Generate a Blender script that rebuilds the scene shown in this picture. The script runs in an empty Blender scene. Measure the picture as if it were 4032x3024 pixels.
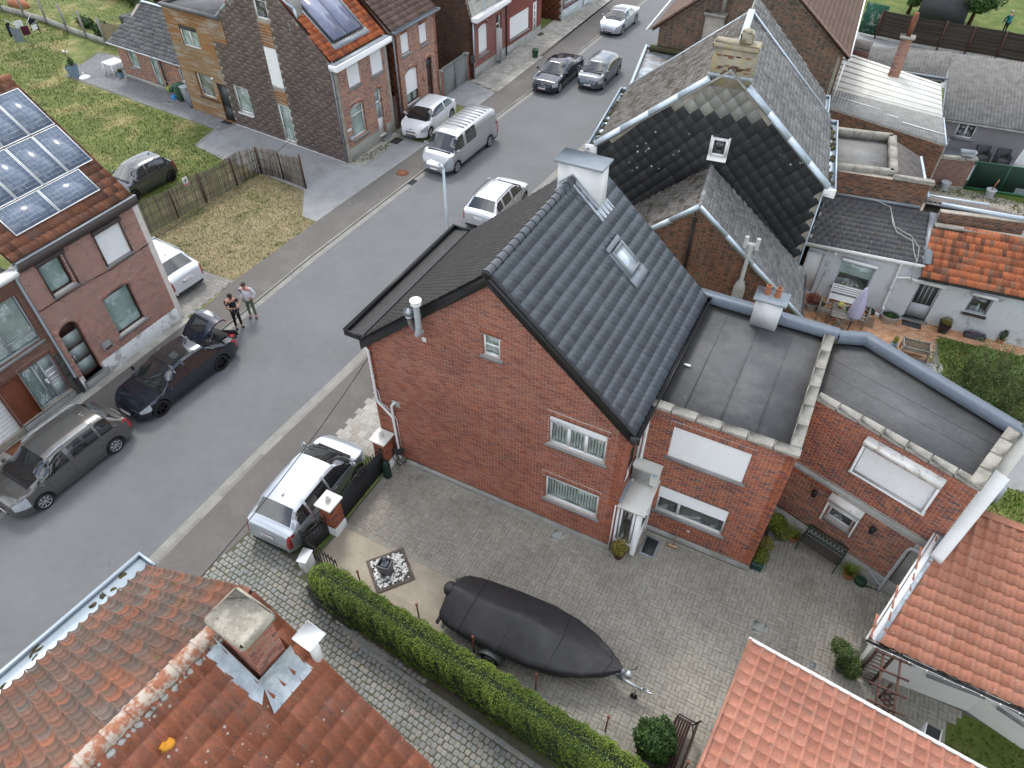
import bpy,math,random
import numpy as np
from mathutils import Matrix,Vector
# ------------------------------------------------------------------ camera, light, exposure
scn=bpy.context.scene
C=scn.collection
RAD=math.radians
CAM=(11.23,-12.08,19.4)
cd=bpy.data.cameras.new('camera')
cam=bpy.data.objects.new('camera',cd)
C.objects.link(cam)
cam.location=CAM
cam.rotation_euler=(RAD(45.0),0,RAD(27.4))
cd.sensor_width=36.0
cd.lens=36.0*2795/4032
cd.clip_end=600
scn.camera=cam
SUN_EL,SUN_AZ=54.0,128.0  # azimuth of the sun measured counter-clockwise from +X
world=bpy.data.worlds.new('World')
scn.world=world
world.use_nodes=True
wt=world.node_tree
wt.nodes.clear()
wo=wt.nodes.new('ShaderNodeOutputWorld')
bgn=wt.nodes.new('ShaderNodeBackground')
sky=wt.nodes.new('ShaderNodeTexSky')
sky.sky_type='NISHITA'
sky.sun_disc=False
sky.sun_elevation=RAD(SUN_EL)
sky.sun_rotation=RAD(90-SUN_AZ)
sky.air_density=1.0
sky.dust_density=1.5
tc=wt.nodes.new('ShaderNodeTexCoord')
mpn=wt.nodes.new('ShaderNodeMapping')
mpn.inputs['Scale'].default_value=(1.0,1.0,2.4)
nz=wt.nodes.new('ShaderNodeTexNoise')
nz.inputs['Scale'].default_value=2.6
nz.inputs['Detail'].default_value=7
nz.inputs['Roughness'].default_value=0.55
rp=wt.nodes.new('ShaderNodeValToRGB')
rp.color_ramp.elements[0].position=0.40
rp.color_ramp.elements[1].position=0.56
nz2=wt.nodes.new('ShaderNodeTexNoise')
nz2.inputs['Scale'].default_value=5.0
nz2.inputs['Detail'].default_value=6
rp2=wt.nodes.new('ShaderNodeValToRGB')
rp2.color_ramp.elements[0].position=0.30
rp2.color_ramp.elements[0].color=(4.6,4.85,5.2,1)
rp2.color_ramp.elements[1].position=0.70
rp2.color_ramp.elements[1].color=(12.0,12.1,12.3,1)
mx=wt.nodes.new('ShaderNodeMixRGB')
wt.links.new(tc.outputs['Generated'],mpn.inputs['Vector'])
wt.links.new(mpn.outputs[0],nz.inputs['Vector'])
wt.links.new(mpn.outputs[0],nz2.inputs['Vector'])
wt.links.new(nz.outputs['Fac'],rp.inputs[0])
wt.links.new(nz2.outputs['Fac'],rp2.inputs[0])
wt.links.new(rp.outputs[0],mx.inputs[0])
wt.links.new(sky.outputs[0],mx.inputs[1])
wt.links.new(rp2.outputs[0],mx.inputs[2])
wt.links.new(mx.outputs[0],bgn.inputs[0])
bgn.inputs[1].default_value=0.12
wt.links.new(bgn.outputs[0],wo.inputs[0])
sl=bpy.data.lights.new('sun','SUN')
sl.energy=1.2
sl.angle=RAD(14)
sl.color=(1.0,0.96,0.9)
sun=bpy.data.objects.new('sun',sl)
C.objects.link(sun)
sdir=Vector((math.cos(RAD(SUN_AZ))*math.cos(RAD(SUN_EL)),math.sin(RAD(SUN_AZ))*math.cos(RAD(SUN_EL)),math.sin(RAD(SUN_EL))))
sun.rotation_euler=sdir.to_track_quat('Z','Y').to_euler()
sun.location=(0,0,60)
vs=scn.view_settings
vs.view_transform='Standard'
vs.look='None'
vs.gamma=1
vs.use_curve_mapping=False
vs.exposure=0.95
try:
 scn.cycles.max_bounces=6
 scn.cycles.diffuse_bounces=3
 scn.cycles.transparent_max_bounces=12
 scn.cycles.caustics_reflective=False
 scn.cycles.caustics_refractive=False
except Exception:
 pass
rnd=random.Random(7)
nr=np.random.default_rng(7)
CAMV=np.array(CAM)
_cy,_sy=math.cos(RAD(27.4)),math.sin(RAD(27.4))
def in_view(P,margin=120):
 """which of the world points P (N,3) lie in the picture, and their depth"""
 d=P-CAMV
 xr=d[:,0]*_cy+d[:,1]*_sy
 yf=-d[:,0]*_sy+d[:,1]*_cy
 s=math.sqrt(0.5)
 dep=yf*s-d[:,2]*s
 up=yf*s+d[:,2]*s
 dp=np.maximum(dep,0.01)
 u=2016+2795*xr/dp
 v=1512-2795*up/dp
 ok=(dep>0.5)&(u>-margin)&(u<4032+margin)&(v>-margin)&(v<3024+margin)
 return ok,dep
 # ------------------------------------------------------------------ materials
class NT:
 def __init__(s,m):
  m.use_nodes=True
  s.t=m.node_tree
  s.t.nodes.clear()
  s.out=s.n('ShaderNodeOutputMaterial')
 def n(s,k,**kw):
  nd=s.t.nodes.new(k)
  for a,b in kw.items():
   if a in nd.inputs:
    nd.inputs[a].default_value=b
   else:
    setattr(nd,a,b)
  return nd
 def l(s,a,b):
  s.t.links.new(a,b)
 def pos(s,sc=(1,1,1)):
  g=s.n('ShaderNodeNewGeometry')
  m=s.n('ShaderNodeMapping')
  m.inputs['Scale'].default_value=sc
  s.l(g.outputs['Position'],m.inputs['Vector'])
  return m.outputs[0]
 def noise(s,scale,detail=3,rough=0.55,sc=(1,1,1)):
  nd=s.n('ShaderNodeTexNoise')
  nd.inputs['Scale'].default_value=scale
  nd.inputs['Detail'].default_value=detail
  nd.inputs['Roughness'].default_value=rough
  s.l(s.pos(sc),nd.inputs['Vector'])
  return nd.outputs['Fac']
 def voro(s,scale,sc=(1,1,1),rnd_=1.0):
  nd=s.n('ShaderNodeTexVoronoi')
  nd.inputs['Scale'].default_value=scale
  nd.inputs['Randomness'].default_value=rnd_
  s.l(s.pos(sc),nd.inputs['Vector'])
  return nd.outputs['Distance']
 def ramp(s,fac,cols,interp='LINEAR',pos=None):
  r=s.n('ShaderNodeValToRGB')
  cr=r.color_ramp
  cr.interpolation=interp
  k=len(cols)
  while len(cr.elements)<k:
   cr.elements.new(0.5)
  for i in range(k):
   cr.elements[i].position=pos[i]if pos else i/max(1,k-1)
   c=cols[i]
   cr.elements[i].color=(c[0],c[1],c[2],1)if not isinstance(c,(int,float))else(c,c,c,1)
  s.l(fac,r.inputs[0])
  return r.outputs[0]
 def mix(s,fac,a,b,blend='MIX'):
  m=s.n('ShaderNodeMixRGB',blend_type=blend)
  for i,v in((0,fac),(1,a),(2,b)):
   if hasattr(v,'links')or hasattr(v,'is_linked'):
    s.l(v,m.inputs[i])
   elif i==0:
    m.inputs[0].default_value=v
   else:
    m.inputs[i].default_value=(v[0],v[1],v[2],1)
  return m.outputs[0]
 def mul(s,a,b):
  m=s.n('ShaderNodeMath',operation='MULTIPLY')
  for i,v in((0,a),(1,b)):
   if isinstance(v,(int,float)):
    m.inputs[i].default_value=v
   else:
    s.l(v,m.inputs[i])
  return m.outputs[0]
 def bump(s,h,strength,dist=0.01):
  b=s.n('ShaderNodeBump')
  b.inputs['Strength'].default_value=strength
  b.inputs['Distance'].default_value=dist
  s.l(h,b.inputs['Height'])
  return b.outputs[0]
 def bsdf(s,col,rough=0.7,metal=0,spec=0.4,normal=None,coat=0):
  p=s.n('ShaderNodeBsdfPrincipled')
  for key,v in(('Base Color',col),('Roughness',rough),('Metallic',metal),('Specular IOR Level',spec),('Coat Weight',coat)):
   if hasattr(v,'is_linked'):
    s.l(v,p.inputs[key])
   elif key=='Base Color':
    p.inputs[key].default_value=(v[0],v[1],v[2],1)
   else:
    p.inputs[key].default_value=v
  p.inputs['Coat Roughness'].default_value=0.04
  if normal is not None:
   s.l(normal,p.inputs['Normal'])
  s.l(p.outputs[0],s.out.inputs[0])
  return p
MATS={}
def _sc(c,f):
 return(c[0]*f,c[1]*f,c[2]*f)
def mat(name,col,rough=0.7,metal=0.0,var=0.25,scale=3.0,spec=0.4,coat=0.0,bump=0.0,bscale=60,col2=None,stain=None,sc=(1,1,1)):
 """plain procedural material: base colour with two octaves of world-space noise, optional stains [(colour, scale, lo, hi, amount)]"""
 if name in MATS:
  return MATS[name]
 m=bpy.data.materials.new(name)
 t=NT(m)
 a=_sc(col,1-var)
 b=col2 if col2 else _sc(col,1+var*0.8)
 c=t.ramp(t.noise(scale,5,0.6,sc),[a,b],pos=[0.3,0.7])
 if var>0.05:
  f=t.ramp(t.noise(scale*9,3,0.6,sc),[1-var*0.5,1+var*0.35],pos=[0.3,0.7])
  c=t.mix(1.0,c,f,'MULTIPLY')
 for st in(stain or[]):
  f=t.ramp(t.noise(st[1],5,0.62,st[5]if len(st)>5 else(1,1,1)),[0.0,st[4]],pos=[st[2],st[3]])
  c=t.mix(f,c,st[0])
 nrm=t.bump(t.noise(bscale,4,0.6),bump,0.01)if bump else None
 t.bsdf(c,rough,metal,spec,nrm,coat)
 MATS[name]=m
 return m
def piece_mats(name,cols,rough=0.8,spec=0.3,over=None,spots=None,bump=0.3,bscale=70,low=(0.88,1.1),streak=None):
 """a pair of materials for small pieces: one reads the face attribute 'tint' (joined pieces), the other the object's colour (single pieces)"""
 if name in MATS:
  return MATS[name]
 res=[]
 for mode in('attr','obj'):
  m=bpy.data.materials.new(name)
  t=NT(m)
  if mode=='attr':
   a=t.n('ShaderNodeAttribute',attribute_name='tint')
   fac=a.outputs['Fac']
  else:
   a=t.n('ShaderNodeObjectInfo')
   sp=t.n('ShaderNodeSeparateColor')
   t.l(a.outputs['Color'],sp.inputs[0])
   fac=sp.outputs[0]
  c=t.ramp(fac,cols)
  c=t.mix(1.0,c,t.ramp(t.noise(0.55,4),[low[0],low[1]],pos=[0.3,0.7]),'MULTIPLY')
  c=t.mix(1.0,c,t.ramp(t.noise(22,3,0.65),[0.82,1.14],pos=[0.3,0.7]),'MULTIPLY')
  for o in(over or[]):
   f=t.ramp(t.noise(o[1],6,0.68,o[5]if len(o)>5 else(1,1,1)),[0.0,o[4]],pos=[o[2],o[3]])
   c=t.mix(f,c,o[0])
  for o in(spots or[]):  # (colour, cell scale, radius, amount, mask scale, mask lo)
   f=t.ramp(t.voro(o[1]),[o[3],0.0],pos=[o[2],o[2]+0.04])
   g=t.ramp(t.noise(o[4],3),[0.0,1.0],pos=[o[5],o[5]+0.06])
   c=t.mix(t.mul(f,g),c,o[0])
  nrm=t.bump(t.noise(bscale,4,0.65),bump,0.008)if bump else None
  t.bsdf(c,rough,0,spec,nrm)
  res.append(m)
 MATS[name]=tuple(res)
 return MATS[name]
def glass_mat():
 if 'glass' in MATS:
  return MATS['glass']
 m=bpy.data.materials.new('window_glass')
 t=NT(m)
 tr=t.n('ShaderNodeBsdfTransparent')
 tr.inputs[0].default_value=(0.93,0.97,0.96,1)
 gl=t.n('ShaderNodeBsdfGlossy')
 gl.inputs['Roughness'].default_value=0.02
 mxs=t.n('ShaderNodeMixShader')
 mxs.inputs[0].default_value=0.10
 t.l(tr.outputs[0],mxs.inputs[1])
 t.l(gl.outputs[0],mxs.inputs[2])
 t.l(mxs.outputs[0],t.out.inputs[0])
 MATS['glass']=m
 return m
 # ------------------------------------------------------------------ mesh building
def frame(o=(0,0,0),ang=0.0,u=None,n=None):
 """4x4 frame: origin o, X along u, Y along n, Z up (or a turn about Z by ang degrees)"""
 M=np.eye(4)
 if u is None:
  c,s=math.cos(RAD(ang)),math.sin(RAD(ang))
  M[:3,0]=(c,s,0)
  M[:3,1]=(-s,c,0)
 else:
  u=np.array(u,float)
  u/=np.linalg.norm(u)
  M[:3,0]=u
  M[:3,1]=np.array(n,float)/np.linalg.norm(n)
 M[:3,3]=o
 return M
def wallf(a,b,side=-1,z=0.0):
 """wall frame from plan point a to b; Y points out of the wall (side=-1: to the right of a->b)"""
 u=np.array([b[0]-a[0],b[1]-a[1],0.0])
 L=np.linalg.norm(u)
 u/=L
 n=np.array([u[1],-u[0],0])if side<0 else np.array([-u[1],u[0],0])
 return frame((a[0],a[1],z),u=u,n=n),L
def slopef(o,u,s):
 """roof frame: X along the eave u, Y up the slope s, Z the normal pointing up"""
 M=np.eye(4)
 u=np.array(u,float)/np.linalg.norm(u)
 s=np.array(s,float)
 s=s-u*(s@u)
 s/=np.linalg.norm(s)
 n=np.cross(u,s)
 if n[2]<0:
  n=-n
 M[:3,0],M[:3,1],M[:3,2],M[:3,3]=u,s,n,o
 return M
def mk_mesh(name,V,F,smooth=False,tint=None,mi=None):
 me=bpy.data.meshes.new(name)
 V=np.asarray(V,np.float32).reshape(-1,3)
 if isinstance(F,np.ndarray):
  nf,k=F.shape
  starts=np.arange(nf,dtype=np.int32)*k
  flat=F.astype(np.int32).ravel()
 else:
  nf=len(F)
  lens=np.fromiter((len(f)for f in F),np.int32,nf)
  starts=np.concatenate(([0],np.cumsum(lens)[:-1])).astype(np.int32)if nf else np.zeros(0,np.int32)
  flat=np.fromiter((i for f in F for i in f),np.int32)
 me.vertices.add(len(V))
 me.vertices.foreach_set('co',V.ravel())
 me.loops.add(len(flat))
 me.loops.foreach_set('vertex_index',flat)
 me.polygons.add(nf)
 me.polygons.foreach_set('loop_start',starts)
 if mi is not None:
  me.polygons.foreach_set('material_index',np.asarray(mi,np.int32))
 me.update(calc_edges=True)
 if smooth:
  me.shade_smooth()
  if smooth!='all':
   try:
    me.set_sharp_from_angle(angle=RAD(35))
   except Exception:
    pass
 if tint is not None:
  at=me.attributes.new('tint','FLOAT','FACE')
  at.data.foreach_set('value',np.asarray(tint,np.float32))
 return me
OFF={}
def link(name,me,parent=None,label=None,cat=None,group=None,kind=None,mats=None):
 o=bpy.data.objects.new(name,me)
 if mats is not None and me is not None and not me.materials:
  for m in(mats if isinstance(mats,(list,tuple))else[mats]):
   me.materials.append(m)
 C.objects.link(o)
 if parent is not None:
  o.parent=parent
  if parent.name in OFF:
   o.location=OFF[parent.name]
 tag(o,label,cat,group,kind)
 return o
def tag(o,label=None,cat=None,group=None,kind=None):
 if label:o['label']=label
 if cat:o['category']=cat
 if group:o['group']=group
 if kind:o['kind']=kind
 return o
def thing(name,label,cat,loc=(0,0,0),rz=None,group=None):
 """Empty at the thing's base. rz None: its parts are written in place coordinates; else in the Empty's own frame"""
 o=bpy.data.objects.new(name,None)
 o.empty_display_size=0.3
 C.objects.link(o)
 o.location=loc
 if rz is None:
  OFF[o.name]=(-loc[0],-loc[1],-loc[2])
 else:
  o.rotation_euler=(0,0,rz)
 return tag(o,label,cat,group)
class MB:
 def __init__(s,fr=None):
  s.V,s.F,s.m,s.t=[],[],[],[]
  s.fr=fr
  s.cm,s.ct=0,0.5
 def add(s,vs_,fs):
  k=len(s.V)
  s.V.extend([tuple(v)for v in vs_])
  for f in fs:
   s.F.append([i+k for i in f])
   s.m.append(s.cm)
   s.t.append(s.ct)
  return s
 def poly(s,pts):
  return s.add(pts,[list(range(len(pts)))])
 def quad(s,a,b,c,d):
  return s.add([a,b,c,d],[[0,1,2,3]])
 def box(s,x0,x1,y0,y1,z0,z1):
  v=[(x,y,z)for x in(x0,x1)for y in(y0,y1)for z in(z0,z1)]
  return s.add(v,[[0,1,3,2],[4,6,7,5],[0,4,5,1],[2,3,7,6],[0,2,6,4],[1,5,7,3]])
 def bbox(s,x0,x1,y0,y1,z0,z1,b=0.01):
  """box with chamfered edges"""
  cx,cy,cz=(x0+x1)/2,(y0+y1)/2,(z0+z1)/2
  hx,hy,hz=abs(x1-x0)/2,abs(y1-y0)/2,abs(z1-z0)/2
  b=min(b,hx*.9,hy*.9,hz*.9)
  vs_,ix=[],{}
  for sx in(-1,1):
   for sy in(-1,1):
    for sz in(-1,1):
     for ax in range(3):
      p=[cx+sx*hx,cy+sy*hy,cz+sz*hz]
      for k in range(3):
       if k!=ax:
        p[k]-=(sx,sy,sz)[k]*b
      ix[(sx,sy,sz,ax)]=len(vs_)
      vs_.append(p)
  fs=[]
  for ax in range(3):
   o=[k for k in range(3)if k!=ax]
   for sg in(-1,1):
    f=[]
    for(p,q)in((-1,-1),(1,-1),(1,1),(-1,1)):
     k=[0,0,0]
     k[ax]=sg
     k[o[0]]=p
     k[o[1]]=q
     f.append(ix[(k[0],k[1],k[2],ax)])
    fs.append(f)
   for p in(-1,1):
    for q in(-1,1):
     k1,k2=[0,0,0],[0,0,0]
     k1[o[0]]=k2[o[0]]=p
     k1[o[1]]=k2[o[1]]=q
     k1[ax],k2[ax]=-1,1
     fs.append([ix[(*k1,o[0])],ix[(*k2,o[0])],ix[(*k2,o[1])],ix[(*k1,o[1])]])
  for sx in(-1,1):
   for sy in(-1,1):
    for sz in(-1,1):
     fs.append([ix[(sx,sy,sz,0)],ix[(sx,sy,sz,1)],ix[(sx,sy,sz,2)]])
  return s.add(vs_,fs)
 def bar(s,p,q,w,h=None,up=(0,0,1)):
  """rectangular bar from p to q, w wide, h tall"""
  h=h or w
  p,q=np.array(p,float),np.array(q,float)
  d=q-p
  d/=np.linalg.norm(d)+1e-9
  up=np.array(up,float)
  if abs(d@up)>0.98:
   up=np.array([1.0,0,0])if abs(d[0])<0.9 else np.array([0,1.0,0])
  a=np.cross(d,up)
  a/=np.linalg.norm(a)
  b=np.cross(a,d)
  v=[p+a*i*w/2+b*j*h/2 for i,j in((-1,-1),(1,-1),(1,1),(-1,1))]
  v+=[x+(q-p)for x in v]
  return s.add(v,[[3,2,1,0],[4,5,6,7],[0,1,5,4],[1,2,6,5],[2,3,7,6],[3,0,4,7]])
 def cyl(s,p,q,r,r2=None,n=12,caps=True):
  r2=r if r2 is None else r2
  p,q=np.array(p,float),np.array(q,float)
  d=q-p
  d/=np.linalg.norm(d)+1e-9
  up=np.array([0,0,1.0])if abs(d[2])<0.95 else np.array([1.0,0,0])
  a=np.cross(d,up)
  a/=np.linalg.norm(a)
  b=np.cross(a,d)
  an=[2*math.pi*i/n for i in range(n)]
  v=[p+(a*math.cos(t)+b*math.sin(t))*r for t in an]+[q+(a*math.cos(t)+b*math.sin(t))*r2 for t in an]
  f=[[i,(i+1)%n,n+(i+1)%n,n+i]for i in range(n)]
  if caps:
   f+=[list(range(n))[::-1],list(range(n,2*n))]
  return s.add(v,f)
 def tube(s,pts,r,n=8,caps=True):
  P=[np.array(p,float)for p in pts]
  rs=r if isinstance(r,(list,tuple))else[r]*len(P)
  k0=len(s.V)
  prev=None
  for i,p in enumerate(P):
   d=(P[min(i+1,len(P)-1)]-P[max(i-1,0)])
   d/=np.linalg.norm(d)+1e-9
   if prev is None:
    up=np.array([0,0,1.0])if abs(d[2])<0.9 else np.array([1.0,0,0])
    a=np.cross(d,up)
   else:
    a=prev-d*(prev@d)
   a/=np.linalg.norm(a)+1e-9
   prev=a
   b=np.cross(d,a)
   for j in range(n):
    t=2*math.pi*j/n
    s.V.append(tuple(p+(a*math.cos(t)+b*math.sin(t))*rs[i]))
  for i in range(len(P)-1):
   for j in range(n):
    s.F.append([k0+i*n+j,k0+i*n+(j+1)%n,k0+(i+1)*n+(j+1)%n,k0+(i+1)*n+j])
    s.m.append(s.cm)
    s.t.append(s.ct)
  if caps:
   for fs in([k0+j for j in range(n)][::-1],[k0+(len(P)-1)*n+j for j in range(n)]):
    s.F.append(fs)
    s.m.append(s.cm)
    s.t.append(s.ct)
  return s
 def lathe(s,prof,o=(0,0,0),n=16,sx=1,sy=1):
  v,f=[],[]
  for(r,z)in prof:
   for j in range(n):
    t=2*math.pi*j/n
    v.append((o[0]+r*math.cos(t)*sx,o[1]+r*math.sin(t)*sy,o[2]+z))
  for i in range(len(prof)-1):
   for j in range(n):
    f.append([i*n+j,i*n+(j+1)%n,(i+1)*n+(j+1)%n,(i+1)*n+j])
  if prof[-1][0]>1e-4:
   f.append([(len(prof)-1)*n+j for j in range(n)])
  if prof[0][0]>1e-4:
   f.append([j for j in range(n)][::-1])
  return s.add(v,f)
 def ball(s,c,rx,ry=None,rz=None,n=12,m=8,jit=0):
  ry,rz=ry or rx,rz or rx
  v,f=[],[]
  for i in range(m+1):
   ph=math.pi*i/m
   for j in range(n):
    t=2*math.pi*j/n
    k=1+(rnd.uniform(-jit,jit)if jit else 0)
    v.append((c[0]+rx*k*math.sin(ph)*math.cos(t),c[1]+ry*k*math.sin(ph)*math.sin(t),c[2]+rz*k*math.cos(ph)))
  for i in range(m):
   for j in range(n):
    f.append([i*n+j,(i+1)*n+j,(i+1)*n+(j+1)%n,i*n+(j+1)%n])
  return s.add(v,f)
 def prism(s,pts,z0,z1):
  """vertical prism over plan polygon pts; z0 and z1 may be functions of (x, y)"""
  g0=z0 if callable(z0)else(lambda x,y:z0)
  g1=z1 if callable(z1)else(lambda x,y:z1)
  n=len(pts)
  v=[(x,y,g0(x,y))for x,y in pts]+[(x,y,g1(x,y))for x,y in pts]
  f=[list(range(n))[::-1],list(range(n,2*n))]+[[i,(i+1)%n,n+(i+1)%n,n+i]for i in range(n)]
  return s.add(v,f)
 def build(s,name,mats_,parent=None,smooth=False,**kw):
  if not s.V:
   return None
  V=np.array(s.V,float)
  if s.fr is not None:
   V=V@s.fr[:3,:3].T+s.fr[:3,3]
  me=mk_mesh(name,V,s.F,smooth,s.t if len(set(s.t))>1 else None,s.m)
  ms=mats_ if isinstance(mats_,(list,tuple))else[mats_]
  for m in ms:
   me.materials.append(m)
  return link(name,me,parent,**kw)
  # ------------------------------------------------------------------ many small pieces
_tm={}
def pieces(parent,name,mats2,tv,tf,Ms,tints,limit=300,smooth=False,key=None,hidden_ok=True):
 """pieces of one kind (bricks, tiles ...): the largest in view as objects of their own, the rest joined"""
 Ms=np.asarray(Ms,float)
 tints=np.asarray(tints,float)
 if len(Ms)==0:
  return
 if parent is not None and parent.name in OFF:
  Ms=Ms.copy()
  Ms[:,:3,3]+=np.array(OFF[parent.name])
  CO=-np.array(OFF[parent.name])
 else:
  CO=np.zeros(3)
 tv=np.asarray(tv,float)
 ctr=Ms[:,:3,:3]@tv.mean(0)+Ms[:,:3,3]
 ok,dep=in_view(ctr+CO,0)
 score=np.where(ok,1.0/np.maximum(dep,0.1),0)
 order=np.argsort(-score)
 n1=min(limit,int(ok.sum()))
 one,rest=order[:n1],order[n1:]
 if n1:
  me=mk_mesh(name,tv,tf,smooth)
  me.materials.append(mats2[1])
  for i in one:
   o=bpy.data.objects.new(name,me)
   o.parent=parent
   o.matrix_basis=Matrix(Ms[i].tolist())
   t=float(tints[i])
   o.color=(t,t,t,1)
   C.objects.link(o)
 if len(rest):
  R_,T_=Ms[rest,:3,:3],Ms[rest,:3,3]
  V=np.einsum('nij,kj->nki',R_,tv)+T_[:,None,:]
  k=len(tv)
  if isinstance(tf,np.ndarray):
   F=(tf[None]+(np.arange(len(rest))*k)[:,None,None]).reshape(-1,tf.shape[1])
   nf=len(tf)
  else:
   F=[[i+j*k for i in f]for j in range(len(rest))for f in tf]
   nf=len(tf)
  me=mk_mesh(name,V.reshape(-1,3),F,smooth,np.repeat(tints[rest],nf))
  me.materials.append(mats2[0])
  o=bpy.data.objects.new(name,me)
  o.parent=parent
  C.objects.link(o)
  o['kind']='stuff'
  # unit templates
BOXV=np.array([(x,y,z)for x in(0,1)for y in(0,1)for z in(0,1)],float)
BOXF=np.array([[0,1,3,2],[4,6,7,5],[0,4,5,1],[2,3,7,6],[0,2,6,4],[1,5,7,3]])
def bm_(fr,x0,y0,z0,sx,sy,sz,rot=0.0):
 """matrix of a unit box placed in frame fr (rot: turn in the frame's XZ plane about the box's corner)"""
 L=np.eye(4)
 L[0,0],L[1,1],L[2,2]=sx,sy,sz
 if rot:
  c,s=math.cos(rot),math.sin(rot)
  Rm=np.eye(4)
  Rm[0,0],Rm[0,2],Rm[2,0],Rm[2,2]=c,-s,s,c
  L=Rm@L
 L[:3,3]=(x0,y0,z0)
 return fr@L
 # ------------------------------------------------------------------ walls
def _interp(top,x):
 for(a,za),(b,zb)in zip(top[:-1],top[1:]):
  if a-1e-6<=x<=b+1e-6:
   return za+(zb-za)*((x-a)/(b-a)if b>a else 0)
 return top[0][1]if x<top[0][0]else top[-1][1]
def arch_z(o,x):
 """soffit height of an opening at x (segmental arch when o['arch'] > 0)"""
 r=o.get('arch',0)
 if not r:
  return o['z1']
 w=(o['x1']-o['x0'])/2
 R_=(w*w+r*r)/(2*r)
 dx=x-(o['x0']+o['x1'])/2
 return o['z1']-R_+math.sqrt(max(0,R_*R_-dx*dx))
def wall(parent,fr,L,top,mats_,ops=(),zb=0.0,name='wall',thick=0.24,label=None):
 """solid wall: front with reveals; top is a height or a list of (x, z)"""
 if not isinstance(top,list):
  top=[(0,top),(L,top)]
 b=MB(fr)
 xs={0.0,float(L)}|{float(p[0])for p in top}
 for o in ops:
  xs|={o['x0'],o['x1']}
  if o.get('arch'):
   for k in range(1,8):
    xs.add(o['x0']+(o['x1']-o['x0'])*k/8)
 xs=sorted(x for x in xs if 0<=x<=L)
 for xa,xb in zip(xs[:-1],xs[1:]):
  if xb-xa<1e-5:
   continue
  xm=(xa+xb)/2
  cuts=sorted((o['z0'],o)if False else(o['z0'],id(o),o)for o in ops if o['x0']-1e-6<=xm<=o['x1']+1e-6)
  za,zb_=zb,zb
  for z0,_i,o in cuts:
   b.quad((xa,0,za),(xb,0,zb_),(xb,0,z0),(xa,0,z0))
   za,zb_=arch_z(o,xa),arch_z(o,xb)
   b.quad((xa,0,za),(xb,0,zb_),(xb,-o.get('dep',.15),zb_),(xa,-o.get('dep',.15),za))
   b.quad((xa,0,z0),(xb,0,z0),(xb,-o.get('dep',.15),z0),(xa,-o.get('dep',.15),z0))
  b.quad((xa,0,za),(xb,0,zb_),(xb,0,_interp(top,xb)),(xa,0,_interp(top,xa)))
  b.quad((xa,0,_interp(top,xa)),(xb,0,_interp(top,xb)),(xb,-thick,_interp(top,xb)),(xa,-thick,_interp(top,xa)))
  if not cuts:
   b.quad((xa,-thick,zb),(xb,-thick,zb),(xb,-thick,_interp(top,xb)),(xa,-thick,_interp(top,xa)))
 for x in(0,L):
  b.quad((x,0,zb),(x,-thick,zb),(x,-thick,_interp(top,x)),(x,0,_interp(top,x)))
 for o in ops:
  d=-o.get('dep',.15)
  for x in(o['x0'],o['x1']):
   z1=arch_z(o,x)
   b.quad((x,0,o['z0']),(x,d,o['z0']),(x,d,z1),(x,0,z1))
 return b.build(name,mats_,parent,label=label)
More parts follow.
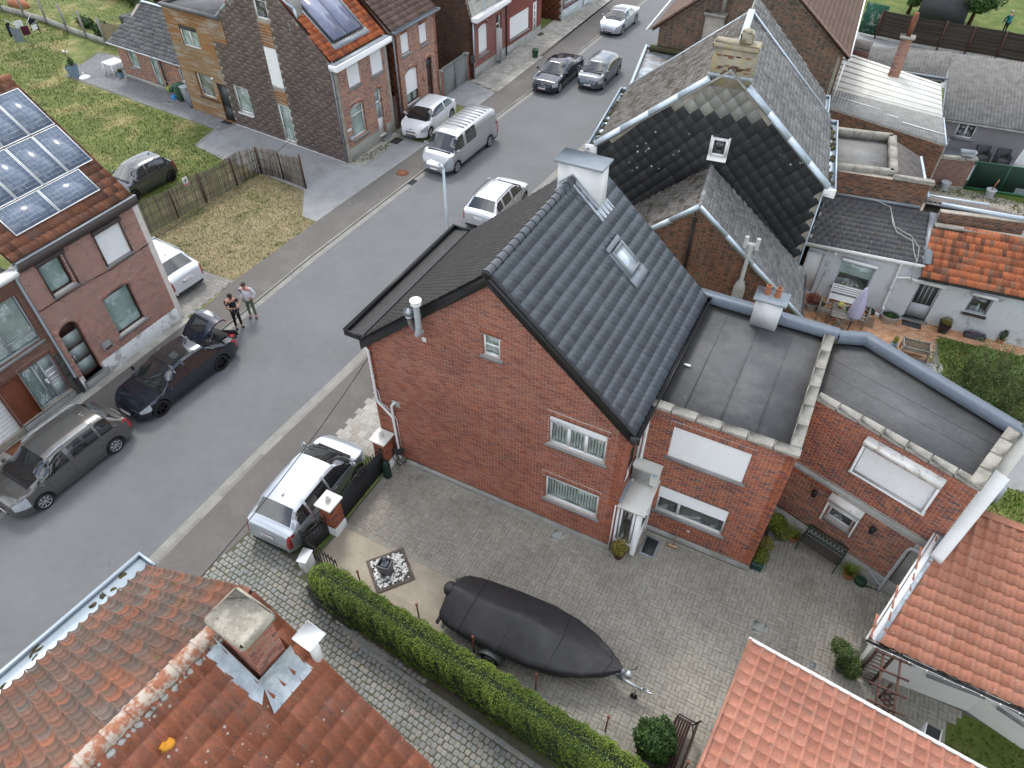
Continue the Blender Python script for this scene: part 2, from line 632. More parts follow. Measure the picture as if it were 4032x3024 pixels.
def bricks(parent,fr,L,top,pair,ops=(),zb=0.0,bl=0.19,bh=0.05,j=0.012,bond='stretcher',proud=0.007,limit=300,x0=0.0,tint=None,quoin=True):
 if not isinstance(top,list):
  top=[(0,top),(L,top)]
 zmax=max(p[1]for p in top)
 ph=bh+j
 Ms,T=[],[]
 dp=0.06
 def put(xa,xb,z):
  if xb-xa<0.03:
   return
  Ms.append(bm_(fr,xa,-dp+proud+rnd.uniform(-.0025,.0025),z,xb-xa,dp,bh))
  T.append(tint(xa,z)if tint else rnd.random())
 k=0
 z=zb+j
 bans=[]
 for o in ops:
  lt=o.get('lint',0)
  ar=o.get('arch',0)
  bans.append((o['x0'],o['x1'],o['z0'],o['z1']))
  if lt:
   hh=o.get('lh',0.19)
   e=o.get('le',0.08)
   if not ar:
    n=max(2,int(round((o['x1']-o['x0']+2*e)/ph)))
    w=(o['x1']-o['x0']+2*e)/n
    for i in range(n):
     Ms.append(bm_(fr,o['x0']-e+i*w+j/2,-dp+proud+.004,o['z1']+j/2,w-j,dp,hh-j))
     T.append(rnd.random())
    bans.append((o['x0']-e,o['x1']+e,o['z1'],o['z1']+hh))
   else:
    w=(o['x1']-o['x0'])/2
    R_=(w*w+ar*ar)/(2*ar)
    cx,cz=(o['x0']+o['x1'])/2,o['z1']-R_
    A=math.asin(min(1,(w+e*.6)/R_))
    n=int(round(2*A*R_/ph))
    for i in range(n):
     a=-A+(i+.5)*2*A/n
     wd=2*A/n*R_-j
     ca,sa=math.cos(a),math.sin(a)
     L_=np.eye(4)
     # local X tangent, Z radial
     L_[:3,0]=np.array([ca,0,-sa])*wd
     L_[:3,1]=(0,dp,0)
     L_[:3,2]=np.array([sa,0,ca])*(hh-j)
     p=np.array([cx+sa*(R_+.006),0,cz+ca*(R_+.006)])-np.array([ca,0,-sa])*wd/2
     L_[:3,3]=(p[0],-dp+proud+.004,p[2])
     Ms.append(fr@L_)
     T.append(rnd.random())
    for i in range(8):
     xa=o['x0']-e+(o['x1']-o['x0']+2*e)*i/8
     xb=xa+(o['x1']-o['x0']+2*e)/8
     oo=dict(o)
     zz=min(arch_z(o,min(max(xa,o['x0']),o['x1'])),arch_z(o,min(max(xb,o['x0']),o['x1'])))
     bans.append((xa,xb,min(zz,o['z1']-ar),arch_z(o,min(max((xa+xb)/2,o['x0']),o['x1']))+hh))
 while z+bh<zmax:
  if bond=='flemish':
   xs=[]
   x=x0-(0.29 if k%2 else 0.0)
   i=0
   while x<L:
    w=bl if i%2==0 else(bl-j)/2
    xs.append((x,x+w))
    x+=w+j
    i+=1
  elif bond=='cross':
   w=bl if k%2 else(bl-j)/2
   sh=((k//2)%2)*(bl+j)/2 if k%2 else(bl+j)/4
   xs=[(x0-sh+i*(w+j),x0-sh+i*(w+j)+w)for i in range(int((L-x0+sh)/(w+j))+2)]
  else:
   sh=(k%2)*(bl+j)/2
   xs=[(x0-sh+i*(bl+j),x0-sh+i*(bl+j)+bl)for i in range(int((L-x0+sh)/(bl+j))+2)]
  cut=sorted((a,b_)for a,b_,c0,c1 in bans if c0<z+bh*.6 and c1>z+bh*.4)
  for xa,xb in xs:
   xa,xb=max(xa,x0),min(xb,L)
   if xb<=xa:
    continue
   zt=z+bh*.8
   if _interp(top,xa)<zt or _interp(top,xb)<zt:
    if _interp(top,(xa+xb)/2)<zt:
     continue
    if _interp(top,xa)<zt:
     xa=(xa+xb)/2
    else:
     xb=(xa+xb)/2
   segs=[(xa,xb)]
   for a,b_ in cut:
    ns=[]
    for p,q in segs:
     if b_<=p or a>=q:
      ns.append((p,q))
     else:
      if a>p:
       ns.append((p,a))
      if b_<q:
       ns.append((b_,q))
    segs=ns
   for p,q in segs:
    put(p,q,z)
  z+=ph
  k+=1
  # bricks round the corner of every reveal
 for o in ops:
  if o.get('rev',True)and bh<.2:
   d=o.get('dep',.15)
   n=int((arch_z(o,o['x0'])-o['z0'])/ph)
   for i in range(n):
    zz=o['z0']+i*ph+j
    for sx,xx in((1,o['x0']),(-1,o['x1'])):
     Ms.append(bm_(fr,xx if sx>0 else xx-.006,-d,zz,.006,d-.008,bh))
     T.append(rnd.random())
 pieces(parent,'brick',pair,BOXV,BOXF,Ms,T,limit)
def brick_wall(parent,fr,L,top,mortar,pair,ops=(),zb=0.0,name='wall',**kw):
 w=wall(parent,fr,L,top,mortar,ops,0.0,name)
 bricks(w,fr,L,top,pair,ops,zb,**kw)
 return w
def plinth(parent,fr,x0,x1,z1,m,z0=0.0,d=0.025,name='plinth',ins=0.0):
 b=MB(fr)
 b.bbox(x0,x1,-.05,d,z0,z1,.008)
 return b.build(name,m,parent)
 # ------------------------------------------------------------------ windows and doors
def curtain(b,x0,x1,z0,z1,y,n=None,amp=.018):
 n=n or max(6,int((x1-x0)/.055))
 pts=[]
 for i in range(n*2+1):
  x=x0+(x1-x0)*i/(2*n)
  pts.append((x,y+(amp if i%2 else-amp)*rnd.uniform(.6,1.2)))
 for p,q in zip(pts[:-1],pts[1:]):
  b.quad((p[0],p[1],z0),(q[0],q[1],z0),(q[0],q[1],z1),(p[0],p[1],z1))
def window(parent,fr,o,fm,fill='curtain',bars=(),hbars=(),shut=0.0,box=0.0,sill=True,fw=0.055,simple=False,name='window',silld=0.06,sillh=0.07,sille=0.08,shm=None,boxm=None,label=None,proud_box=0.0):
 """window with frame, panes, curtain, roller shutter and sill, as one part with sub-parts"""
 x0,x1,z0,z1,d=o['x0'],o['x1'],o['z0'],o['z1'],o.get('dep',.15)
 ar=o.get('arch',0)
 yf=-d
 zt=z1-box
 b=MB(fr)
 b.box(x0,x0+fw,yf,yf+.06,z0,z1)
 b.box(x1-fw,x1,yf,yf+.06,z0,z1)
 b.box(x0+fw,x1-fw,yf,yf+.06,z0,z0+fw)
 b.box(x0+fw,x1-fw,yf,yf+.06,zt-fw-ar,zt)
 for f in bars:
  x=x0+(x1-x0)*f
  b.box(x-fw*.7,x+fw*.7,yf,yf+.055,z0+fw,zt-fw-ar)
 for f in hbars:
  z=z0+(zt-z0)*f
  b.box(x0+fw,x1-fw,yf+.002,yf+.05,z-fw*.5,z+fw*.5)
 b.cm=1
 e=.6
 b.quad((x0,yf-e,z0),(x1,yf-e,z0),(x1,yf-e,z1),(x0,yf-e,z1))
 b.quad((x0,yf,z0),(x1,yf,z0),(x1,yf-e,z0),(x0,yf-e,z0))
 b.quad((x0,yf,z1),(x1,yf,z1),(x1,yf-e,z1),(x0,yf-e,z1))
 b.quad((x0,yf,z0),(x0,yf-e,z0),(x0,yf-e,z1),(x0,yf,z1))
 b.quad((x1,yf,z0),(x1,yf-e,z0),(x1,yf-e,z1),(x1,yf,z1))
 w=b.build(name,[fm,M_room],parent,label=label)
 # panes
 xs=[x0+fw]+[x0+(x1-x0)*f for f in bars]+[x1-fw]
 for p,q in zip(xs[:-1],xs[1:]):
  g=MB(fr)
  g.box(p,q,yf+.018,yf+.026,z0+fw,zt-fw*.5)
  g.build('pane',M_glass if fill not in('frost',)else M_frost,w)
 if fill in('curtain','net','lamella'):
  g=MB(fr)
  if fill=='lamella':
   n=max(5,int((x1-x0)/.095))
   for i in range(n):
    x=x0+.05+(x1-x0-.1)*i/n
    g.quad((x,yf-.09,z0+.06),(x+.085,yf-.05,z0+.06),(x+.085,yf-.05,zt),(x,yf-.09,zt))
  else:
   curtain(g,x0+.03,x1-.03,z0+.05,zt,yf-.06)
  g.build('curtain',M_curt if fill!='net' else M_net,w)
 elif fill=='blind':
  g=MB(fr)
  n=max(3,int((zt-z0)/.34))
  for i in range(n):
   za=z0+(zt-z0)*i/n
   zb=z0+(zt-z0)*(i+1)/n
   g.quad((x0+.05,yf-.03,za),(x1-.05,yf-.03,za),(x1-.05,yf-.045,zb-.01),(x0+.05,yf-.045,zb-.01))
   g.box(x0+.05,x1-.05,yf-.046,yf-.028,zb-.012,zb)
  g.build('blind',M_blind,w)
 if shut>0:
  g=MB(fr)
  zs=z1-(z1-z0)*shut
  ph=.055
  ys=yf+.075
  n=max(2,int((z1-zs)/ph))
  ph=(z1-zs)/n
  if ar:
   for i in range(n):
    za,zb=zs+i*ph,zs+(i+1)*ph
    if za>z1-ar:
    # narrow rows under the arch
     R_=(((x1-x0)/2)**2+ar*ar)/(2*ar)
     hw=math.sqrt(max(0,R_**2-(R_-(z1-zb))**2))
     xa,xb=(x0+x1)/2-hw,(x0+x1)/2+hw
    else:
     xa,xb=x0+.012,x1-.012
    if xb-xa>.05:
     g.quad((xa,ys,za),(xb,ys,za),(xb,ys+.012,za+ph*.75),(xa,ys+.012,za+ph*.75))
     g.quad((xa,ys+.012,za+ph*.75),(xb,ys+.012,za+ph*.75),(xb,ys,zb),(xa,ys,zb))
  else:
   for i in range(n):
    za,zb=zs+i*ph,zs+(i+1)*ph
    g.quad((x0+.012,ys,za),(x1-.012,ys,za),(x1-.012,ys+.012,za+ph*.75),(x0+.012,ys+.012,za+ph*.75))
    g.quad((x0+.012,ys+.012,za+ph*.75),(x1-.012,ys+.012,za+ph*.75),(x1-.012,ys,zb),(x0+.012,ys,zb))
  g.bbox(x0+.012,x1-.012,ys-.004,ys+.02,zs,zs+.05,.004)
  g.build('roller_shutter',shm or M_white,w)
 if box:
  g=MB(fr)
  g.bbox(x0-(.03 if proud_box else 0),x1+(.03 if proud_box else 0),yf,proud_box or yf+.1,zt,z1,.015)
  g.build('shutter_box',boxm or fm,w)
 if sill:
  g=MB(fr)
  v0=-d+.06
  s0,s1=x0-sille,x1+sille
  g.add([(s0,v0,z0),(s1,v0,z0),(s1,silld,z0-.025),(s0,silld,z0-.025),(s0,v0,z0-sillh-.03),(s1,v0,z0-sillh-.03),(s1,silld,z0-sillh-.03),(s0,silld,z0-sillh-.03)],
  [[0,1,2,3],[3,2,6,7],[0,3,7,4],[1,5,6,2],[4,7,6,5]])
  g.build('sill',M_stone,w)
 return w
def op(x0,x1,z0,z1,dep=.13,arch=0,lint=1,**k):
 d=dict(x0=x0,x1=x1,z0=z0,z1=z1,dep=dep,arch=arch,lint=lint)
 d.update(k)
 return d
def downpipe(parent,pts,r,m,name='downpipe',brackets=()):
 b=MB()
 b.tube(pts,r,10)
 for p in brackets:
  b.cyl((p[0],p[1],p[2]-.02),(p[0],p[1],p[2]+.02),r*1.25,n=10)
 return b.build(name,m,parent,smooth=True)
 # ------------------------------------------------------------------ roofs
def tile_tmpl(kind,w,l,h=.03,th=.018,over=.04):
 if kind=='flat':
  g=.006
  v=[(g,-over,th*2),(w-g,-over,th*2),(w-g,l,th),(g,l,th),(g,-over,th),(w-g,-over,th)]
  return np.array(v,float),[[0,1,2,3],[4,5,1,0],[0,3,4],[1,5,2]]
 if kind=='pan':
  prof=[(0,h),(.10,h*.9),(.22,h*.35),(.36,0.0),(.62,0.0),(.80,h*.30),(.93,h*.95),(1.03,h*1.12)]
 elif kind=='wave':
  prof=[(i/7*1.03,h*(.5+.5*math.cos(2*math.pi*i/7)))for i in range(8)]
 elif kind=='roman':
  prof=[(0,h),(.14,h),(.30,h*.15),(.40,0),(.66,0),(.78,h*.2),(.90,h*.9),(1.02,h)]
 elif kind=='box':
  prof=[(0,h),(.06,h),(.12,0),(.82,0),(.88,h),(1.01,h)]
 n=len(prof)
 v=[(x*w,-over,z+th*2)for x,z in prof]+[(x*w,l,z+th*.4)for x,z in prof]+[(x*w,-over+.003,z+th*.6)for x,z in prof]
 f=[[i,i+1,n+i+1,n+i]for i in range(n-1)]+[[2*n+i,2*n+i+1,i+1,i]for i in range(n-1)]
 return np.array(v,float),np.array(f)
def inpoly(x,y,P):
 c=False
 n=len(P)
 for i in range(n):
  (x1,y1),(x2,y2)=P[i],P[(i+1)%n]
  if(y1>y)!=(y2>y)and x<(x2-x1)*(y-y1)/(y2-y1)+x1:
   c=not c
 return c
def roof(parent,pts,kind,w,l,pair,deckm,h=.03,th=.018,limit=300,stagger=0.0,name='roof',thick=.09,smooth=False,tint=None,jit=.003,hole=None,label=None,tile='tile',rowj=0.0,fit=True):
 """one roof slope. pts: world corners, the first two along the eave (left, right), then up"""
 P=[np.array(p,float)for p in pts]
 fr=slopef(P[0],P[1]-P[0],P[-1]-P[0])
 inv=np.linalg.inv(fr)
 Q=[(inv@np.append(p,1))[:2]for p in P]
 xs,ys=[q[0]for q in Q],[q[1]for q in Q]
 b=MB(fr)
 n=len(Q)
 v=[(q[0],q[1],0)for q in Q]+[(q[0],q[1],-thick)for q in Q]
 b.add(v,[list(range(n)),list(range(n,2*n))[::-1]]+[[i,(i+1)%n,n+(i+1)%n,n+i]for i in range(n)])
 ro=b.build(name,deckm,parent,label=label)
 tv,tf=tile_tmpl(kind,1,1)if False else tile_tmpl(kind,w,l,h,th)
 W,Hh=max(xs)-min(xs),max(ys)-min(ys)
 nc=max(1,int(round(W/w)))
 nrw=max(1,int(round(Hh/l)))
 sx,sy=(W/nc/w,Hh/nrw/l)if fit else(1,1)
 Ms,T=[],[]
 for r in range(nrw):
  off=stagger*w if r%2 else 0
  for c in range(-1 if off else 0,nc):
   x,y=min(xs)+(c*w+off)*sx,min(ys)+r*l*sy
   cx,cy=x+w*sx/2,y+l*sy/2
   if not inpoly(cx,cy,Q):
    continue
   if hole and hole[0]<cx<hole[1]and hole[2]<cy<hole[3]:
    continue
   L_=np.eye(4)
   L_[0,0],L_[1,1]=sx,sy
   L_[:3,3]=(x+rnd.uniform(-jit,jit),y+rnd.uniform(-jit,jit)*2+(rowj*rnd.choice((-1,0,1))),rnd.uniform(0,jit))
   Ms.append(fr@L_)
   T.append(tint(cx,cy)if tint else rnd.random())
 pieces(ro,tile,pair,tv,tf,Ms,T,limit,smooth)
 return ro,fr
def diamonds(parent,fr,poly,s,pair,limit=300,tintf=None,name='slate',th=.012):
 """square slates set on their corners over a wall polygon given in the wall's frame"""
 h=s/math.sqrt(2)
 a=h*1.04
 tv=np.array([(0,.004,a),(a,th,0),(0,th*2.2,-a),(-a,th,0),(a,0,0),(0,th,-a),(-a,0,0)],float)
 tf=[[0,1,2,3],[3,2,5,6],[2,1,4,5]]
 xs,zs=[p[0]for p in poly],[p[1]for p in poly]
 Ms,T=[],[]
 r=0
 z=min(zs)
 while z<max(zs)+h:
  x=min(xs)-h+(h if r%2 else 0)
  while x<max(xs)+h:
   if inpoly(x,z,poly):
    L_=np.eye(4)
    L_[:3,3]=(x,rnd.uniform(0,.004),z)
    Ms.append(fr@L_)
    T.append(tintf(x,z)if tintf else rnd.random())
   x+=2*h
  z+=h
  r+=1
 pieces(parent,name,pair,tv,tf,Ms,T,limit)
def ridge_caps(parent,p,q,r,step,pair,limit=60,name='ridge_tile',over=.05,n=7):
 p,q=np.array(p,float),np.array(q,float)
 d=q-p
 L=np.linalg.norm(d)
 d/=L
 side=np.cross(d,(0,0,1))
 side/=np.linalg.norm(side)
 up=np.cross(side,d)
 k=int(round(L/step))
 st=L/k
 v,f=[],[]
 for y,rr in((0,r*1.12),(.05,r*1.12),(.055,r),(1.0,r*.97)):
  for i in range(n):
   t=math.pi*(-.08+1.16*i/(n-1))
   v.append((math.cos(t)*rr,y*(st+over)if y>.1 else y,math.sin(t)*rr))
 for j in range(3):
  for i in range(n-1):
   f.append([j*n+i,j*n+i+1,(j+1)*n+i+1,(j+1)*n+i])
 f.append(list(range(n)))
 Ms=[]
 for i in range(k):
  M=np.eye(4)
  M[:3,0],M[:3,1],M[:3,2]=side,d,up
  M[:3,3]=p+d*i*st+up*rnd.uniform(-.004,.004)
  Ms.append(M)
 pieces(parent,name,pair,np.array(v),f,Ms,[rnd.random()for _ in Ms],limit,smooth=True)
def gutter(parent,p,q,w,h,m,out,name='gutter',closed=True,inm=None,t=.02,ex=0.0):
 """open box gutter running from p to q (top inner edge), going w outwards along 'out'"""
 p,q=np.array(p,float),np.array(q,float)
 d=q-p
 L=np.linalg.norm(d)
 fr=np.eye(4)
 fr[:3,0]=d/L
 o=np.array(out,float)
 o/=np.linalg.norm(o)
 fr[:3,1]=o
 fr[:3,2]=(0,0,1)
 fr[:3,3]=p
 b=MB(fr)
 b.box(-ex,L+ex,w-t,w,-h,0)
 b.box(-ex,L+ex,0,w-t,-h,-h+t)
 if closed:
  b.box(-ex,-ex+t,0,w-t,-h+t,0)
  b.box(L+ex-t,L+ex,0,w-t,-h+t,0)
 b.box(-ex,L+ex,0,t,-h+t,-.03)
 b.box(-ex,L+ex,w,w+.012,-.02,.004)
 return b.build(name,[m],parent)
def paving(parent,fr,poly,bw,bl_,pair,pattern='stretcher',j=.006,h=.03,z=0.0,limit=300,name='paver',holes=(),jit=.003,rough=False):
 """paving blocks laid in polygon poly (in frame fr's XY)"""
 xs,ys=[p[0]for p in poly],[p[1]for p in poly]
 Ms,T=[],[]
 def put(x,y,a,b_):
  cx,cy=x+a/2,y+b_/2
  if not inpoly(cx,cy,poly):
   return
  for hx0,hx1,hy0,hy1 in holes:
   if hx0<cx<hx1 and hy0<cy<hy1:
    return
  L_=np.eye(4)
  L_[0,0],L_[1,1],L_[2,2]=a-j,b_-j,h
  tx,ty=rnd.uniform(-.012,.012),rnd.uniform(-.012,.012)
  L_[2,0],L_[2,1]=tx*a,ty*b_
  if rough:
   an=rnd.uniform(-.09,.09)
   c,s=math.cos(an),math.sin(an)
   R2=np.eye(4)
   R2[0,0],R2[0,1],R2[1,0],R2[1,1]=c,-s,s,c
   k=rnd.uniform(.86,1.0)
   L_[0,0]*=k
   L_[1,1]*=rnd.uniform(.88,1.0)
   L_=R2@L_
  L_[:3,3]=(x+j/2+rnd.uniform(-jit,jit),y+j/2+rnd.uniform(-jit,jit),z-h+rnd.uniform(-jit,jit)*.7)
  Ms.append(fr@L_)
  T.append(rnd.random())
 x0,x1,y0,y1=min(xs),max(xs),min(ys),max(ys)
 if pattern=='basket':
  u=bl_
  nx,ny=int((x1-x0)/u)+2,int((y1-y0)/u)+2
  for i in range(nx):
   for k in range(ny):
    x,y=x0+i*u,y0+k*u+(0.5*u if i%2 else 0)
    if(i+k)%2:
     put(x,y,u,bw)
     put(x,y+bw,u,bw)
    else:
     put(x,y,bw,u)
     put(x+bw,y,bw,u)
 else:
  k=0
  y=y0
  while y<y1:
   x=x0-(bl_/2 if(k%2 and pattern=='stretcher')else 0)
   while x<x1:
    put(x,y,bl_,bw)
    x+=bl_
   y+=bw
   k+=1
 if rough:
  a,b_=.16,.16
  tv=np.array([(a,0,0),(1-a,0,0),(1,b_,0),(1,1-b_,0),(1-a,1,0),(a,1,0),(0,1-b_,0),(0,b_,0)]+
  [(a,.0,.8),(1-a,0,.8),(1,b_,.8),(1,1-b_,.8),(1-a,1,.8),(a,1,.8),(0,1-b_,.8),(0,b_,.8)]+
  [(.2,.14,1),(.8,.12,1),(.88,.22,1),(.88,.8,1),(.8,.88,1),(.22,.88,1),(.12,.8,1),(.12,.22,1)],float)
  tf=[[i,(i+1)%8,8+(i+1)%8,8+i]for i in range(8)]+[[8+i,8+(i+1)%8,16+(i+1)%8,16+i]for i in range(8)]+[[16+i for i in range(8)]]
  tv=np.array(tv)
 else:
  e=.04
  tv=np.array([(0,0,0),(1,0,0),(1,1,0),(0,1,0),(0,0,.85),(1,0,.85),(1,1,.85),(0,1,.85),(e,e*2,1),(1-e,e*2,1),(1-e,1-e*2,1),(e,1-e*2,1)],float)
  tf=np.array([[0,1,5,4],[1,2,6,5],[2,3,7,6],[3,0,4,7],[4,5,9,8],[5,6,10,9],[6,7,11,10],[7,4,8,11],[8,9,10,11]])
 pieces(parent,name,pair,tv,tf,Ms,T,limit)
def flat(name,pts,z,m,kind='structure',parent=None,down=.0):
 b=MB()
 b.poly([(x,y,z)for x,y in pts])
 if down:
  n=len(pts)
  for i in range(n):
   (xa,ya),(xb,yb)=pts[i],pts[(i+1)%n]
   b.quad((xa,ya,z-down),(xb,yb,z-down),(xb,yb,z),(xa,ya,z))
 return b.build(name,m,parent,kind=kind if parent is None else None)
 # ------------------------------------------------------------------ foliage
def leaves(b,c,rx,ry,rz,n,size,flat_=.5,shell=.5,lobes=None,up=.3):
 """n leaf faces spread through an ellipsoid's outer volume"""
 for _ in range(n):
  while True:
   p=np.array([rnd.uniform(-1,1)for _ in range(3)])
   r=np.linalg.norm(p)
   if shell<r<1:
    break
  q=np.array([c[0]+p[0]*rx,c[1]+p[1]*ry,c[2]+p[2]*rz])
  leaf(b,q,size*rnd.uniform(.6,1.25),p/r,up)
def leaf(b,q,s,nrm,up=.3):
 d=np.array([rnd.gauss(0,1),rnd.gauss(0,1),rnd.gauss(0,1)])
 n=np.array(nrm)*.9+d*.55+np.array([0,0,up])
 n/=np.linalg.norm(n)+1e-9
 t=np.cross(n,d)
 t/=np.linalg.norm(t)+1e-9
 w=np.cross(n,t)
 b.ct=rnd.random()
 k=len(b.V)
 a1=q-t*s*.5
 a2=q+w*s*.26
 a3=q+t*s*.5
 a4=q-w*s*.26
 b.V.extend([tuple(a1),tuple(a2),tuple(a3),tuple(a4)])
 b.F.append([k,k+1,k+2,k+3])
 b.m.append(b.cm)
 b.t.append(b.ct)
def leaf_mesh(name,pts,nrms,sizes,m,parent,ratio=.5,up=.3,lean=None,**kw):
 """fast leaf cloud from arrays"""
 n=len(pts)
 g=nr.normal(size=(n,3))
 N=nrms*.9+g*.5+np.array([0,0,up])
 N/=np.linalg.norm(N,axis=1)[:,None]+1e-9
 t=np.cross(N,nr.normal(size=(n,3)))
 if lean is not None:
  t=t*.6+lean
 t/=np.linalg.norm(t,axis=1)[:,None]+1e-9
 w=np.cross(N,t)
 s=sizes[:,None]
 V=np.stack([pts-t*s*.5,pts+w*s*.5*ratio,pts+t*s*.5,pts-w*s*.5*ratio],1).reshape(-1,3)
 F=np.arange(4*n).reshape(n,4)
 me=mk_mesh(name,V,F,False,nr.random(n))
 me.materials.append(m)
 return link(name,me,parent,**kw)
def ellipsoid_pts(c,r,n,shell=.55):
 p=nr.normal(size=(n,3))
 p/=np.linalg.norm(p,axis=1)[:,None]
 k=shell+(1-shell)*nr.random(n)**.6
 return np.array(c)+p*np.array(r)*k[:,None],p
def leafmat(name,cols,rough=.6,scale=1.2):
 if name in MATS:
  return MATS[name]
 m=bpy.data.materials.new(name)
 t=NT(m)
 a=t.n('ShaderNodeAttribute',attribute_name='tint')
 c=t.ramp(a.outputs['Fac'],cols)
 c=t.mix(1.0,c,t.ramp(t.noise(scale,4),[(.55,.6,.5),(1.3,1.25,1.1)],pos=[.3,.7]),'MULTIPLY')
 t.bsdf(c,rough,0,.3)
 MATS[name]=m
 return m
def text(body,size,fr_,m,parent,name='lettering',ext=.0015,align='CENTER'):
 cu=bpy.data.curves.new(name,'FONT')
 cu.body=body
 cu.size=size
 cu.extrude=ext
 cu.align_x=align
 cu.align_y='CENTER'
 cu.resolution_u=2
 tmp=bpy.data.objects.new(name,cu)
 me=bpy.data.meshes.new_from_object(tmp)
 me.materials.clear()
 me.materials.append(m)
 bpy.data.objects.remove(tmp)
 o=bpy.data.objects.new(name,me)
 C.objects.link(o)
 if parent is not None:
  o.parent=parent
 M_=Matrix(fr_.tolist())
 if parent is not None and parent.name in OFF:
  M_=Matrix.Translation(OFF[parent.name])@M_
 o.matrix_basis=M_
 return o
def textf(o,u,up):
 """frame for text: X reading direction, Y up"""
 M=np.eye(4)
 u=np.array(u,float)/np.linalg.norm(u)
 up=np.array(up,float)
 up=up-u*(u@up)
 up/=np.linalg.norm(up)
 M[:3,0],M[:3,1],M[:3,2],M[:3,3]=u,up,np.cross(u,up),o
 return M
 # ------------------------------------------------------------------ materials
M_glass=glass_mat()
M_frost=mat('frosted_glass',(.36,.44,.43),.25,var=.04,spec=.6)
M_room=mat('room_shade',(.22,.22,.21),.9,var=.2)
M_white=mat('white_pvc',(.80,.82,.82),.35,var=.03,spec=.5)
M_whitep=mat('white_paint',(.76,.77,.76),.5,var=.06,scale=1.5)
M_cream=mat('cream_render',(.70,.70,.66),.8,var=.06,scale=.9,bump=.15)
M_curt=mat('curtain_cloth',(.62,.66,.63),.9,var=.12,scale=4)
M_net=mat('net_curtain',(.55,.62,.60),.9,var=.18,scale=6)
M_blind=mat('blind_cloth',(.50,.60,.58),.8,var=.05)
M_stone=mat('bluestone',(.26,.265,.26),.8,var=.15,scale=2,bump=.2,stain=[((.15,.15,.14),3,.5,.7,.5)])
M_conc=mat('concrete',(.36,.355,.33),.85,var=.18,scale=1.5,bump=.25,stain=[((.22,.215,.19),2.2,.48,.68,.7)])
M_cope=mat('coping_concrete',(.30,.285,.25),.9,var=.25,scale=2.5,bump=.5,stain=[((.16,.155,.13),3,.5,.66,.7),((.42,.37,.22),5,.60,.72,.5),((.50,.48,.42),9,.62,.72,.6)])
M_zinc=mat('zinc',(.47,.55,.62),.38,metal=.35,var=.10,scale=2,spec=.5,stain=[((.36,.40,.42),4,.55,.75,.5)])
M_zincd=mat('dull_zinc',(.24,.27,.30),.5,metal=.3,var=.16,scale=2,stain=[((.36,.36,.34),6,.6,.75,.5)])
M_lead=mat('lead_sheet',(.38,.43,.47),.55,metal=.2,var=.25,scale=5,bump=.5,bscale=12,stain=[((.55,.56,.55),5,.5,.7,.6)])
M_epdm=mat('roofing_felt',(.095,.098,.102),.75,var=.22,scale=.6,spec=.3,bump=.1,stain=[((.18,.178,.17),.8,.5,.75,.6),((.21,.14,.11),1.6,.68,.78,.35),((.26,.26,.25),3.4,.64,.74,.45)])
M_epdm2=mat('grey_felt',(.19,.19,.185),.85,var=.2,scale=1.2,bump=.2,stain=[((.10,.105,.09),1.4,.52,.7,.6),((.30,.29,.27),5,.6,.7,.5)])
M_black=mat('black_trim',(.012,.012,.013),.35,var=.1,spec=.5)
M_blackm=mat('matt_black',(.02,.02,.021),.7,var=.2)
M_iron=mat('wrought_iron',(.015,.016,.017),.5,var=.2,spec=.5)
M_dark=mat('dark_plastic',(.035,.038,.04),.55,var=.15)
M_brownp=mat('brown_paint',(.045,.022,.018),.45,var=.12)
M_brownm=mat('brown_metal',(.075,.062,.058),.5,var=.1)
M_pvcg=mat('grey_pvc',(.42,.45,.48),.45,var=.06)
M_chrome=mat('chrome',(.75,.76,.78),.12,metal=1,var=.02)
M_steel=mat('galvanised_steel',(.52,.55,.57),.35,metal=.7,var=.1,scale=8)
M_mortar=mat('mortar',(.52,.48,.44),.95,var=.12,scale=4,bump=.3)
M_mortarw=mat('white_mortar',(.70,.66,.61),.95,var=.1,scale=4,bump=.3)
M_mortard=mat('old_mortar',(.34,.31,.265),.95,var=.25,scale=3,bump=.3)
M_paintedplinth=mat('peeling_plinth',(.58,.60,.60),.8,var=.08,scale=2,bump=.2,stain=[((.30,.30,.30),2.6,.54,.60,.85),((.36,.37,.36),7,.6,.66,.5)])
M_wood=mat('varnished_wood',(.30,.145,.055),.6,var=.35,scale=2,sc=(1,1,12),stain=[((.34,.31,.26),1.0,.50,.66,.75,(1,1,6))])
M_woodg=mat('weathered_wood',(.27,.25,.225),.85,var=.25,scale=8)
M_wood2=mat('brown_wood',(.085,.040,.028),.7,var=.3,scale=5)
M_slatw=mat('red_cedar_slats',(.21,.060,.028),.5,var=.2,scale=6)
M_terra=mat('terracotta',(.36,.14,.075),.8,var=.2,scale=6)
M_rust=mat('rusty_steel',(.20,.075,.04),.85,var=.35,scale=4)
M_soil=mat('soil',(.09,.07,.05),.95,var=.4,scale=14,bump=.8)
M_asph=mat('asphalt',(.150,.155,.160),.88,var=.09,scale=.35,bump=.35,bscale=180,stain=[((.115,.118,.122),.5,.52,.75,.45),((.19,.19,.185),1.3,.56,.78,.35),((.07,.07,.072),.9,.70,.735,.55)])
M_asph2=mat('pavement_asphalt',(.128,.120,.112),.9,var=.10,scale=.5,bump=.35,bscale=150,stain=[((.205,.20,.19),.8,.5,.75,.4),((.10,.098,.095),1.1,.62,.72,.4)])
M_kerb=mat('kerb_concrete',(.25,.243,.225),.9,var=.16,scale=2.2,bump=.4,stain=[((.20,.195,.18),3,.52,.7,.6)])
M_gravel=mat('grey_gravel',(.28,.285,.29),.95,var=.14,scale=1.2,bump=1.0,bscale=45,stain=[((.17,.165,.14),.9,.55,.7,.5),((.46,.46,.47),26,.58,.68,.6),((.13,.13,.135),34,.60,.68,.5)])
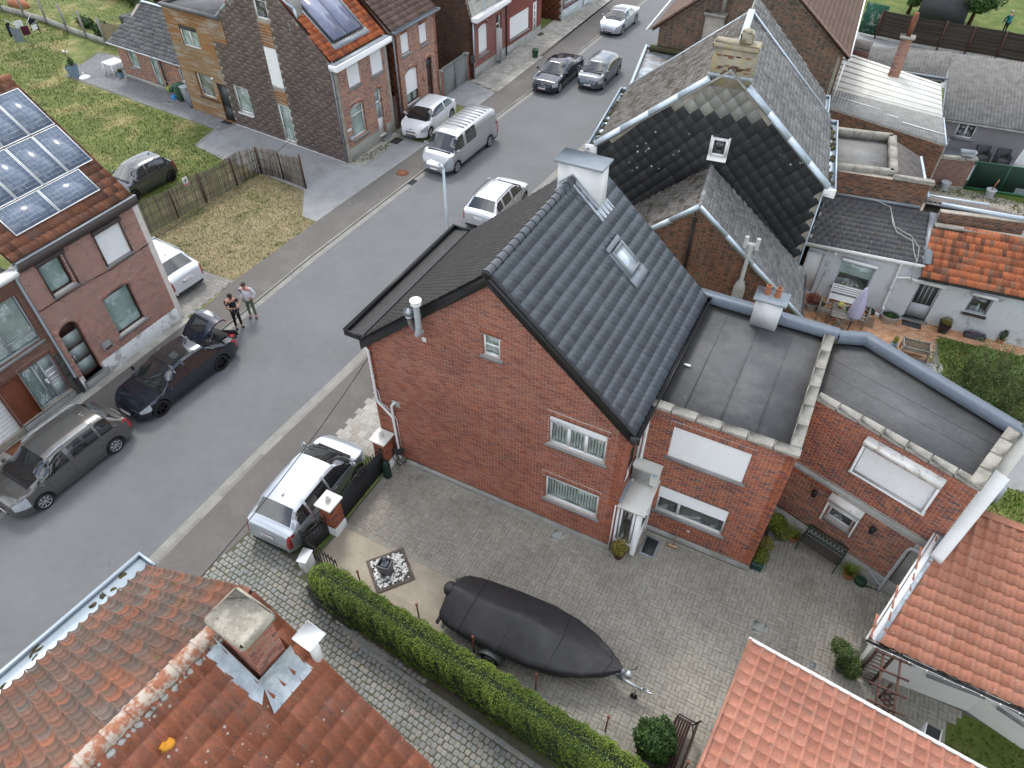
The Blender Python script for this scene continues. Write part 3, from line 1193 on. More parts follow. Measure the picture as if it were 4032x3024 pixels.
M_gravelb=mat('beige_gravel',(.36,.32,.25),.95,var=.14,scale=1.6,bump=1.0,bscale=60,stain=[((.24,.20,.13),30,.55,.66,.6),((.50,.47,.40),24,.58,.68,.6)])
M_gravely=mat('yard_gravel',(.28,.255,.215),.95,var=.2,scale=1.0,bump=.8,bscale=40,stain=[((.13,.16,.06),1.0,.57,.66,.7)])
M_sand=mat('joint_sand',(.14,.135,.115),.95,var=.2,scale=3)
M_sandm=mat('mossy_joints',(.085,.088,.055),.95,var=.3,scale=2)
M_grass=mat('lawn',(.105,.135,.032),.95,var=.28,scale=.6,bump=1.0,bscale=22,stain=[((.30,.25,.115),.45,.50,.66,.75),((.27,.22,.10),2.2,.53,.68,.5),((.055,.10,.018),1.2,.58,.75,.55)])
M_drygrass=mat('dry_lawn',(.245,.205,.115),.95,var=.2,scale=1.2,bump=1.0,bscale=22,stain=[((.10,.115,.035),.75,.52,.64,.8),((.085,.11,.03),2.6,.56,.68,.55),((.33,.28,.18),4,.58,.72,.5)])
M_green=mat('green_lawn',(.085,.125,.022),.95,var=.25,scale=1.1,bump=1.0,bscale=26,stain=[((.20,.18,.065),.9,.52,.66,.6)])
M_corr=mat('fibre_cement',(.20,.195,.185),.92,var=.25,scale=2.5,bump=.5,stain=[((.10,.098,.09),3.2,.5,.66,.7),((.38,.38,.36),14,.60,.70,.5)])
M_corrb=mat('brown_fibre_cement',(.175,.155,.145),.92,var=.2,scale=2.5,bump=.4,stain=[((.09,.085,.08),3.2,.5,.66,.6)])
M_corrw=mat('translucent_sheet',(.66,.66,.60),.6,var=.08,scale=2,stain=[((.45,.44,.38),1.2,.54,.72,.6)])
M_render=mat('white_render',(.60,.63,.66),.85,var=.06,scale=1.0,bump=.3,stain=[((.40,.42,.44),1.2,.52,.66,.45),((.22,.23,.24),2.2,.60,.68,.6),((.30,.31,.31),8,.62,.70,.5)])
M_greyr=mat('grey_painted_brick',(.27,.255,.265),.8,var=.05,scale=1.5)
M_plas=mat('plastic_green',(.025,.12,.06),.45,var=.1)
M_green2=mat('green_netting',(.010,.035,.024),.8,var=.25,scale=8)
M_tarp=mat('boat_cover',(.028,.028,.030),.55,var=.14,scale=2.5,spec=.4,bump=.15,bscale=300,stain=[((.06,.06,.062),1.1,.55,.75,.6),((.20,.20,.20),5.0,.70,.74,.5)])
M_rubber=mat('tyre_rubber',(.016,.016,.017),.8,var=.2)
M_mail=mat('grey_box',(.22,.22,.21),.5,var=.1)
M_red=mat('red_plastic',(.55,.03,.03),.4,var=.1)
M_blue=mat('blue_print',(.02,.17,.45),.5,var=.05)
M_ink=mat('black_print',(.01,.01,.012),.6,var=.05)
M_redink=mat('red_print',(.45,.02,.05),.5,var=.05)
BR_main=piece_mats('red_brick',[(.227,.083,.061),(.307,.103,.066),(.368,.124,.072),(.410,.148,.083),(.337,.142,.105)],low=(.80,1.12),over=[((.33,.26,.24),.5,.55,.75,.22)])
BR_main2=piece_mats('orange_red_brick',[(.133,.080,.080),(.334,.103,.060),(.404,.127,.067),(.452,.157,.074),(.275,.098,.068)],low=(.85,1.1))
BR_low=piece_mats('mixed_brick',[(.126,.095,.095),(.270,.114,.083),(.395,.158,.095),(.433,.207,.120),(.233,.120,.101)],low=(.85,1.1))
BR_left=piece_mats('pink_red_brick',[(.182,.108,.097),(.310,.124,.094),(.405,.155,.108),(.445,.202,.148),(.337,.202,.141)],low=(.85,1.1))
BR_orange=piece_mats('orange_brick',[(.123,.072,.089),(.296,.123,.089),(.434,.192,.112),(.503,.250,.135),(.365,.169,.146)],low=(.85,1.1))
BR_pinky=piece_mats('pale_red_brick',[(.20,.06,.05),(.27,.08,.065),(.33,.10,.08),(.24,.09,.08)])
BR_dark=piece_mats('dark_red_brick',[(.127,.056,.043),(.192,.075,.056),(.231,.095,.062),(.166,.082,.068)])
BR_old=piece_mats('old_brick',[(.05,.042,.035),(.13,.055,.032),(.22,.085,.045),(.27,.115,.06),(.16,.095,.06)],low=(.8,1.1),over=[((.19,.165,.12),1.3,.56,.72,.35)])
BR_oldd=piece_mats('brown_old_brick',[(.052,.048,.04),(.085,.068,.05),(.15,.105,.068),(.27,.13,.075),(.22,.10,.06)],low=(.75,1.1))
BR_black=piece_mats('sooty_brick',[(.03,.016,.012),(.05,.022,.014),(.075,.03,.018),(.11,.045,.022)],low=(.7,1.2),over=[((.16,.05,.02),1.5,.56,.70,.5)])
TI_back=piece_mats('glazed_black_tile',[(.079,.090,.104),(.090,.104,.122),(.104,.120,.139)],rough=.28,spec=.6,bump=.05,low=(.93,1.06),over=[((.12,.13,.14),2.2,.62,.75,.35)])
TI_ridge=piece_mats('glazed_ridge_tile',[(.035,.045,.058),(.05,.06,.075)],rough=.16,spec=.7,bump=.03)
TI_front=piece_mats('dark_plain_tile',[(.028,.026,.026),(.038,.035,.034),(.050,.045,.043)],rough=.7)
TI_B=piece_mats('weathered_clay_tile',[(.25,.085,.045),(.30,.105,.058),(.34,.125,.07),(.26,.10,.065)],rough=.85,low=(.8,1.12),
over=[((.15,.13,.11),1.1,.52,.70,.55),((.09,.085,.075),14,.56,.64,.65)],
spots=[((.56,.50,.44),5.5,.10,.8,1.4,.52),((.60,.55,.50),13,.10,.7,2.4,.56)])
TI_Bf=piece_mats('mossy_clay_tile',[(.137,.096,.079),(.182,.108,.079),(.228,.108,.073),(.309,.125,.073),(.160,.137,.119)],rough=.92,low=(.75,1.15),bump=.6,
over=[((.115,.105,.09),1.3,.46,.64,.7),((.32,.115,.06),7,.60,.68,.5),((.075,.085,.02),2.0,.63,.68,.75),((.34,.32,.28),6.5,.66,.72,.55)])
TI_A=piece_mats('concrete_tile',[(.34,.145,.092),(.37,.16,.10),(.40,.18,.118)],rough=.85,low=(.88,1.08),over=[((.27,.20,.15),6,.52,.68,.45),((.22,.17,.14),2,.56,.72,.3)],spots=[((.6,.58,.54),3.0,.035,.6,2.0,.45)])
TI_C=piece_mats('worn_concrete_tile',[(.36,.155,.105),(.40,.175,.12),(.43,.20,.14)],rough=.85,low=(.88,1.1),over=[((.22,.18,.15),4.5,.55,.68,.6),((.50,.47,.42),8,.66,.74,.6)])
TI_left=piece_mats('brown_clay_tile',[(.10,.055,.038),(.17,.075,.045),(.24,.10,.055),(.15,.085,.065)],rough=.9,low=(.8,1.15),over=[((.30,.29,.26),6,.62,.70,.6),((.10,.09,.08),2,.54,.7,.5)])
TI_or=piece_mats('orange_clay_tile',[(.28,.075,.03),(.38,.105,.04),(.45,.14,.055),(.20,.07,.04)],rough=.85,low=(.85,1.1),over=[((.07,.045,.035),3,.62,.68,.6)])
TI_or2=piece_mats('streaky_clay_tile',[(.15,.07,.045),(.30,.095,.045),(.40,.13,.06),(.48,.15,.06),(.22,.12,.08)],rough=.85,low=(.8,1.1),over=[((.10,.085,.07),5,.54,.66,.6,(1,1,1))])
TI_h3=piece_mats('brown_concrete_tile',[(.12,.08,.065),(.15,.098,.08),(.18,.12,.10)],rough=.9,over=[((.50,.44,.38),16,.62,.68,.8)],low=(.85,1.1))
TI_N=piece_mats('brown_pantile',[(.15,.10,.078),(.18,.12,.092)],rough=.9,over=[((.32,.15,.07),3,.62,.7,.5)])
SL_gable=piece_mats('purple_brown_slate',[(.165,.129,.121),(.199,.156,.145),(.226,.179,.165)],rough=.8,low=(.85,1.08),bump=.2,over=[((.09,.07,.066),2,.55,.75,.4)])
SL_rust=piece_mats('rust_slate',[(.14,.045,.024),(.19,.065,.032),(.12,.05,.035)],rough=.85,low=(.8,1.1))
SL_dark=piece_mats('dark_diamond_slate',[(.044,.047,.053),(.055,.058,.063),(.069,.071,.075),(.282,.289,.282),(.350,.350,.329),(.417,.417,.390)],rough=.7,low=(.85,1.12),bump=.15,over=[((.055,.06,.055),1.0,.56,.74,.4)],spots=[((.75,.76,.74),3.4,.10,.95,.35,.535)])
SL_old=piece_mats('old_fibre_slate',[(.15,.148,.145),(.20,.197,.195),(.26,.256,.25),(.17,.165,.155)],rough=.92,bump=.6,low=(.82,1.12),over=[((.42,.42,.42),22,.60,.68,.5),((.10,.10,.10),9,.60,.7,.5)])
SL_moss=piece_mats('mossy_fibre_slate',[(.12,.112,.10),(.15,.14,.13),(.19,.178,.165)],rough=.95,bump=.7,low=(.8,1.1),over=[((.055,.042,.022),2.6,.50,.60,.9),((.04,.032,.018),12,.60,.66,.7),((.10,.11,.03),1.0,.66,.74,.6)])
SL_new=piece_mats('grey_slate',[(.062,.066,.072),(.075,.078,.083),(.088,.09,.092),(.078,.072,.068)],rough=.7,low=(.88,1.1),bump=.15)
SL_ann=piece_mats('annex_slate',[(.07,.074,.078),(.095,.098,.10),(.125,.127,.127)],rough=.85,over=[((.42,.43,.42),4.5,.66,.70,.8)],low=(.8,1.15))
PV_court=piece_mats('concrete_paver',[(.277,.260,.218),(.307,.289,.245),(.336,.316,.271),(.301,.289,.254)],rough=.88,low=(.84,1.12),bump=.3,over=[((.33,.32,.29),.7,.56,.74,.5),((.17,.16,.135),.9,.56,.72,.45)])
PV_cob=piece_mats('cobblestone',[(.179,.184,.168),(.221,.231,.215),(.273,.257,.226),(.210,.226,.226),(.252,.231,.200)],rough=.85,low=(.85,1.15),bump=.5)
PV_slab=piece_mats('pavement_slab',[(.30,.29,.26),(.36,.35,.32),(.42,.41,.375),(.29,.26,.225)],rough=.9,low=(.85,1.1),over=[((.2,.19,.17),2,.55,.7,.5)])
PV_patio=piece_mats('terracotta_paver',[(.40,.20,.11),(.50,.28,.16),(.56,.36,.22),(.45,.22,.12)],rough=.8,low=(.9,1.08))
PV_grey=piece_mats('grey_paver',[(.17,.175,.18),(.20,.205,.21),(.22,.225,.23)],rough=.9)
PV_drive=piece_mats('driveway_paver',[(.20,.195,.18),(.24,.235,.22),(.28,.27,.25)],rough=.9,low=(.85,1.1))
WD_box=piece_mats('cladding_board',[(.24,.11,.04),(.30,.145,.055),(.26,.17,.09),(.30,.25,.19)],rough=.65,low=(.85,1.1),over=[((.36,.33,.29),.9,.50,.62,.75,(.8,.8,5)),((.12,.075,.04),2,.6,.72,.5,(1,1,8))])
# ------------------------------------------------------------------ ground, road, pavements
IDF=np.eye(4)
b=MB();b.quad((-160,-90,-.10),(120,-90,-.10),(120,190,-.10),(-160,190,-.10))
b.build('ground',M_grass,kind='structure')
flat('road',[(-9.72,-60),(-9.97,8.4),(-9.66,18),(-9.1,30),(-8.9,55),(-8.2,120),(-1.0,120),(-2.2,55),(-2.4,35),(-3.55,10),(-3.98,-2),(-3.95,-60)],-.055,M_asph)
# drainage channels and kerbs along the road
def strip(name,a,w0,w1,z,m,down=.06):
 P=[(x+w0,y)for x,y in a]+[(x+w1,y)for x,y in reversed(a)]
 return flat(name,P,z,m,down=down)
far_edge=[(-9.72,-60),(-9.97,8.4),(-9.66,18),(-9.1,30),(-8.9,55),(-8.2,120)]
near_edge=[(-3.95,-60),(-3.98,-2),(-3.55,10),(-2.4,35),(-2.2,55)]
gs=flat('gutter_strip',[(x-.04,y)for x,y in far_edge]+[(x+.26,y)for x,y in reversed(far_edge)],-.048,M_kerb)
flat('gutter_strip',[(x-.26,y)for x,y in near_edge]+[(x+.04,y)for x,y in reversed(near_edge)],-.048,M_kerb)
# kerb stones, one metre each, as parts of their kerb line
def kerb_line(pts,w,side,m2):
 root=flat('kerb',[(x,y)for x,y in pts]+[(x+side*w,y)for x,y in reversed(pts)],-.012,M_kerb,down=.08)
 Ms,T=[],[]
 for(xa,ya),(xb,yb)in zip(pts[:-1],pts[1:]):
  L=math.hypot(xb-xa,yb-ya)
  n=int(L)
  fr,_=wallf((xa,ya),(xb,yb),-1 if side>0 else 1)
  for i in range(n):
   y=ya+(yb-ya)*i/n
   if-14<y<62:
    Ms.append(bm_(fr,i*L/n+.006,0,-.06+rnd.uniform(-.003,.003),L/n-.012,w,.062))
    T.append(rnd.random())
 pieces(root,'kerb_stone',m2,BOXV,BOXF,Ms,T,110)
KB=piece_mats('kerb_block',[(.19,.185,.17),(.23,.225,.21),(.27,.26,.24)],rough=.9,over=[((.19,.185,.17),3,.52,.7,.6)])
kerb_line([(-9.76,-30),(-10.01,8.4),(-9.70,18),(-9.14,30),(-8.94,55)],.11,-1,KB)
kerb_line([(-3.91,-30),(-3.94,-2),(-3.51,10),(-2.36,35),(-2.16,55)],.16,1,KB)
flat('far_pavement',[(-9.87,-60),(-10.12,8.4),(-9.81,18),(-9.25,30),(-9.05,55),(-8.4,120),(-11.5,120),(-11.55,55),(-11.05,31),(-11.25,20),(-11.65,12.6),(-11.9,5.1),(-11.62,2.4),(-11.62,-60)],0.0,M_asph2,down=.1)
flat('near_pavement',[(-3.75,-60),(-3.78,-2),(-3.35,10),(-2.2,35),(-2.0,55),(2,55),(2,12),(.0,6.3),(-2.05,6.3),(-2.05,-4.2),(-2.3,-6.4),(-.2,-8.3),(-.6,-60)],0.0,M_asph2,down=.1)
# lawns and yards: sheets a few millimetres apart
flat('lawn',[(-130,-60),(-11.0,-60),(-11.0,160),(-130,160)],-.014,M_grass)
flat('yard',[(-2.2,-60),(80,-60),(80,160),(2,160),(-2.0,50),(-2.3,30)],-.014,M_green)
flat('dry_lawn',[(-11.9,5.15),(-18.3,5.15),(-17.55,13.3),(-14.25,13.1),(-12.7,10.9),(-11.7,10.75)],-.008,M_drygrass)
flat('gravel_drive',[(-11.62,10.85),(-12.66,10.93),(-14.2,13.0),(-17.5,13.35),(-20.7,13.6),(-23.15,14.1),(-23.6,16.6),(-22.9,17.4),(-13.8,16.6),(-13.7,21.6),(-12.2,21.6),(-11.2,20.6)],-.004,M_gravel)
flat('gravel_strip',[(-11.15,25.9),(-13.75,25.9),(-13.75,29.6),(-11.1,28.6)],-.002,M_gravel)
flat('kerb_edging',[(-23.15,14.02),(-23.75,16.6),(-23.6,16.62),(-23.02,14.1)],.012,M_kerb,down=.03)
# small slabs in front of the left houses, slabs by the house doors
pd=flat('slab_pavement',[(-11.62,-9),(-12.3,-9),(-12.3,2.35),(-11.62,2.35)],-.012,M_sand)
paving(pd,IDF,[(-12.1,-9),(-11.6,-9),(-11.6,2.3),(-12.1,2.3)],.42,.25,PV_slab,'stack',limit=60,name='slab',z=.006)
pd=flat('slab_pavement',[(-11.05,28.7),(-13.5,29.4),(-13.5,62),(-11.3,62)],.0,M_sand)
paving(pd,IDF,[(-11.1,28.8),(-13.5,29.5),(-13.4,60),(-11.45,60)],.31,.31,PV_slab,'stack',limit=160,name='slab',z=.010)
pd=flat('slab_pavement',[(-2.06,-.4),(.02,-.4),(.02,8.0),(-2.06,8.0)],.004,M_sand)
paving(pd,IDF,[(-2.05,-.35),(0.0,-.35),(0.0,6.2),(-2.05,6.2)],.29,.29,PV_slab,'stretcher',limit=120,name='slab',z=.014)
pd=flat('slab_pavement',[(-13.8,16.5),(-12.9,16.5),(-12.9,21.0),(-13.8,21.0)],.0,M_sand)
paving(pd,IDF,[(-13.8,16.5),(-13.0,16.5),(-13.0,20.9),(-13.8,20.9)],.29,.29,PV_slab,'stack',limit=40,name='slab',z=.010)
# driveway of the left house
pd=flat('driveway',[(-11.85,2.3),(-11.9,5.15),(-18.5,5.4),(-18.5,1.9),(-12.0,1.9)],-.004,M_sand)
paving(pd,frame((0,0,0),2),[(-11.8,2.7),(-11.72,5.5),(-18.3,5.95),(-18.3,2.6)],.20,.20,PV_drive,'stretcher',limit=160,name='paver',z=.010)
# grey block terrace by the slate-clad house
pd=flat('terrace',[(-38.6,17.5),(-23.2,16.15),(-22.8,17.5),(-27,18.2),(-34.4,19.7),(-36.2,22.0),(-40,21.6)],-.003,M_sand)
paving(pd,frame((0,0,0),-5),[(-39.9,14.2),(-24.6,14.1),(-24.2,15.4),(-28.5,15.7),(-36.0,16.6),(-38.0,18.6),(-41.5,17.9)],.11,.22,PV_grey,'stretcher',limit=220,name='paver',z=.010)
# cobbled lane between tiled house and hedge
pd=flat('lane',[(-2.3,-6.6),(-2.06,-4.2),(.8,-4.5),(1.3,-5.6),(13.5,-6.8),(20,-7.6),(20,-13),(4,-11),(-.3,-9.5)],.002,M_sandm)
paving(pd,frame((0,0,0),-5.7),[(-1.65,-6.75),(-1.5,-4.6),(.6,-4.9),(1.86,-5.5),(12.5,-5.62),(12.5,-8.1),(.8,-8.2),(-.9,-8.6)],.165,.165,PV_cob,'stretcher',limit=300,name='cobblestone',z=.016,jit=.010,h=.05,rough=True,j=.012)
pd=flat('kerb_row',[(2.6,-5.86),(12,-6.75),(12,-6.95),(2.6,-6.05)],.005,M_sandm)
paving(pd,frame((0,0,0),-5.2),[(3.0,-5.62),(12.4,-5.70),(12.4,-5.86),(3.0,-5.78)],.15,.30,PV_cob,'stack',limit=60,name='kerb_stone',z=.03,jit=.006,h=.06)
# paved courtyard
court=flat('courtyard',[(.38,-5.0),(.38,1.3),(12.45,1.3),(12.4,4.3),(16.7,2.8),(16.3,.4),(19.4,.2),(19.4,-6),(13.5,-6.4),(13,-6.3)],.001,M_sand)
poly=[(.45,-.62-2.3),(.45,.0),(8.4,0),(8.4,1.3),(12.42,1.3),(12.42,3.72),(16.5,2.4),(15.8,.1),(15.9,-.3),(18.6,-.2),(18.15,-.9),(18.1,-6),(12.6,-5.9),(12.6,-5.5),(5.15,-4.9),(4.75,-3.05),(.5,-3.02)]
paving(court,IDF,poly,.115,.23,PV_court,'basket',z=.014,limit=300,jit=.0035,j=.007)
paving(court,IDF,[(.5,-3.12),(4.7,-3.12),(4.7,-3.0),(.5,-3.0)],.115,.23,PV_court,'stack',z=.016,limit=20,name='edging_block')
rs=flat('pebble_terrace',[(.5,-3.12),(4.75,-3.12),(5.1,-4.9),(1.2,-4.75),(.45,-4.3)],.008,M_gravelb)
flat('bed_soil',[(1.2,-4.75),(13,-5.8),(13,-6.6),(1.2,-5.8)],.010,M_soil)
# terracotta patio behind
pt=flat('patio',[(10.9,13.6),(16.9,13.9),(16.6,15.75),(22,16.3),(22,16.9),(10.7,16.3)],.001,M_sand)
paving(pt,frame((0,0,0),2),[(11.3,13.4),(17.0,13.3),(17.2,15.15),(22,15.45),(22,16.2),(11.3,15.95)],.10,.21,PV_patio,'stretcher',limit=300,z=.012,name='paver',j=.008)
flat('gravel_yard',[(12.9,12.0),(17.2,11.8),(17.0,14.0),(12.4,13.9)],-.004,M_gravel)
flat('gravel_yard',[(14.2,22.3),(20,23.6),(24,29),(14.8,29.3),(13.2,26)],-.006,M_gravely)
flat('gravel_yard',[(6,44.2),(30,40.8),(30,49.6),(6,51.6)],-.006,M_gravel)
flat('gravel_yard',[(17.9,8.4),(24,8.6),(24,10.6),(18.6,10.4)],-.004,M_gravel)
flat('lawn_patch',[(18.05,-.95),(18.6,-.3),(26,-1.0),(26,-7),(18.0,-6.5)],.004,M_green)
flat('white_terrace',[(19.8,59.5),(30,57.5),(30,66),(20,66)],-.004,mat('pale_tiles',(.62,.60,.56),.8,var=.06))
# grass blades on the lawns: one mass
def tufts(name,polys,n,m,h=(.04,.11),z=0):
 P=[]
 for poly,k in polys:
  xs,ys=[p[0]for p in poly],[p[1]for p in poly]
  c=0
  while c<k:
   x,y=rnd.uniform(min(xs),max(xs)),rnd.uniform(min(ys),max(ys))
   if inpoly(x,y,poly):
    P.append((x,y))
    c+=1
 P=np.array(P)
 n=len(P)
 hh=nr.uniform(h[0],h[1],n)
 an=nr.uniform(0,2*np.pi,n)
 w=hh*.35
 dx,dy=np.cos(an),np.sin(an)
 lx,ly=nr.normal(0,.35,n)*hh,nr.normal(0,.35,n)*hh
 V=np.stack([np.stack([P[:,0]-dx*w,P[:,1]-dy*w,np.full(n,z-.01)],1),np.stack([P[:,0]+dx*w,P[:,1]+dy*w,np.full(n,z-.01)],1),np.stack([P[:,0]+lx,P[:,1]+ly,z+hh],1)],1).reshape(-1,3)
 me=mk_mesh(name,V,np.arange(3*n).reshape(n,3),False,nr.random(n))
 me.materials.append(m)
 link(name,me,kind='stuff')
def grassmat(name,cols,dry,lo,hi,sc):
 m=bpy.data.materials.new(name)
 t=NT(m)
 a=t.n('ShaderNodeAttribute',attribute_name='tint')
 c=t.ramp(a.outputs['Fac'],cols)
 c=t.mix(t.ramp(t.noise(sc,5,.62),[0.0,.85],pos=[lo,hi]),c,dry)
 t.bsdf(c,.8,0,.2)
 return m
G1=grassmat('grass_blades',[(.07,.105,.02),(.12,.155,.035),(.17,.17,.06)],(.30,.25,.115),.50,.66,.45)
G2=grassmat('dry_grass_blades',[(.20,.17,.08),(.30,.25,.14),(.14,.135,.05)],(.10,.125,.03),.50,.62,.75)
G3=grassmat('green_grass_blades',[(.06,.10,.015),(.09,.135,.025),(.13,.15,.04)],(.22,.19,.08),.52,.66,.9)
tufts('grass',[([(-60,7),(-20.5,7),(-18.6,13.6),(-23,14),(-24,16),(-38.5,17.3),(-46,24),(-70,26)],42000),([(-60,24.5),(-36,22.5),(-36,34),(-70,45)],8000)],0,G1)
tufts('dry_grass',[([(-11.9,5.15),(-18.2,5.15),(-17.6,13.2),(-14.3,13.0),(-12.7,10.9),(-11.7,10.75)],12000)],0,G2,(.02,.07))
tufts('green_grass',[([(18.2,-1.1),(18.8,-.4),(24,-1),(24,-6),(18.1,-6)],5000),([(17.6,5.5),(24,4),(24,9),(18.4,8.4)],4000),([(16.8,13.2),(22,13),(22,16.1),(16.7,15.6)],2500),([(18.4,26.6),(24,25),(24,28.5),(19,28.5)],1500),([(20,50.5),(34,48.5),(32,57.5),(20,59)],2500)],0,G3)
# weeds along walls
tufts('weeds',[([(-13.75,16.6),(-13.0,17.4),(-12.9,20.6),(-13.2,20.6)],260),([(-12.2,20.4),(-11.4,20.5),(-11.5,20.9),(-12.2,20.9)],120),([(-13.4,39.2),(-12.9,39.2),(-12.9,39.9),(-13.4,39.9)],150),([(14,28.9),(20,29.2),(20,28.4),(14,28.2)],500)],0,G3,(.03,.12),.01)
# ------------------------------------------------------------------ the red brick house in the middle
KS=.8776
RZ=9.30
def rz(x):
 return RZ-KS*abs(x-4.36)
H=thing('brick_house','red brick house with a glazed black tiled roof in the middle of the view','house',(4.2,3.1,0))
fr,L=wallf((0,0),(8.37,0))
ops=[op(4.10,4.62,6.54,7.26,.10),op(6.12,7.83,3.98,5.12,.12),op(6.09,7.83,1.38,2.48,.12)]
brick_wall(H,fr,L,[(0,rz(0)-.18),(4.36,RZ-.18),(8.37,rz(8.37)-.18)],M_mortar,BR_main,ops,.30,bl=.205,bh=.050,j=.013)
window(H,fr,ops[0],M_white,'curtain',hbars=(.5,),fw=.06)
window(H,fr,ops[1],M_white,'lamella',bars=(.34,.645),box=.26,fw=.065,boxm=M_white)
window(H,fr,ops[2],M_white,'lamella',box=.10,fw=.065,boxm=M_white)
plinth(H,fr,.7,8.39,.30,M_conc)
# side walls
f2,L2=wallf((8.37,0),(8.37,6.2))
o2=[op(.55,1.15,3.2,4.3,.1)]
brick_wall(H,f2,L2,rz(8.37)-.2,M_mortar,BR_main,o2,.30,bl=.205,bh=.05,j=.013,limit=0)
window(H,f2,o2[0],M_dark,'dark',sill=False)
plinth(H,f2,0,L2,.3,M_conc)
f3,L3=wallf((0,6.2),(0,0))
brick_wall(H,f3,L3,rz(0)-.2,M_mortar,BR_main,(),.3,bl=.205,bh=.05,j=.013,limit=0)
f4,L4=wallf((8.37,6.2),(0,6.2))
wall(H,f4,L4,[(0,rz(8.37)-.2),(4.01,RZ-.2),(8.37,rz(0)-.2)],M_mortar)
# roof
deck=M_blackm
roof(H,[(8.52,-.12,rz(8.52)),(8.52,6.32,rz(8.52)),(4.36,6.32,RZ),(4.36,-.12,RZ)],'pan',.212,.352,TI_back,deck,h=.034,th=.014,limit=300,smooth='all',jit=.0015,hole=(4.05,4.85,2.42,3.42),tint=None)
roof(H,[(-.02,6.32,rz(-.02)),(-.02,-.12,rz(-.02)),(4.36,-.12,RZ),(4.36,6.32,RZ)],'flat',.175,.155,TI_front,deck,th=.011,limit=300,stagger=.5,jit=.002)
ridge_caps(H,(4.36,-.16,RZ+.02),(4.36,6.3,RZ+.02),.125,.31,TI_ridge,40)
b=MB();b.ball((4.36,-.17,RZ+.01),.13,.04,.13,12,6);b.build('ridge_end',M_black,H,smooth=True)
# verge boards and verge tiles along the gable
for x1,nm in((8.55,1),(-.08,-1)):
 b=MB()
 z0=rz(x1)
 b.add([(4.36,-.13,RZ+.03),(x1,-.13,z0+.03),(x1,-.13,z0-.34),(4.36,-.13,RZ-.34),(4.36,.0,RZ+.03),(x1,.0,z0+.03),(x1,.0,z0-.34),(4.36,.0,RZ-.34)],
 [[0,1,2,3],[4,5,1,0],[3,2,6,7],[1,5,6,2]])
 b.build('verge_board',M_black,H)
 Ms,T=[],[]
 n=16
 for i in range(n):
  xa,xb=4.36+(x1-4.36)*i/n,4.36+(x1-4.36)*(i+1.04)/n
  p,q=np.array([xa,-.15,rz(xa)+.052-.02]),np.array([xb,-.15,rz(xb)+.052])
  d=q-p
  M=np.eye(4)
  M[:3,0]=d
  M[:3,1]=(0,.13,0)
  nn=np.cross(d/np.linalg.norm(d),(0,1,0))
  M[:3,2]=nn*(-.03 if nn[2]<0 else .03)
  M[:3,3]=p
  Ms.append(M);T.append(rnd.random())
 pieces(H,'verge_tile',piece_mats('verge_tile',[(.010,.010,.011),(.018,.018,.02)],rough=.4,bump=0),BOXV,BOXF,Ms,T,40)
 # gutters
M_gfelt=mat('gutter_lining',(.022,.022,.023),.6,var=.3,scale=4)
b=MB()
b.box(-.68,-.62,-.06,6.4,5.34,5.56);b.box(-.62,-.03,-.06,-.02,5.34,5.56);b.box(-.62,-.03,6.36,6.4,5.34,5.56);b.box(-.70,-.66,-.07,6.41,5.545,5.575)
b.cm=1;b.box(-.62,.0,-.02,6.36,5.34,5.40)
b.quad((-.62,-.02,5.41),(-.05,-.02,5.50),(-.05,6.36,5.50),(-.62,6.36,5.41))
b.build('gutter',[M_black,M_gfelt],H)
gutter(H,(8.50,-.14,5.66),(8.50,6.4,5.66),.19,.16,M_black,(1,0,0))
b=MB();b.bbox(8.46,8.72,-.20,-.14,5.44,5.67,.01);b.build('gutter_end',M_black,H)
# chimney at the far end
b=MB();b.box(3.90,5.20,4.88,5.45,8.3,9.80)
b.build('chimney',mat('chimney_boards',(.74,.75,.75),.5,var=.05),H)
b=MB();b.bbox(3.80,5.28,4.76,5.56,9.80,9.87,.01);b.build('chimney_cap',M_zincd,H)
for pts in([(3.90,4.80),(4.36,4.80)],[(4.36,4.80),(5.24,4.80)]):
 b=MB()
 (xa,ya),(xb,yb)=pts
 b.add([(xa,4.86,rz(xa)+.05),(xb,4.86,rz(xb)+.05),(xb,4.86,rz(xb)+.22),(xa,4.86,rz(xa)+.22),(xa,4.66,rz(xa)+.06),(xb,4.66,rz(xb)+.06)],[[0,1,2,3],[4,5,1,0]])
 b.build('flashing',M_lead,H)
b=MB();b.add([(5.2,4.66,rz(5.2)+.06),(5.2,5.55,rz(5.2)+.06),(5.46,5.55,rz(5.46)+.065),(5.46,4.66,rz(5.46)+.065)],[[0,1,2,3]]);b.build('flashing',M_lead,H)
# roof window
sf=slopef((8.52,-.12,rz(8.52)),(0,1,0),(4.36-8.52,0,RZ-rz(8.52)))
b=MB(sf)
b.box(4.10,4.18,2.50,3.36,0,.13);b.box(4.74,4.82,2.50,3.36,0,.13);b.box(4.18,4.74,2.50,2.58,0,.13);b.box(4.18,4.74,3.28,3.36,0,.15)
b.cm=1;b.box(4.04,4.10,2.44,3.42,0,.07);b.box(4.82,4.88,2.44,3.42,0,.07);b.box(4.0,4.92,2.14,2.46,.03,.062);b.box(4.04,4.88,3.40,3.56,.03,.09)
rw=b.build('roof_window',[mat('window_grey',(.20,.22,.24),.45,var=.05),M_zincd],H)
b=MB(sf);b.box(4.17,4.75,2.57,3.29,.08,.10);b.build('pane',mat('roof_glass',(.50,.56,.62),.05,var=.02,spec=1.0,coat=1.0),rw)
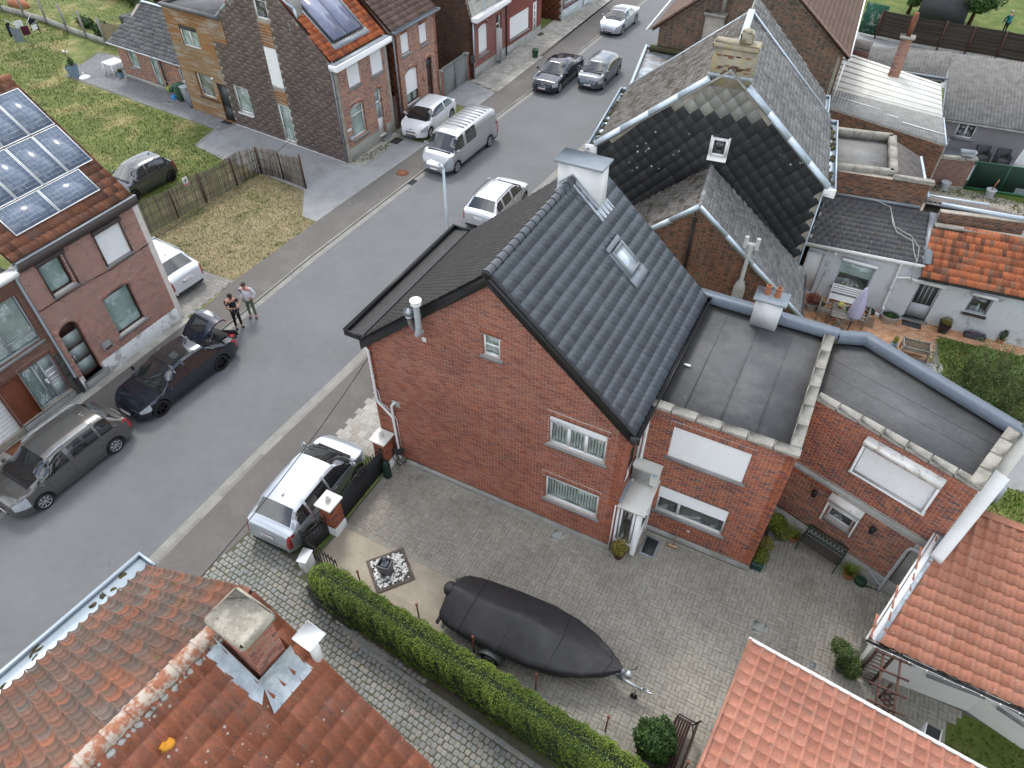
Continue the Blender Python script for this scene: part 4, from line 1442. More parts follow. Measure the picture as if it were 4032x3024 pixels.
# flue pipes on the gable
b=MB()
b.tube([(2.18,-.02,6.62),(2.18,-.14,6.60),(2.20,-.26,6.66),(2.27,-.30,6.80),(2.30,-.30,7.05),(2.30,-.30,7.78)],.085,12)
b.cyl((2.30,-.30,7.02),(2.30,-.30,7.05),.095);b.cyl((2.30,-.30,7.35),(2.30,-.30,7.38),.095)
fl=b.build('flue_pipe',M_pvcg,H,smooth=True)
b=MB();b.lathe([(.13,0),(.14,.02),(.10,.04),(.10,.10),(.16,.12),(.16,.15),(.11,.18),(.0,.19)],(2.30,-.30,7.76),18);b.build('flue_cap',M_whitep,fl,smooth=True)
b=MB();b.tube([(2.08,-.02,6.66),(2.06,-.16,6.72),(2.03,-.24,6.85),(2.0,-.26,7.0),(1.99,-.26,7.22)],.065,10)
f5=b.build('flue_pipe',mat('stained_flue',(.34,.34,.34),.4,metal=.5,var=.2,stain=[((.22,.12,.08),6,.5,.6,.7)]),H,smooth=True)
b=MB()
for i in range(18):
 a=2*math.pi*i/18
 pts=[]
 for k in range(6):
  ph=math.pi*(.08+.84*k/5)
  pts.append((1.99+.14*math.sin(ph)*math.cos(a+k*.16),-.26+.14*math.sin(ph)*math.sin(a+k*.16),7.36+.15*math.cos(ph)))
 for p,q in zip(pts[:-1],pts[1:]):
  c=np.array([1.99,-.26,7.36])
  w1=(np.array(p)-c)*.82+c
  w2=(np.array(q)-c)*.82+c
  b.quad(p,q,tuple(w2),tuple(w1))
b.ball((1.99,-.26,7.36),.105,n=12,m=8)
b.cyl((1.99,-.26,7.2),(1.99,-.26,7.24),.10)
b.build('turbine_vent',M_steel,f5)
b=MB(fr);b.bbox(2.14,2.28,0,.02,6.21,6.36,.004);b.build('vent_plate',M_whitep,H)
b=MB(fr);b.bbox(4.55,4.72,.0,.014,2.38,2.48,.003);b.build('vent_brick',mat('tan_plate',(.22,.15,.09),.8),H)
# white rain pipe running down the corner, with a branch
downpipe(H,[(-.02,.10,5.30),(-.03,-.08,5.26),(.06,-.09,5.20),(.14,-.085,5.08),(.14,-.085,4.9),(.13,-.085,2.95),(.16,-.085,2.85),(.60,-.085,2.42),(.66,-.085,2.32),(.68,-.085,0.03)],.042,M_white,brackets=[(.14,-.085,4.0),(.67,-.085,1.2)])
downpipe(H,[(.78,-.0,3.04),(.78,-.07,3.05),(.74,-.085,3.0),(.69,-.085,2.9),(.675,-.085,2.3)],.042,M_white)
b=MB();b.tube([(.0,-.03,3.4),(.2,-.03,3.3),(.22,-.03,2.8),(.62,-.03,2.55),(.76,-.03,2.2),(.77,-.03,.9)],.012,6);b.build('cable_pipe',M_white,H)
b=MB(fr);b.bbox(.66,.98,0,.012,2.86,3.12,.002);b.build('mortar_patch',M_conc,H)
downpipe(H,[(8.55,1.22,5.45),(8.55,1.2,3.36)],.045,M_white)
b=MB();b.box(8.385,8.47,1.15,1.28,3.4,5.3);b.build('corner_trim',M_whitep,H)
# porch between house and middle annex
P=thing('porch','narrow white glazed porch with a flat panel roof beside the red house','porch',(8.78,.7,0))
b=MB()
b.bbox(8.39,8.46,.12,.20,.42,2.40,.006);b.bbox(8.98,9.14,.12,.20,.05,2.40,.006);b.bbox(8.46,8.98,.12,.20,2.24,2.40,.006);b.bbox(8.46,8.98,.12,.20,.42,.56,.006)
b.box(8.50,8.56,.13,.19,.56,2.24);b.box(8.88,8.95,.13,.19,.56,2.24);b.box(8.56,8.88,.13,.19,.56,.64);b.box(8.56,8.88,.13,.19,2.14,2.24)
b.bbox(9.06,9.14,.20,.30,.05,2.4,.006);b.box(9.08,9.14,.30,1.3,2.1,2.4);b.bbox(9.06,9.14,1.18,1.3,.05,2.1,.006);b.box(9.08,9.13,.30,1.18,.05,.9)
pf=b.build('frame',M_white,P)
b=MB();b.box(8.56,8.88,.15,.165,.64,2.14);b.build('pane',M_glass,pf)
b=MB();b.box(9.10,9.11,.30,1.18,.9,2.1);b.build('pane',M_glass,pf)
b=MB();b.box(8.39,8.98,.17,.30,.12,.40);bw=b.build('base_wall',M_mortar,P)
fb,Lb=wallf((8.39,.17),(8.98,.17));bricks(bw,fb,Lb,.40,BR_main,(),.14)
b=MB();b.box(8.39,8.98,.14,.32,.0,.12);b.bbox(8.38,9.0,.06,.2,.385,.425,.006);b.build('sill',M_stone,P)
b=MB();b.box(8.40,9.02,.4,1.28,.0,.02);b.build('floor',M_conc,P)
b=MB();b.bbox(9.04,9.17,1.0,1.04,1.05,1.15,.01);b.build('handle',M_chrome,P)
b=MB()
b.add([(8.40,-.02,2.42),(9.24,-.02,2.42),(9.24,1.29,2.58),(8.40,1.29,2.58),(8.40,-.02,2.35),(9.24,-.02,2.35),(9.24,1.29,2.51),(8.40,1.29,2.51)],[[0,1,2,3],[4,5,1,0],[5,6,2,1],[4,7,6,5],[0,3,7,4]])
for i in range(12):
 x=8.50+i*.06
 b.add([(x,.0,2.424),(x+.012,.0,2.424),(x+.012,1.2,2.574),(x,1.2,2.574)],[[0,1,2,3]])
b.build('roof',mat('porch_panel',(.60,.60,.56),.5,var=.1,scale=1.5,stain=[((.34,.28,.2),2.2,.60,.72,.5)]),P)
b=MB();b.add([(8.385,.1,2.47),(8.50,.1,2.445),(8.50,1.28,2.61),(8.385,1.28,2.66)],[[0,1,2,3]]);b.build('flashing',M_zincd,P)
b=MB();b.tube([(8.36,-.03,2.42),(8.355,-.03,.0)],.02,6);b.build('corner_strip',M_whitep,P)
# heat pump on the porch roof
A=thing('air_conditioner','beige outdoor air conditioning unit standing on the porch roof, blue logo on its front','air conditioner',(8.82,1.06,2.6))
M_ac=mat('ac_casing',(.55,.55,.51),.5,var=.04,spec=.4,stain=[((.45,.44,.40),4,.55,.7,.4)])
b=MB();b.bbox(8.43,9.21,.90,1.24,2.66,3.28,.02);b.bbox(8.41,9.23,.88,1.26,3.28,3.31,.008);b.bbox(8.46,8.52,.9,1.24,2.56,2.66,.005);b.bbox(9.1,9.16,.9,1.24,2.56,2.66,.005);b.build('casing',M_ac,A)
b=MB()
for i in range(22):
 z=2.74+i*.0215
 b.box(8.47,8.99,.872,.884,z,z+.009)
for i in range(9):
 x=8.47+i*.065
 b.box(x,x+.006,.868,.876,2.73,3.22)
b.build('grille',mat('ac_grille',(.36,.37,.36),.5,var=.04),A)
b=MB();b.cyl((8.73,.899,2.97),(8.73,.893,2.97),.21,n=28);b.build('fan_opening',M_dark,A)
b=MB();b.add([(9.04,.895,3.20),(9.17,.895,3.20),(9.04,.895,3.13)],[[0,1,2]]);b.build('logo',mat('logo_blue',(.01,.26,.55),.5,var=.02),A)
text('DAIKIN',.036,textf((9.105,.893,3.08),(1,0,0),(0,0,1)),MATS['logo_blue'],A)
b=MB();b.tube([(8.42,1.1,2.8),(8.37,1.0,2.75),(8.36,.7,2.7),(8.39,.55,3.0),(8.39,.5,3.25),(8.39,.35,3.2)],.02,7);b.build('refrigerant_pipe',M_blackm,A)
b=MB();b.tube([(8.39,.5,3.5),(8.43,.42,3.45),(8.40,.36,3.15)],.022,7);b.build('pipe_sleeve',M_white,A)
# first annex
H1=thing('flat_roofed_annex','flat-roofed red brick annex with one large closed white shutter, joined to the main house','annex',(10.4,3.8,0))
fr,L=wallf((8.39,1.3),(12.4,1.3))
X=8.39
o1=op(9.24-X,11.38-X,3.75,4.98,.10)
o2=op(9.25-X,11.34-X,1.17,2.36,.10)
brick_wall(H1,fr,L,5.44,M_mortar,BR_main2,[o1,o2],.27,bl=.205,bh=.05,j=.013)
window(H1,fr,o1,M_white,'dark',shut=.985,sillh=.06)
window(H1,fr,o2,M_white,'lamella',bars=(.325,),shut=.44,fw=.06)
plinth(H1,fr,.6,L+.02,.27,M_conc)
b=MB(fr);b.bbox(1.98,2.07,0,.03,.72,.78,.01);b.build('wall_socket',M_white,H1)
fr2,L2=wallf((12.4,1.3),(12.4,6.7))
brick_wall(H1,fr2,L2,5.44,M_mortar,BR_main2,(),.27,bl=.205,bh=.05,j=.013,limit=0)
plinth(H1,fr2,0,2.7,.27,M_conc)
b=MB();b.prism([(8.39,1.45),(12.2,1.45),(12.2,6.5),(8.39,6.5)],0,lambda x,y:5.24+.01*y);b.build('roof',M_epdm,H1)
b=MB()
for x in(9.3,10.3,11.3):
 b.box(x,x+.02,1.6,6.3,5.24,5.262+.05)
b.build('felt_seam',M_epdm,H1)
n=6
for i in range(n):
 xa,xb=8.41+(12.45-8.41)*i/n,8.41+(12.45-8.41)*(i+1)/n
 b=MB();b.bbox(xa+.006,xb-.006,1.24,1.54,5.44,5.56,.02);b.build('coping_stone',M_cope,H1)
for i in range(6):
 ya,yb=1.55+(6.4-1.55)*i/6,1.55+(6.4-1.55)*(i+1)/6
 b=MB();b.bbox(12.13,12.43,ya+.004,yb-.004,5.44,5.56,.02);b.build('coping_stone',M_cope,H1)
for xa,xb,z in((8.25,10.3,5.62),(10.3,12.5,5.60)):
 b=MB();b.add([(xa,6.38,z-.22),(xb,6.38,z-.22),(xb,6.40,z),(xa,6.40,z),(xb,6.74+.0,z+.02),(xa,6.74,z+.02),(xb,6.76,z-.3),(xa,6.76,z-.3)],[[0,1,2,3],[3,2,4,5],[5,4,6,7]])
 b.build('parapet_capping',mat('blue_grey_zinc',(.13,.155,.19),.45,metal=.3,var=.12,scale=3,stain=[((.42,.44,.44),1.9,.66,.72,.5)]),H1)
b=MB();b.box(8.39,12.4,6.5,6.72,0,5.4);b.build('wall',M_mortard,H1)
b=MB();b.cyl((8.78,3.42,5.33),(8.98,3.42,5.33),.035,n=10);b.build('vent_pipe',M_white,H1)
ch=thing('pot_chimney','white boarded chimney block with two terracotta pots on the rear parapet of the first annex','chimney',(10.38,6.35,5.3))
b=MB();b.box(9.99,10.78,6.10,6.62,5.3,6.26);b.build('stack',MATS['chimney_boards'],ch)
b=MB();b.bbox(9.90,10.88,6.02,6.72,6.26,6.33,.01);b.build('cap',M_zincd,ch)
for x in(10.22,10.52):
 b=MB();b.lathe([(.10,0),(.095,.05),(.075,.26),(.085,.27),(.085,.30),(.06,.31),(.055,.2)],(x,6.42,6.33),14);b.build('chimney_pot',M_terra,ch,smooth=True)
 # second annex
H2=thing('flat_roofed_annex','angled flat-roofed brick annex at the far right end of the courtyard, with a concrete band','annex',(14.6,4.6,0))
fr,L=wallf((12.4,3.72),(16.55,2.37))
oU=op(1.70,3.61,3.78,5.02,.06,lint=0)
oL=op(1.60,2.38,1.42,2.30,.16,lint=0)
w2=wall(H2,fr,L,5.32,M_mortar,[oU,oL])
bricks(w2,fr,L,5.32,BR_main2,[oU],2.86,bl=.205,bh=.05,j=.013,limit=200)
bricks(w2,fr,L-.1,2.58,BR_low,[oL],.62,bl=.205,bh=.045,j=.011,limit=100)
MbL=[]
for i in range(22):
 MbL.append(bm_(fr,.25+i*.065,-.05,2.40,.05,.064,.17))
pieces(w2,'brick',BR_main2,BOXV,BOXF,MbL,[rnd.random()for _ in MbL],22)
b=MB(fr);b.bbox(0,L,-.05,.03,2.59,2.83,.006);b.build('concrete_band',M_conc,H2)
plinth(H2,fr,0,L,.62,M_conc,d=.05)
b=MB(fr);b.bbox(3.95,L,-.05,.04,.3,2.59,.006);b.build('concrete_pier',M_conc,H2)
wu=window(H2,fr,oU,M_white,'dark',shut=.98,sill=False,box=.18,proud_box=.14)
b=MB(fr)
b.add([(1.62,.0,5.14),(3.69,.0,5.14),(3.69,.24,5.08),(1.62,.24,5.08),(1.62,.0,4.96),(3.69,.0,4.96),(3.69,.24,4.94),(1.62,.24,4.94)],[[0,1,2,3],[3,2,6,7],[4,7,6,5],[0,3,7,4],[1,5,6,2]])
b.build('shutter_hood',mat('stained_white',(.66,.66,.63),.6,var=.1,scale=3,stain=[((.25,.22,.18),5,.54,.66,.6)]),H2)
b=MB(fr);b.bbox(1.62,1.70,0,.12,3.74,4.96,.006);b.bbox(3.61,3.69,0,.12,3.74,4.96,.006);b.bbox(1.60,3.72,0,.1,3.68,3.76,.006);b.build('shutter_rail',M_white,H2)
window(H2,fr,oL,M_white,'lamella',fw=.07,silld=.05)
b=MB(fr);b.add([(1.50,.0,2.52),(2.50,.0,2.52),(2.50,.2,2.46),(1.50,.2,2.46),(1.50,.0,2.32),(2.50,.0,2.32),(2.50,.2,2.30),(1.50,.2,2.30)],[[0,1,2,3],[3,2,6,7],[4,7,6,5],[0,3,7,4],[1,5,6,2]])
b.bbox(1.51,1.57,0,.10,1.30,2.32,.004);b.bbox(2.43,2.49,0,.10,1.30,2.32,.004)
b.build('shutter_hood',MATS['stained_white'],H2)
b=MB(fr)
for i in range(6):
 b.box(1.57,2.43,.05,.065,2.30-(i+1)*.05,2.30-i*.05-.006)
b.build('roller_shutter',M_white,H2)
def wp(u,d,z):
 p=fr@np.array([u,d,z,1]);return tuple(p[:3])
downpipe(H2,[wp(4.34,.10,2.42),wp(4.20,.10,2.42),wp(4.0,.10,2.40),wp(3.92,.09,2.34),wp(3.88,.09,2.2),wp(3.87,.09,.04)],.05,M_pvcg,brackets=[wp(3.88,.09,1.9),wp(3.87,.09,1.0)])
downpipe(H2,[wp(3.40,.10,.56),wp(3.82,.10,.28)],.025,M_pvcg)
# end wall, copings and capping
fe,Le=wallf((16.55,2.37),(17.42,4.95))
wall(H2,fe,Le,5.32,M_cream)
wp3=[(12.43,3.75),(16.5,2.40),(17.35,4.98),(13.3,7.0),(12.43,6.6)]
b=MB();b.prism([(12.44,3.9),(16.4,2.6),(17.2,4.95),(13.3,6.85),(12.44,6.5)],0,5.16);b.build('roof',M_epdm,H2)
b=MB()
for k in range(3):
 t=(k+1)/4
 b.bar((12.5,3.9+2.6*t,5.163),(16.4+.8*t,2.6+2.3*t,5.163),.02,.012)
b.build('felt_seam',M_epdm,H2)
n=7
for i in range(n):
 b=MB(fr);b.bbox(L*i/n+.005,L*(i+1)/n-.005,-.27,.04,5.32,5.44,.02);b.build('coping_stone',M_cope,H2)
for i in range(4):
 b=MB(fe);b.bbox(Le*i/4+.005,Le*(i+1)/4-.005,-.30,.03,5.32 if i else 5.325,5.45,.02);b.build('coping_stone',M_cope,H2)
pts=[(12.45,6.80),(13.30,7.12),(17.55,5.05)]
for(xa,ya),(xb,yb)in zip(pts[:-1],pts[1:]):
 ff,LL=wallf((xa,ya),(xb,yb),1)
 k=1 if LL<2 else 3
 for i in range(k):
  b=MB(ff)
  a_,c_=LL*i/k,LL*(i+1)/k
  b.add([(a_,.02,5.05),(c_,.02,5.05),(c_,.0,5.50),(a_,.0,5.50),(c_,-.30,5.49),(a_,-.30,5.49),(c_,-.31,5.22),(a_,-.31,5.22)],[[0,1,2,3],[3,2,4,5],[5,4,6,7]])
  b.build('parapet_capping',MATS['blue_grey_zinc'],H2)
b=MB();b.prism([(13.3,6.9),(17.3,4.95),(17.35,5.1),(13.3,7.1)],0,5.3);b.prism([(12.45,6.6),(13.3,6.95),(13.3,7.1),(12.45,6.78)],0,5.3);b.build('wall',M_mortard,H2)
# white vertical duct on its end wall
b=MB();b.tube([(17.62,4.9,5.35),(17.5,4.55,4.3),(17.46,4.45,3.9)],.16,16);b.build('vent_duct',M_cream,H2,smooth=True)
b=MB();b.box(17.2,17.75,4.2,4.75,3.3,3.92);b.build('duct_base',M_lead,H2)
b=MB();b.ball((17.5,5.1,5.55),.10,n=12,m=6);b.build('vent_cap',M_chrome,H2,smooth=True)
# ------------------------------------------------------------------ the old tiled house in the lower left corner
def FP(fr,x,y,z=0.0):
 p=fr@np.array([x,y,z,1.0])
 return tuple(p[:3])
FB=frame((-.25,-8.3,0),-5.7)
HB=thing('tiled_house','old house under a lichen-covered orange and mossy clay tile roof in the lower left corner','house',FP(FB,5,-4.5))
LB,RX,ZR,ZE=9.0,5.17,8.95,5.42
roof(HB,[FP(FB,.58,-.1,ZE),FP(FB,.58,-LB,ZE),FP(FB,RX,-LB,ZR),FP(FB,RX,-.1,ZR)],'pan',.235,.335,TI_Bf,M_wood2,h=.055,th=.022,limit=300,smooth='all',jit=.010)
roof(HB,[FP(FB,9.76,-LB,ZE),FP(FB,9.76,-.1,ZE),FP(FB,RX,-.1,ZR),FP(FB,RX,-LB,ZR)],'pan',.225,.335,TI_B,M_wood2,h=.045,th=.02,limit=300,smooth='all',jit=.006)
TI_Br=piece_mats('lichened_ridge_tile',[(.30,.12,.07),(.34,.15,.09)],rough=.9,bump=.6,bscale=40,over=[((.45,.41,.35),5,.44,.54,.85),((.13,.12,.10),9,.60,.68,.7),((.50,.26,.03),2.2,.68,.72,.8)])
ridge_caps(HB,FP(FB,RX,-LB,ZR-.01),FP(FB,RX,-.45,ZR-.01),.14,.39,TI_Br,30)
b=MB(FB)
for i in range(60):
 y=-LB+i*.15
 if y>-.6:break
 for sx in(-1,1):
  b.ball((RX+sx*.15,y,ZR-.10),.07,.09,.05,6,4,.3)
b.build('ridge_mortar',M_conc,HB)
for a,c in(((.9,-.25),(9.3,-.25)),):
 f_,L_=wallf(FP(FB,*a)[:2],FP(FB,*c)[:2],1)
 brick_wall(HB,f_,L_,[(0,ZE+.15),(RX-.9,ZR-.15),(L_,ZE+.15)],M_mortard,BR_old,(),.4,limit=0)
b=MB(FB);b.box(.9,9.3,-LB,-.5,0,ZE-.1);b.build('wall',M_mortard,HB)
gutter(HB,FP(FB,.56,-LB,5.36),FP(FB,.56,.04,5.36),.56,.14,M_zinc,FP(FB,-1,0)[:2]-np.array(FP(FB,0,0)[:2])if False else tuple(np.array(FP(FB,-1,0))-np.array(FP(FB,0,0))),t=.05)
b=MB(FB)
for i in range(26):
 y=rnd.uniform(-LB,-.2)
 b.ball((rnd.uniform(.06,.30),y,5.255),rnd.uniform(.04,.12),rnd.uniform(.05,.2),.025,7,4,.4)
b.build('moss_clump',mat('moss',(.06,.055,.025),.95,var=.4,scale=12),HB)
# chimney
cb=MB(FB);cb.box(5.42,6.10,-.92,-.42,7.8,9.5)
cs=cb.build('chimney',M_mortard,HB)
for(p,q,s)in(((5.42,-.92),(6.10,-.92),-1),((6.10,-.92),(6.10,-.42),-1)):
 f_,L_=wallf(FP(FB,*p)[:2],FP(FB,*q)[:2],s)
 bricks(cs,f_,L_,9.5,BR_left,(),7.9,bl=.19,bh=.06,j=.014,limit=150)
b=MB(FB);b.bbox(5.34,6.18,-1.0,-.34,9.5,9.70,.05);b.build('chimney_cap',mat('lichen_concrete',(.34,.31,.25),.95,var=.3,scale=5,bump=.9,bscale=30,stain=[((.50,.46,.38),6,.5,.62,.7),((.13,.12,.10),9,.6,.68,.7),((.42,.30,.10),3,.64,.7,.5)]),HB)
kx=(ZR-ZE)/(9.76-RX)
def zb_(x):return ZR-abs(x-RX)*kx
b=MB(FB)
b.add([(5.36,-1.0,zb_(5.36)+.10),(6.16,-1.0,zb_(6.16)+.10),(6.16,-1.0,zb_(6.16)+.38),(5.36,-1.0,zb_(5.36)+.38),(5.36,-1.22,zb_(5.36)+.10),(6.30,-1.22,zb_(6.30)+.09)],[[0,1,2,3],[4,5,1,0]])
b.add([(6.16,-1.0,zb_(6.16)+.10),(6.16,-.34,zb_(6.16)+.10),(6.16,-.34,zb_(6.16)+.42),(6.16,-1.0,zb_(6.16)+.42),(6.46,-1.15,zb_(6.46)+.09),(6.46,-.3,zb_(6.46)+.09)],[[0,1,2,3],[4,5,1,0]])
b.build('flashing',M_lead,HB)
b=MB(FB);b.cyl((6.38,-.12,7.9),(6.38,-.12,8.72),.09,n=12);b.bbox(6.18,6.58,-.30,.06,8.76,8.79,.01);b.cyl((6.38,-.12,8.70),(6.38,-.12,8.76),.11);b.build('flue_cap',M_whitep,HB)
b=MB(FB);b.ball((5.75,-2.35,zb_(5.75)+.09),.10,.12,.04,9,5,.2);b.build('lichen_patch',mat('orange_lichen',(.50,.22,.02),.95,var=.2,scale=20),HB)
# ------------------------------------------------------------------ the two low buildings at the right
G1h=thing('tiled_outbuilding','low white outbuilding with an orange wavy tile roof and narrow windows, at the right edge','outbuilding',(18.5,1.2,0))
roof(G1h,[(15.42,-.85,2.44),(23.0,-1.15,2.44),(23.0,3.25,3.44),(16.72,3.48,3.44)],'roman',.285,.325,TI_A,M_wood2,h=.055,th=.022,limit=300,smooth='all',jit=.003)
b=MB();b.add([(16.72,3.40,3.52),(23,3.17,3.52),(23,3.42,3.50),(16.78,3.66,3.50),(23,3.46,3.36),(16.78,3.70,3.36)],[[0,1,2,3],[3,2,4,5]]);b.build('ridge_trim',mat('orange_trim',(.36,.15,.09),.7),G1h)
fl1,Ll1=wallf((16.50,2.37),(15.84,-.33),1 if False else-1)
wall(G1h,fl1,Ll1,[(0,3.0),(Ll1,2.3)],M_cream)
plinth(G1h,fl1,0,Ll1,.45,mat('cream_plinth',(.52,.52,.48),.85,var=.12))
f_,L_=wallf((15.84,-.33),(18.62,-.19))
oa=[op(1.50,2.72,1.05,1.52,.10,lint=0)]
wall(G1h,f_,L_,2.3,M_cream,oa)
window(G1h,f_,oa[0],M_white,'dark',sill=True,fw=.05)
b=MB(f_)
for i in range(9):
 b.box(1.02,1.40,.0,.02,1.12+i*.05,1.155+i*.05)
b.box(.99,1.02,0,.025,1.09,1.6);b.box(1.40,1.43,0,.025,1.09,1.6)
b.build('louvre',M_white,G1h)
f_,L_=wallf((18.62,-.19),(23,-1.45))
oa=[op(.42,1.7,1.0,1.45,.10,lint=0)]
wall(G1h,f_,L_,2.3,M_cream,oa)
window(G1h,f_,oa[0],M_white,'dark',sill=True,fw=.05)
b=MB();b.bar((15.38,-.90,2.40),(16.66,3.5,3.44),.05,.16);b.bar((15.50,-.9,2.50),(16.78,3.5,3.53),.14,.012);b.build('verge_trim',M_whitep,G1h)
b=MB();b.bar((15.60,-.90,2.515),(16.92,3.45,3.53),.10,.012);b.build('lead_valley',M_lead,G1h)
b=MB();b.tube([(15.40,-.93,2.36),(23,-1.23,2.36)],.05,8);b.build('gutter',M_blackm,G1h)
b=MB();b.tube([(15.9,-.95,2.3),(15.95,-.5,2.15),(15.93,-.42,2.0),(15.92,-.40,.03)],.04,8);b.build('downpipe',M_dark,G1h)
b=MB();b.tube([(15.40,-.99,2.40)]+[(15.4+i*.4,-.99-i*.016,2.40-.02*(i%2))for i in range(1,19)],.007,4)
for i in range(18):
 b.ball((15.6+i*.4,-1.0-i*.016,2.38),.022,n=6,m=4)
b.build('light_string',mat('bulb_white',(.8,.8,.78),.4),G1h)
for x in(17.05,19.3):
 b=MB();b.lathe([(.03,.16),(.10,.14),(.12,.02),(.09,0)],(x,-.34-(x-17)*.12,1.95),10);b.build('wall_lamp',M_blackm,G1h)
cw=thing('white_boarded_parapet','long white capped boarding wall between the second annex and the orange-tiled outbuilding','wall',(16.9,2.9,0))
b=MB();b.add([(16.34,1.75,3.30),(16.62,1.62,3.28),(17.55,3.95,4.55),(17.18,4.1,4.6),(16.34,1.75,3.1),(16.62,1.62,3.0),(17.55,3.95,4.2),(17.18,4.1,4.3)],[[0,1,2,3],[4,5,1,0],[5,6,2,1],[7,4,0,3],[4,7,6,5]]);b.build('capping',M_whitep,cw)
b=MB();b.add([(16.30,1.78,3.1),(16.66,1.60,2.9),(17.4,3.6,3.4),(17.1,4.1,4.2),(16.36,1.6,2.9)],[[0,1,2,3],[0,4,1]]);b.prism([(16.38,1.72),(16.6,1.65),(17.4,3.6),(17.15,4.05)],0,3.1);b.build('base',M_lead,cw)
G2h=thing('tiled_garage','low garage with a worn orange concrete tile roof in the lower right corner','garage',(15.5,-5.2,0))
roof(G2h,[(19.4,-3.10,2.5),(12.84,-2.36,2.5),(12.30,-8.4,4.1),(18.9,-9.1,4.1)],'box',.30,.34,TI_C,M_wood2,h=.045,th=.012,limit=300,jit=.003)
b=MB();b.bar((12.76,-2.31,2.50),(19.4,-3.05,2.50),.07,.14);b.build('eave_trim',M_whitep,G2h)
b=MB();b.bar((12.80,-2.34,2.54),(12.26,-8.4,4.14),.06,.10);b.build('verge_trim',mat('orange_trim2',(.37,.17,.115),.8),G2h)
b=MB();b.prism([(13.05,-2.75),(19.2,-3.4),(18.7,-8.9),(12.6,-8.2)],0,2.4);b.build('wall',M_cream,G2h)
# ------------------------------------------------------------------ hedge
LF_hedge=leafmat('hedge_leaf',[(.035,.065,.012),(.080,.135,.018),(.125,.190,.025),(.175,.215,.035)],scale=1.0)
hp,hq=np.array([1.62,-5.30]),np.array([13.9,-6.38])
hd=hq-hp;HL=np.linalg.norm(hd);hd/=HL;hn=np.array([-hd[1],hd[0]])
HG=thing('clipped_hedge','long clipped green hedge with a rounded end between the cobbled lane and the courtyard','hedge',(7.5,-5.85,0))
n=90000
s=nr.random(n)*(HL+.4)-.4
ang=nr.random(n)*2*np.pi
W_,H_=.44+.03*np.sin(s*2.3),1.52+.03*np.sin(s*1.7+1)
ex=.55
cx=np.sign(np.cos(ang))*np.abs(np.cos(ang))**ex
cz=np.sign(np.sin(ang))*np.abs(np.sin(ang))**ex
rr=.88+.14*nr.random(n)
endk=np.where(s<.3,np.sqrt(np.clip(1-((.3-s)/.72)**2,.02,1)),1.0)
off=cx*W_*rr*endk
zz=.78+cz*.76*rr*np.where(s<.3,.6+.4*endk,1)
bump=.035*np.sin(s*9+off*7)+.03*np.sin(s*23+zz*9)
P=np.stack([hp[0]+hd[0]*s+hn[0]*(off+bump*cx),hp[1]+hd[1]*s+hn[1]*(off+bump*cx),zz+bump*.5],1)
N=np.stack([hn[0]*cx,hn[1]*cx,cz],1)
keep=P[:,2]>.05
P,N=P[keep],N[keep]
leaf_mesh('foliage',P,N,nr.uniform(.028,.062,len(P)),LF_hedge,HG,ratio=.45,up=.25)
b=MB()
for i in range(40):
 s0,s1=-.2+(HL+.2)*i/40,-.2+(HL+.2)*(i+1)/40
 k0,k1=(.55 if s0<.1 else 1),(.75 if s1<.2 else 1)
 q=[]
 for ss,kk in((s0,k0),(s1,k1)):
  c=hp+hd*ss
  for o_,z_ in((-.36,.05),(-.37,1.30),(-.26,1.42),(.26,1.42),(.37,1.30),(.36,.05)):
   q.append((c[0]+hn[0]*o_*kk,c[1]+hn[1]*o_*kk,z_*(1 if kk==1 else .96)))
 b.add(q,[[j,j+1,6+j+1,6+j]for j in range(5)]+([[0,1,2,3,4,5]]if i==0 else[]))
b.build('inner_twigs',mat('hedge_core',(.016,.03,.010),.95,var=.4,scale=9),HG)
# ------------------------------------------------------------------ iron fence, gate, pillars
def railing(root,a,c,h,n,panel=True,pz=.35):
 a,c=np.array(a,float),np.array(c,float)
 d=(c-a)
 L=np.linalg.norm(d)
 for i in range(n+1):
  p=a+d*i/n
  b=MB();b.bar((p[0],p[1],.06),(p[0],p[1],h),.022)
  b.cyl((p[0],p[1],h),(p[0],p[1],h+.11),.022,.002,6)
  b.build('bar',M_iron,root)
 for z in(.12,h-.12):
  b=MB();b.bar((a[0],a[1],z),(c[0],c[1],z),.03,.03);b.build('rail',M_iron,root)
 if panel:
  b=MB();b.bar((a[0],a[1],pz*.5+.03),(c[0],c[1],pz*.5+.03),.012,pz);b.build('panel',M_dark,root)
t=thing('iron_fence','black iron railing with flat bars standing at the foot of the hedge','fence',(2.05,-5.78,0))
railing(t,(1.30,-5.68),(2.80,-5.86),.92,11,True,.42)
t=thing('iron_fence','short black iron railing between the lower gate pillar and the white box','fence',(.3,-4.1,0))
railing(t,(.30,-3.58),(.16,-4.40),1.12,6,True,.8)
b=MB();b.bar((.14,-4.46,0),(.14,-4.46,1.35),.06);b.build('post',M_iron,t)
t=thing('iron_fence','low black iron railing behind the rounded end of the hedge','fence',(.8,-4.5,0))
railing(t,(.2,-4.45),(1.5,-4.62),.95,9,False)
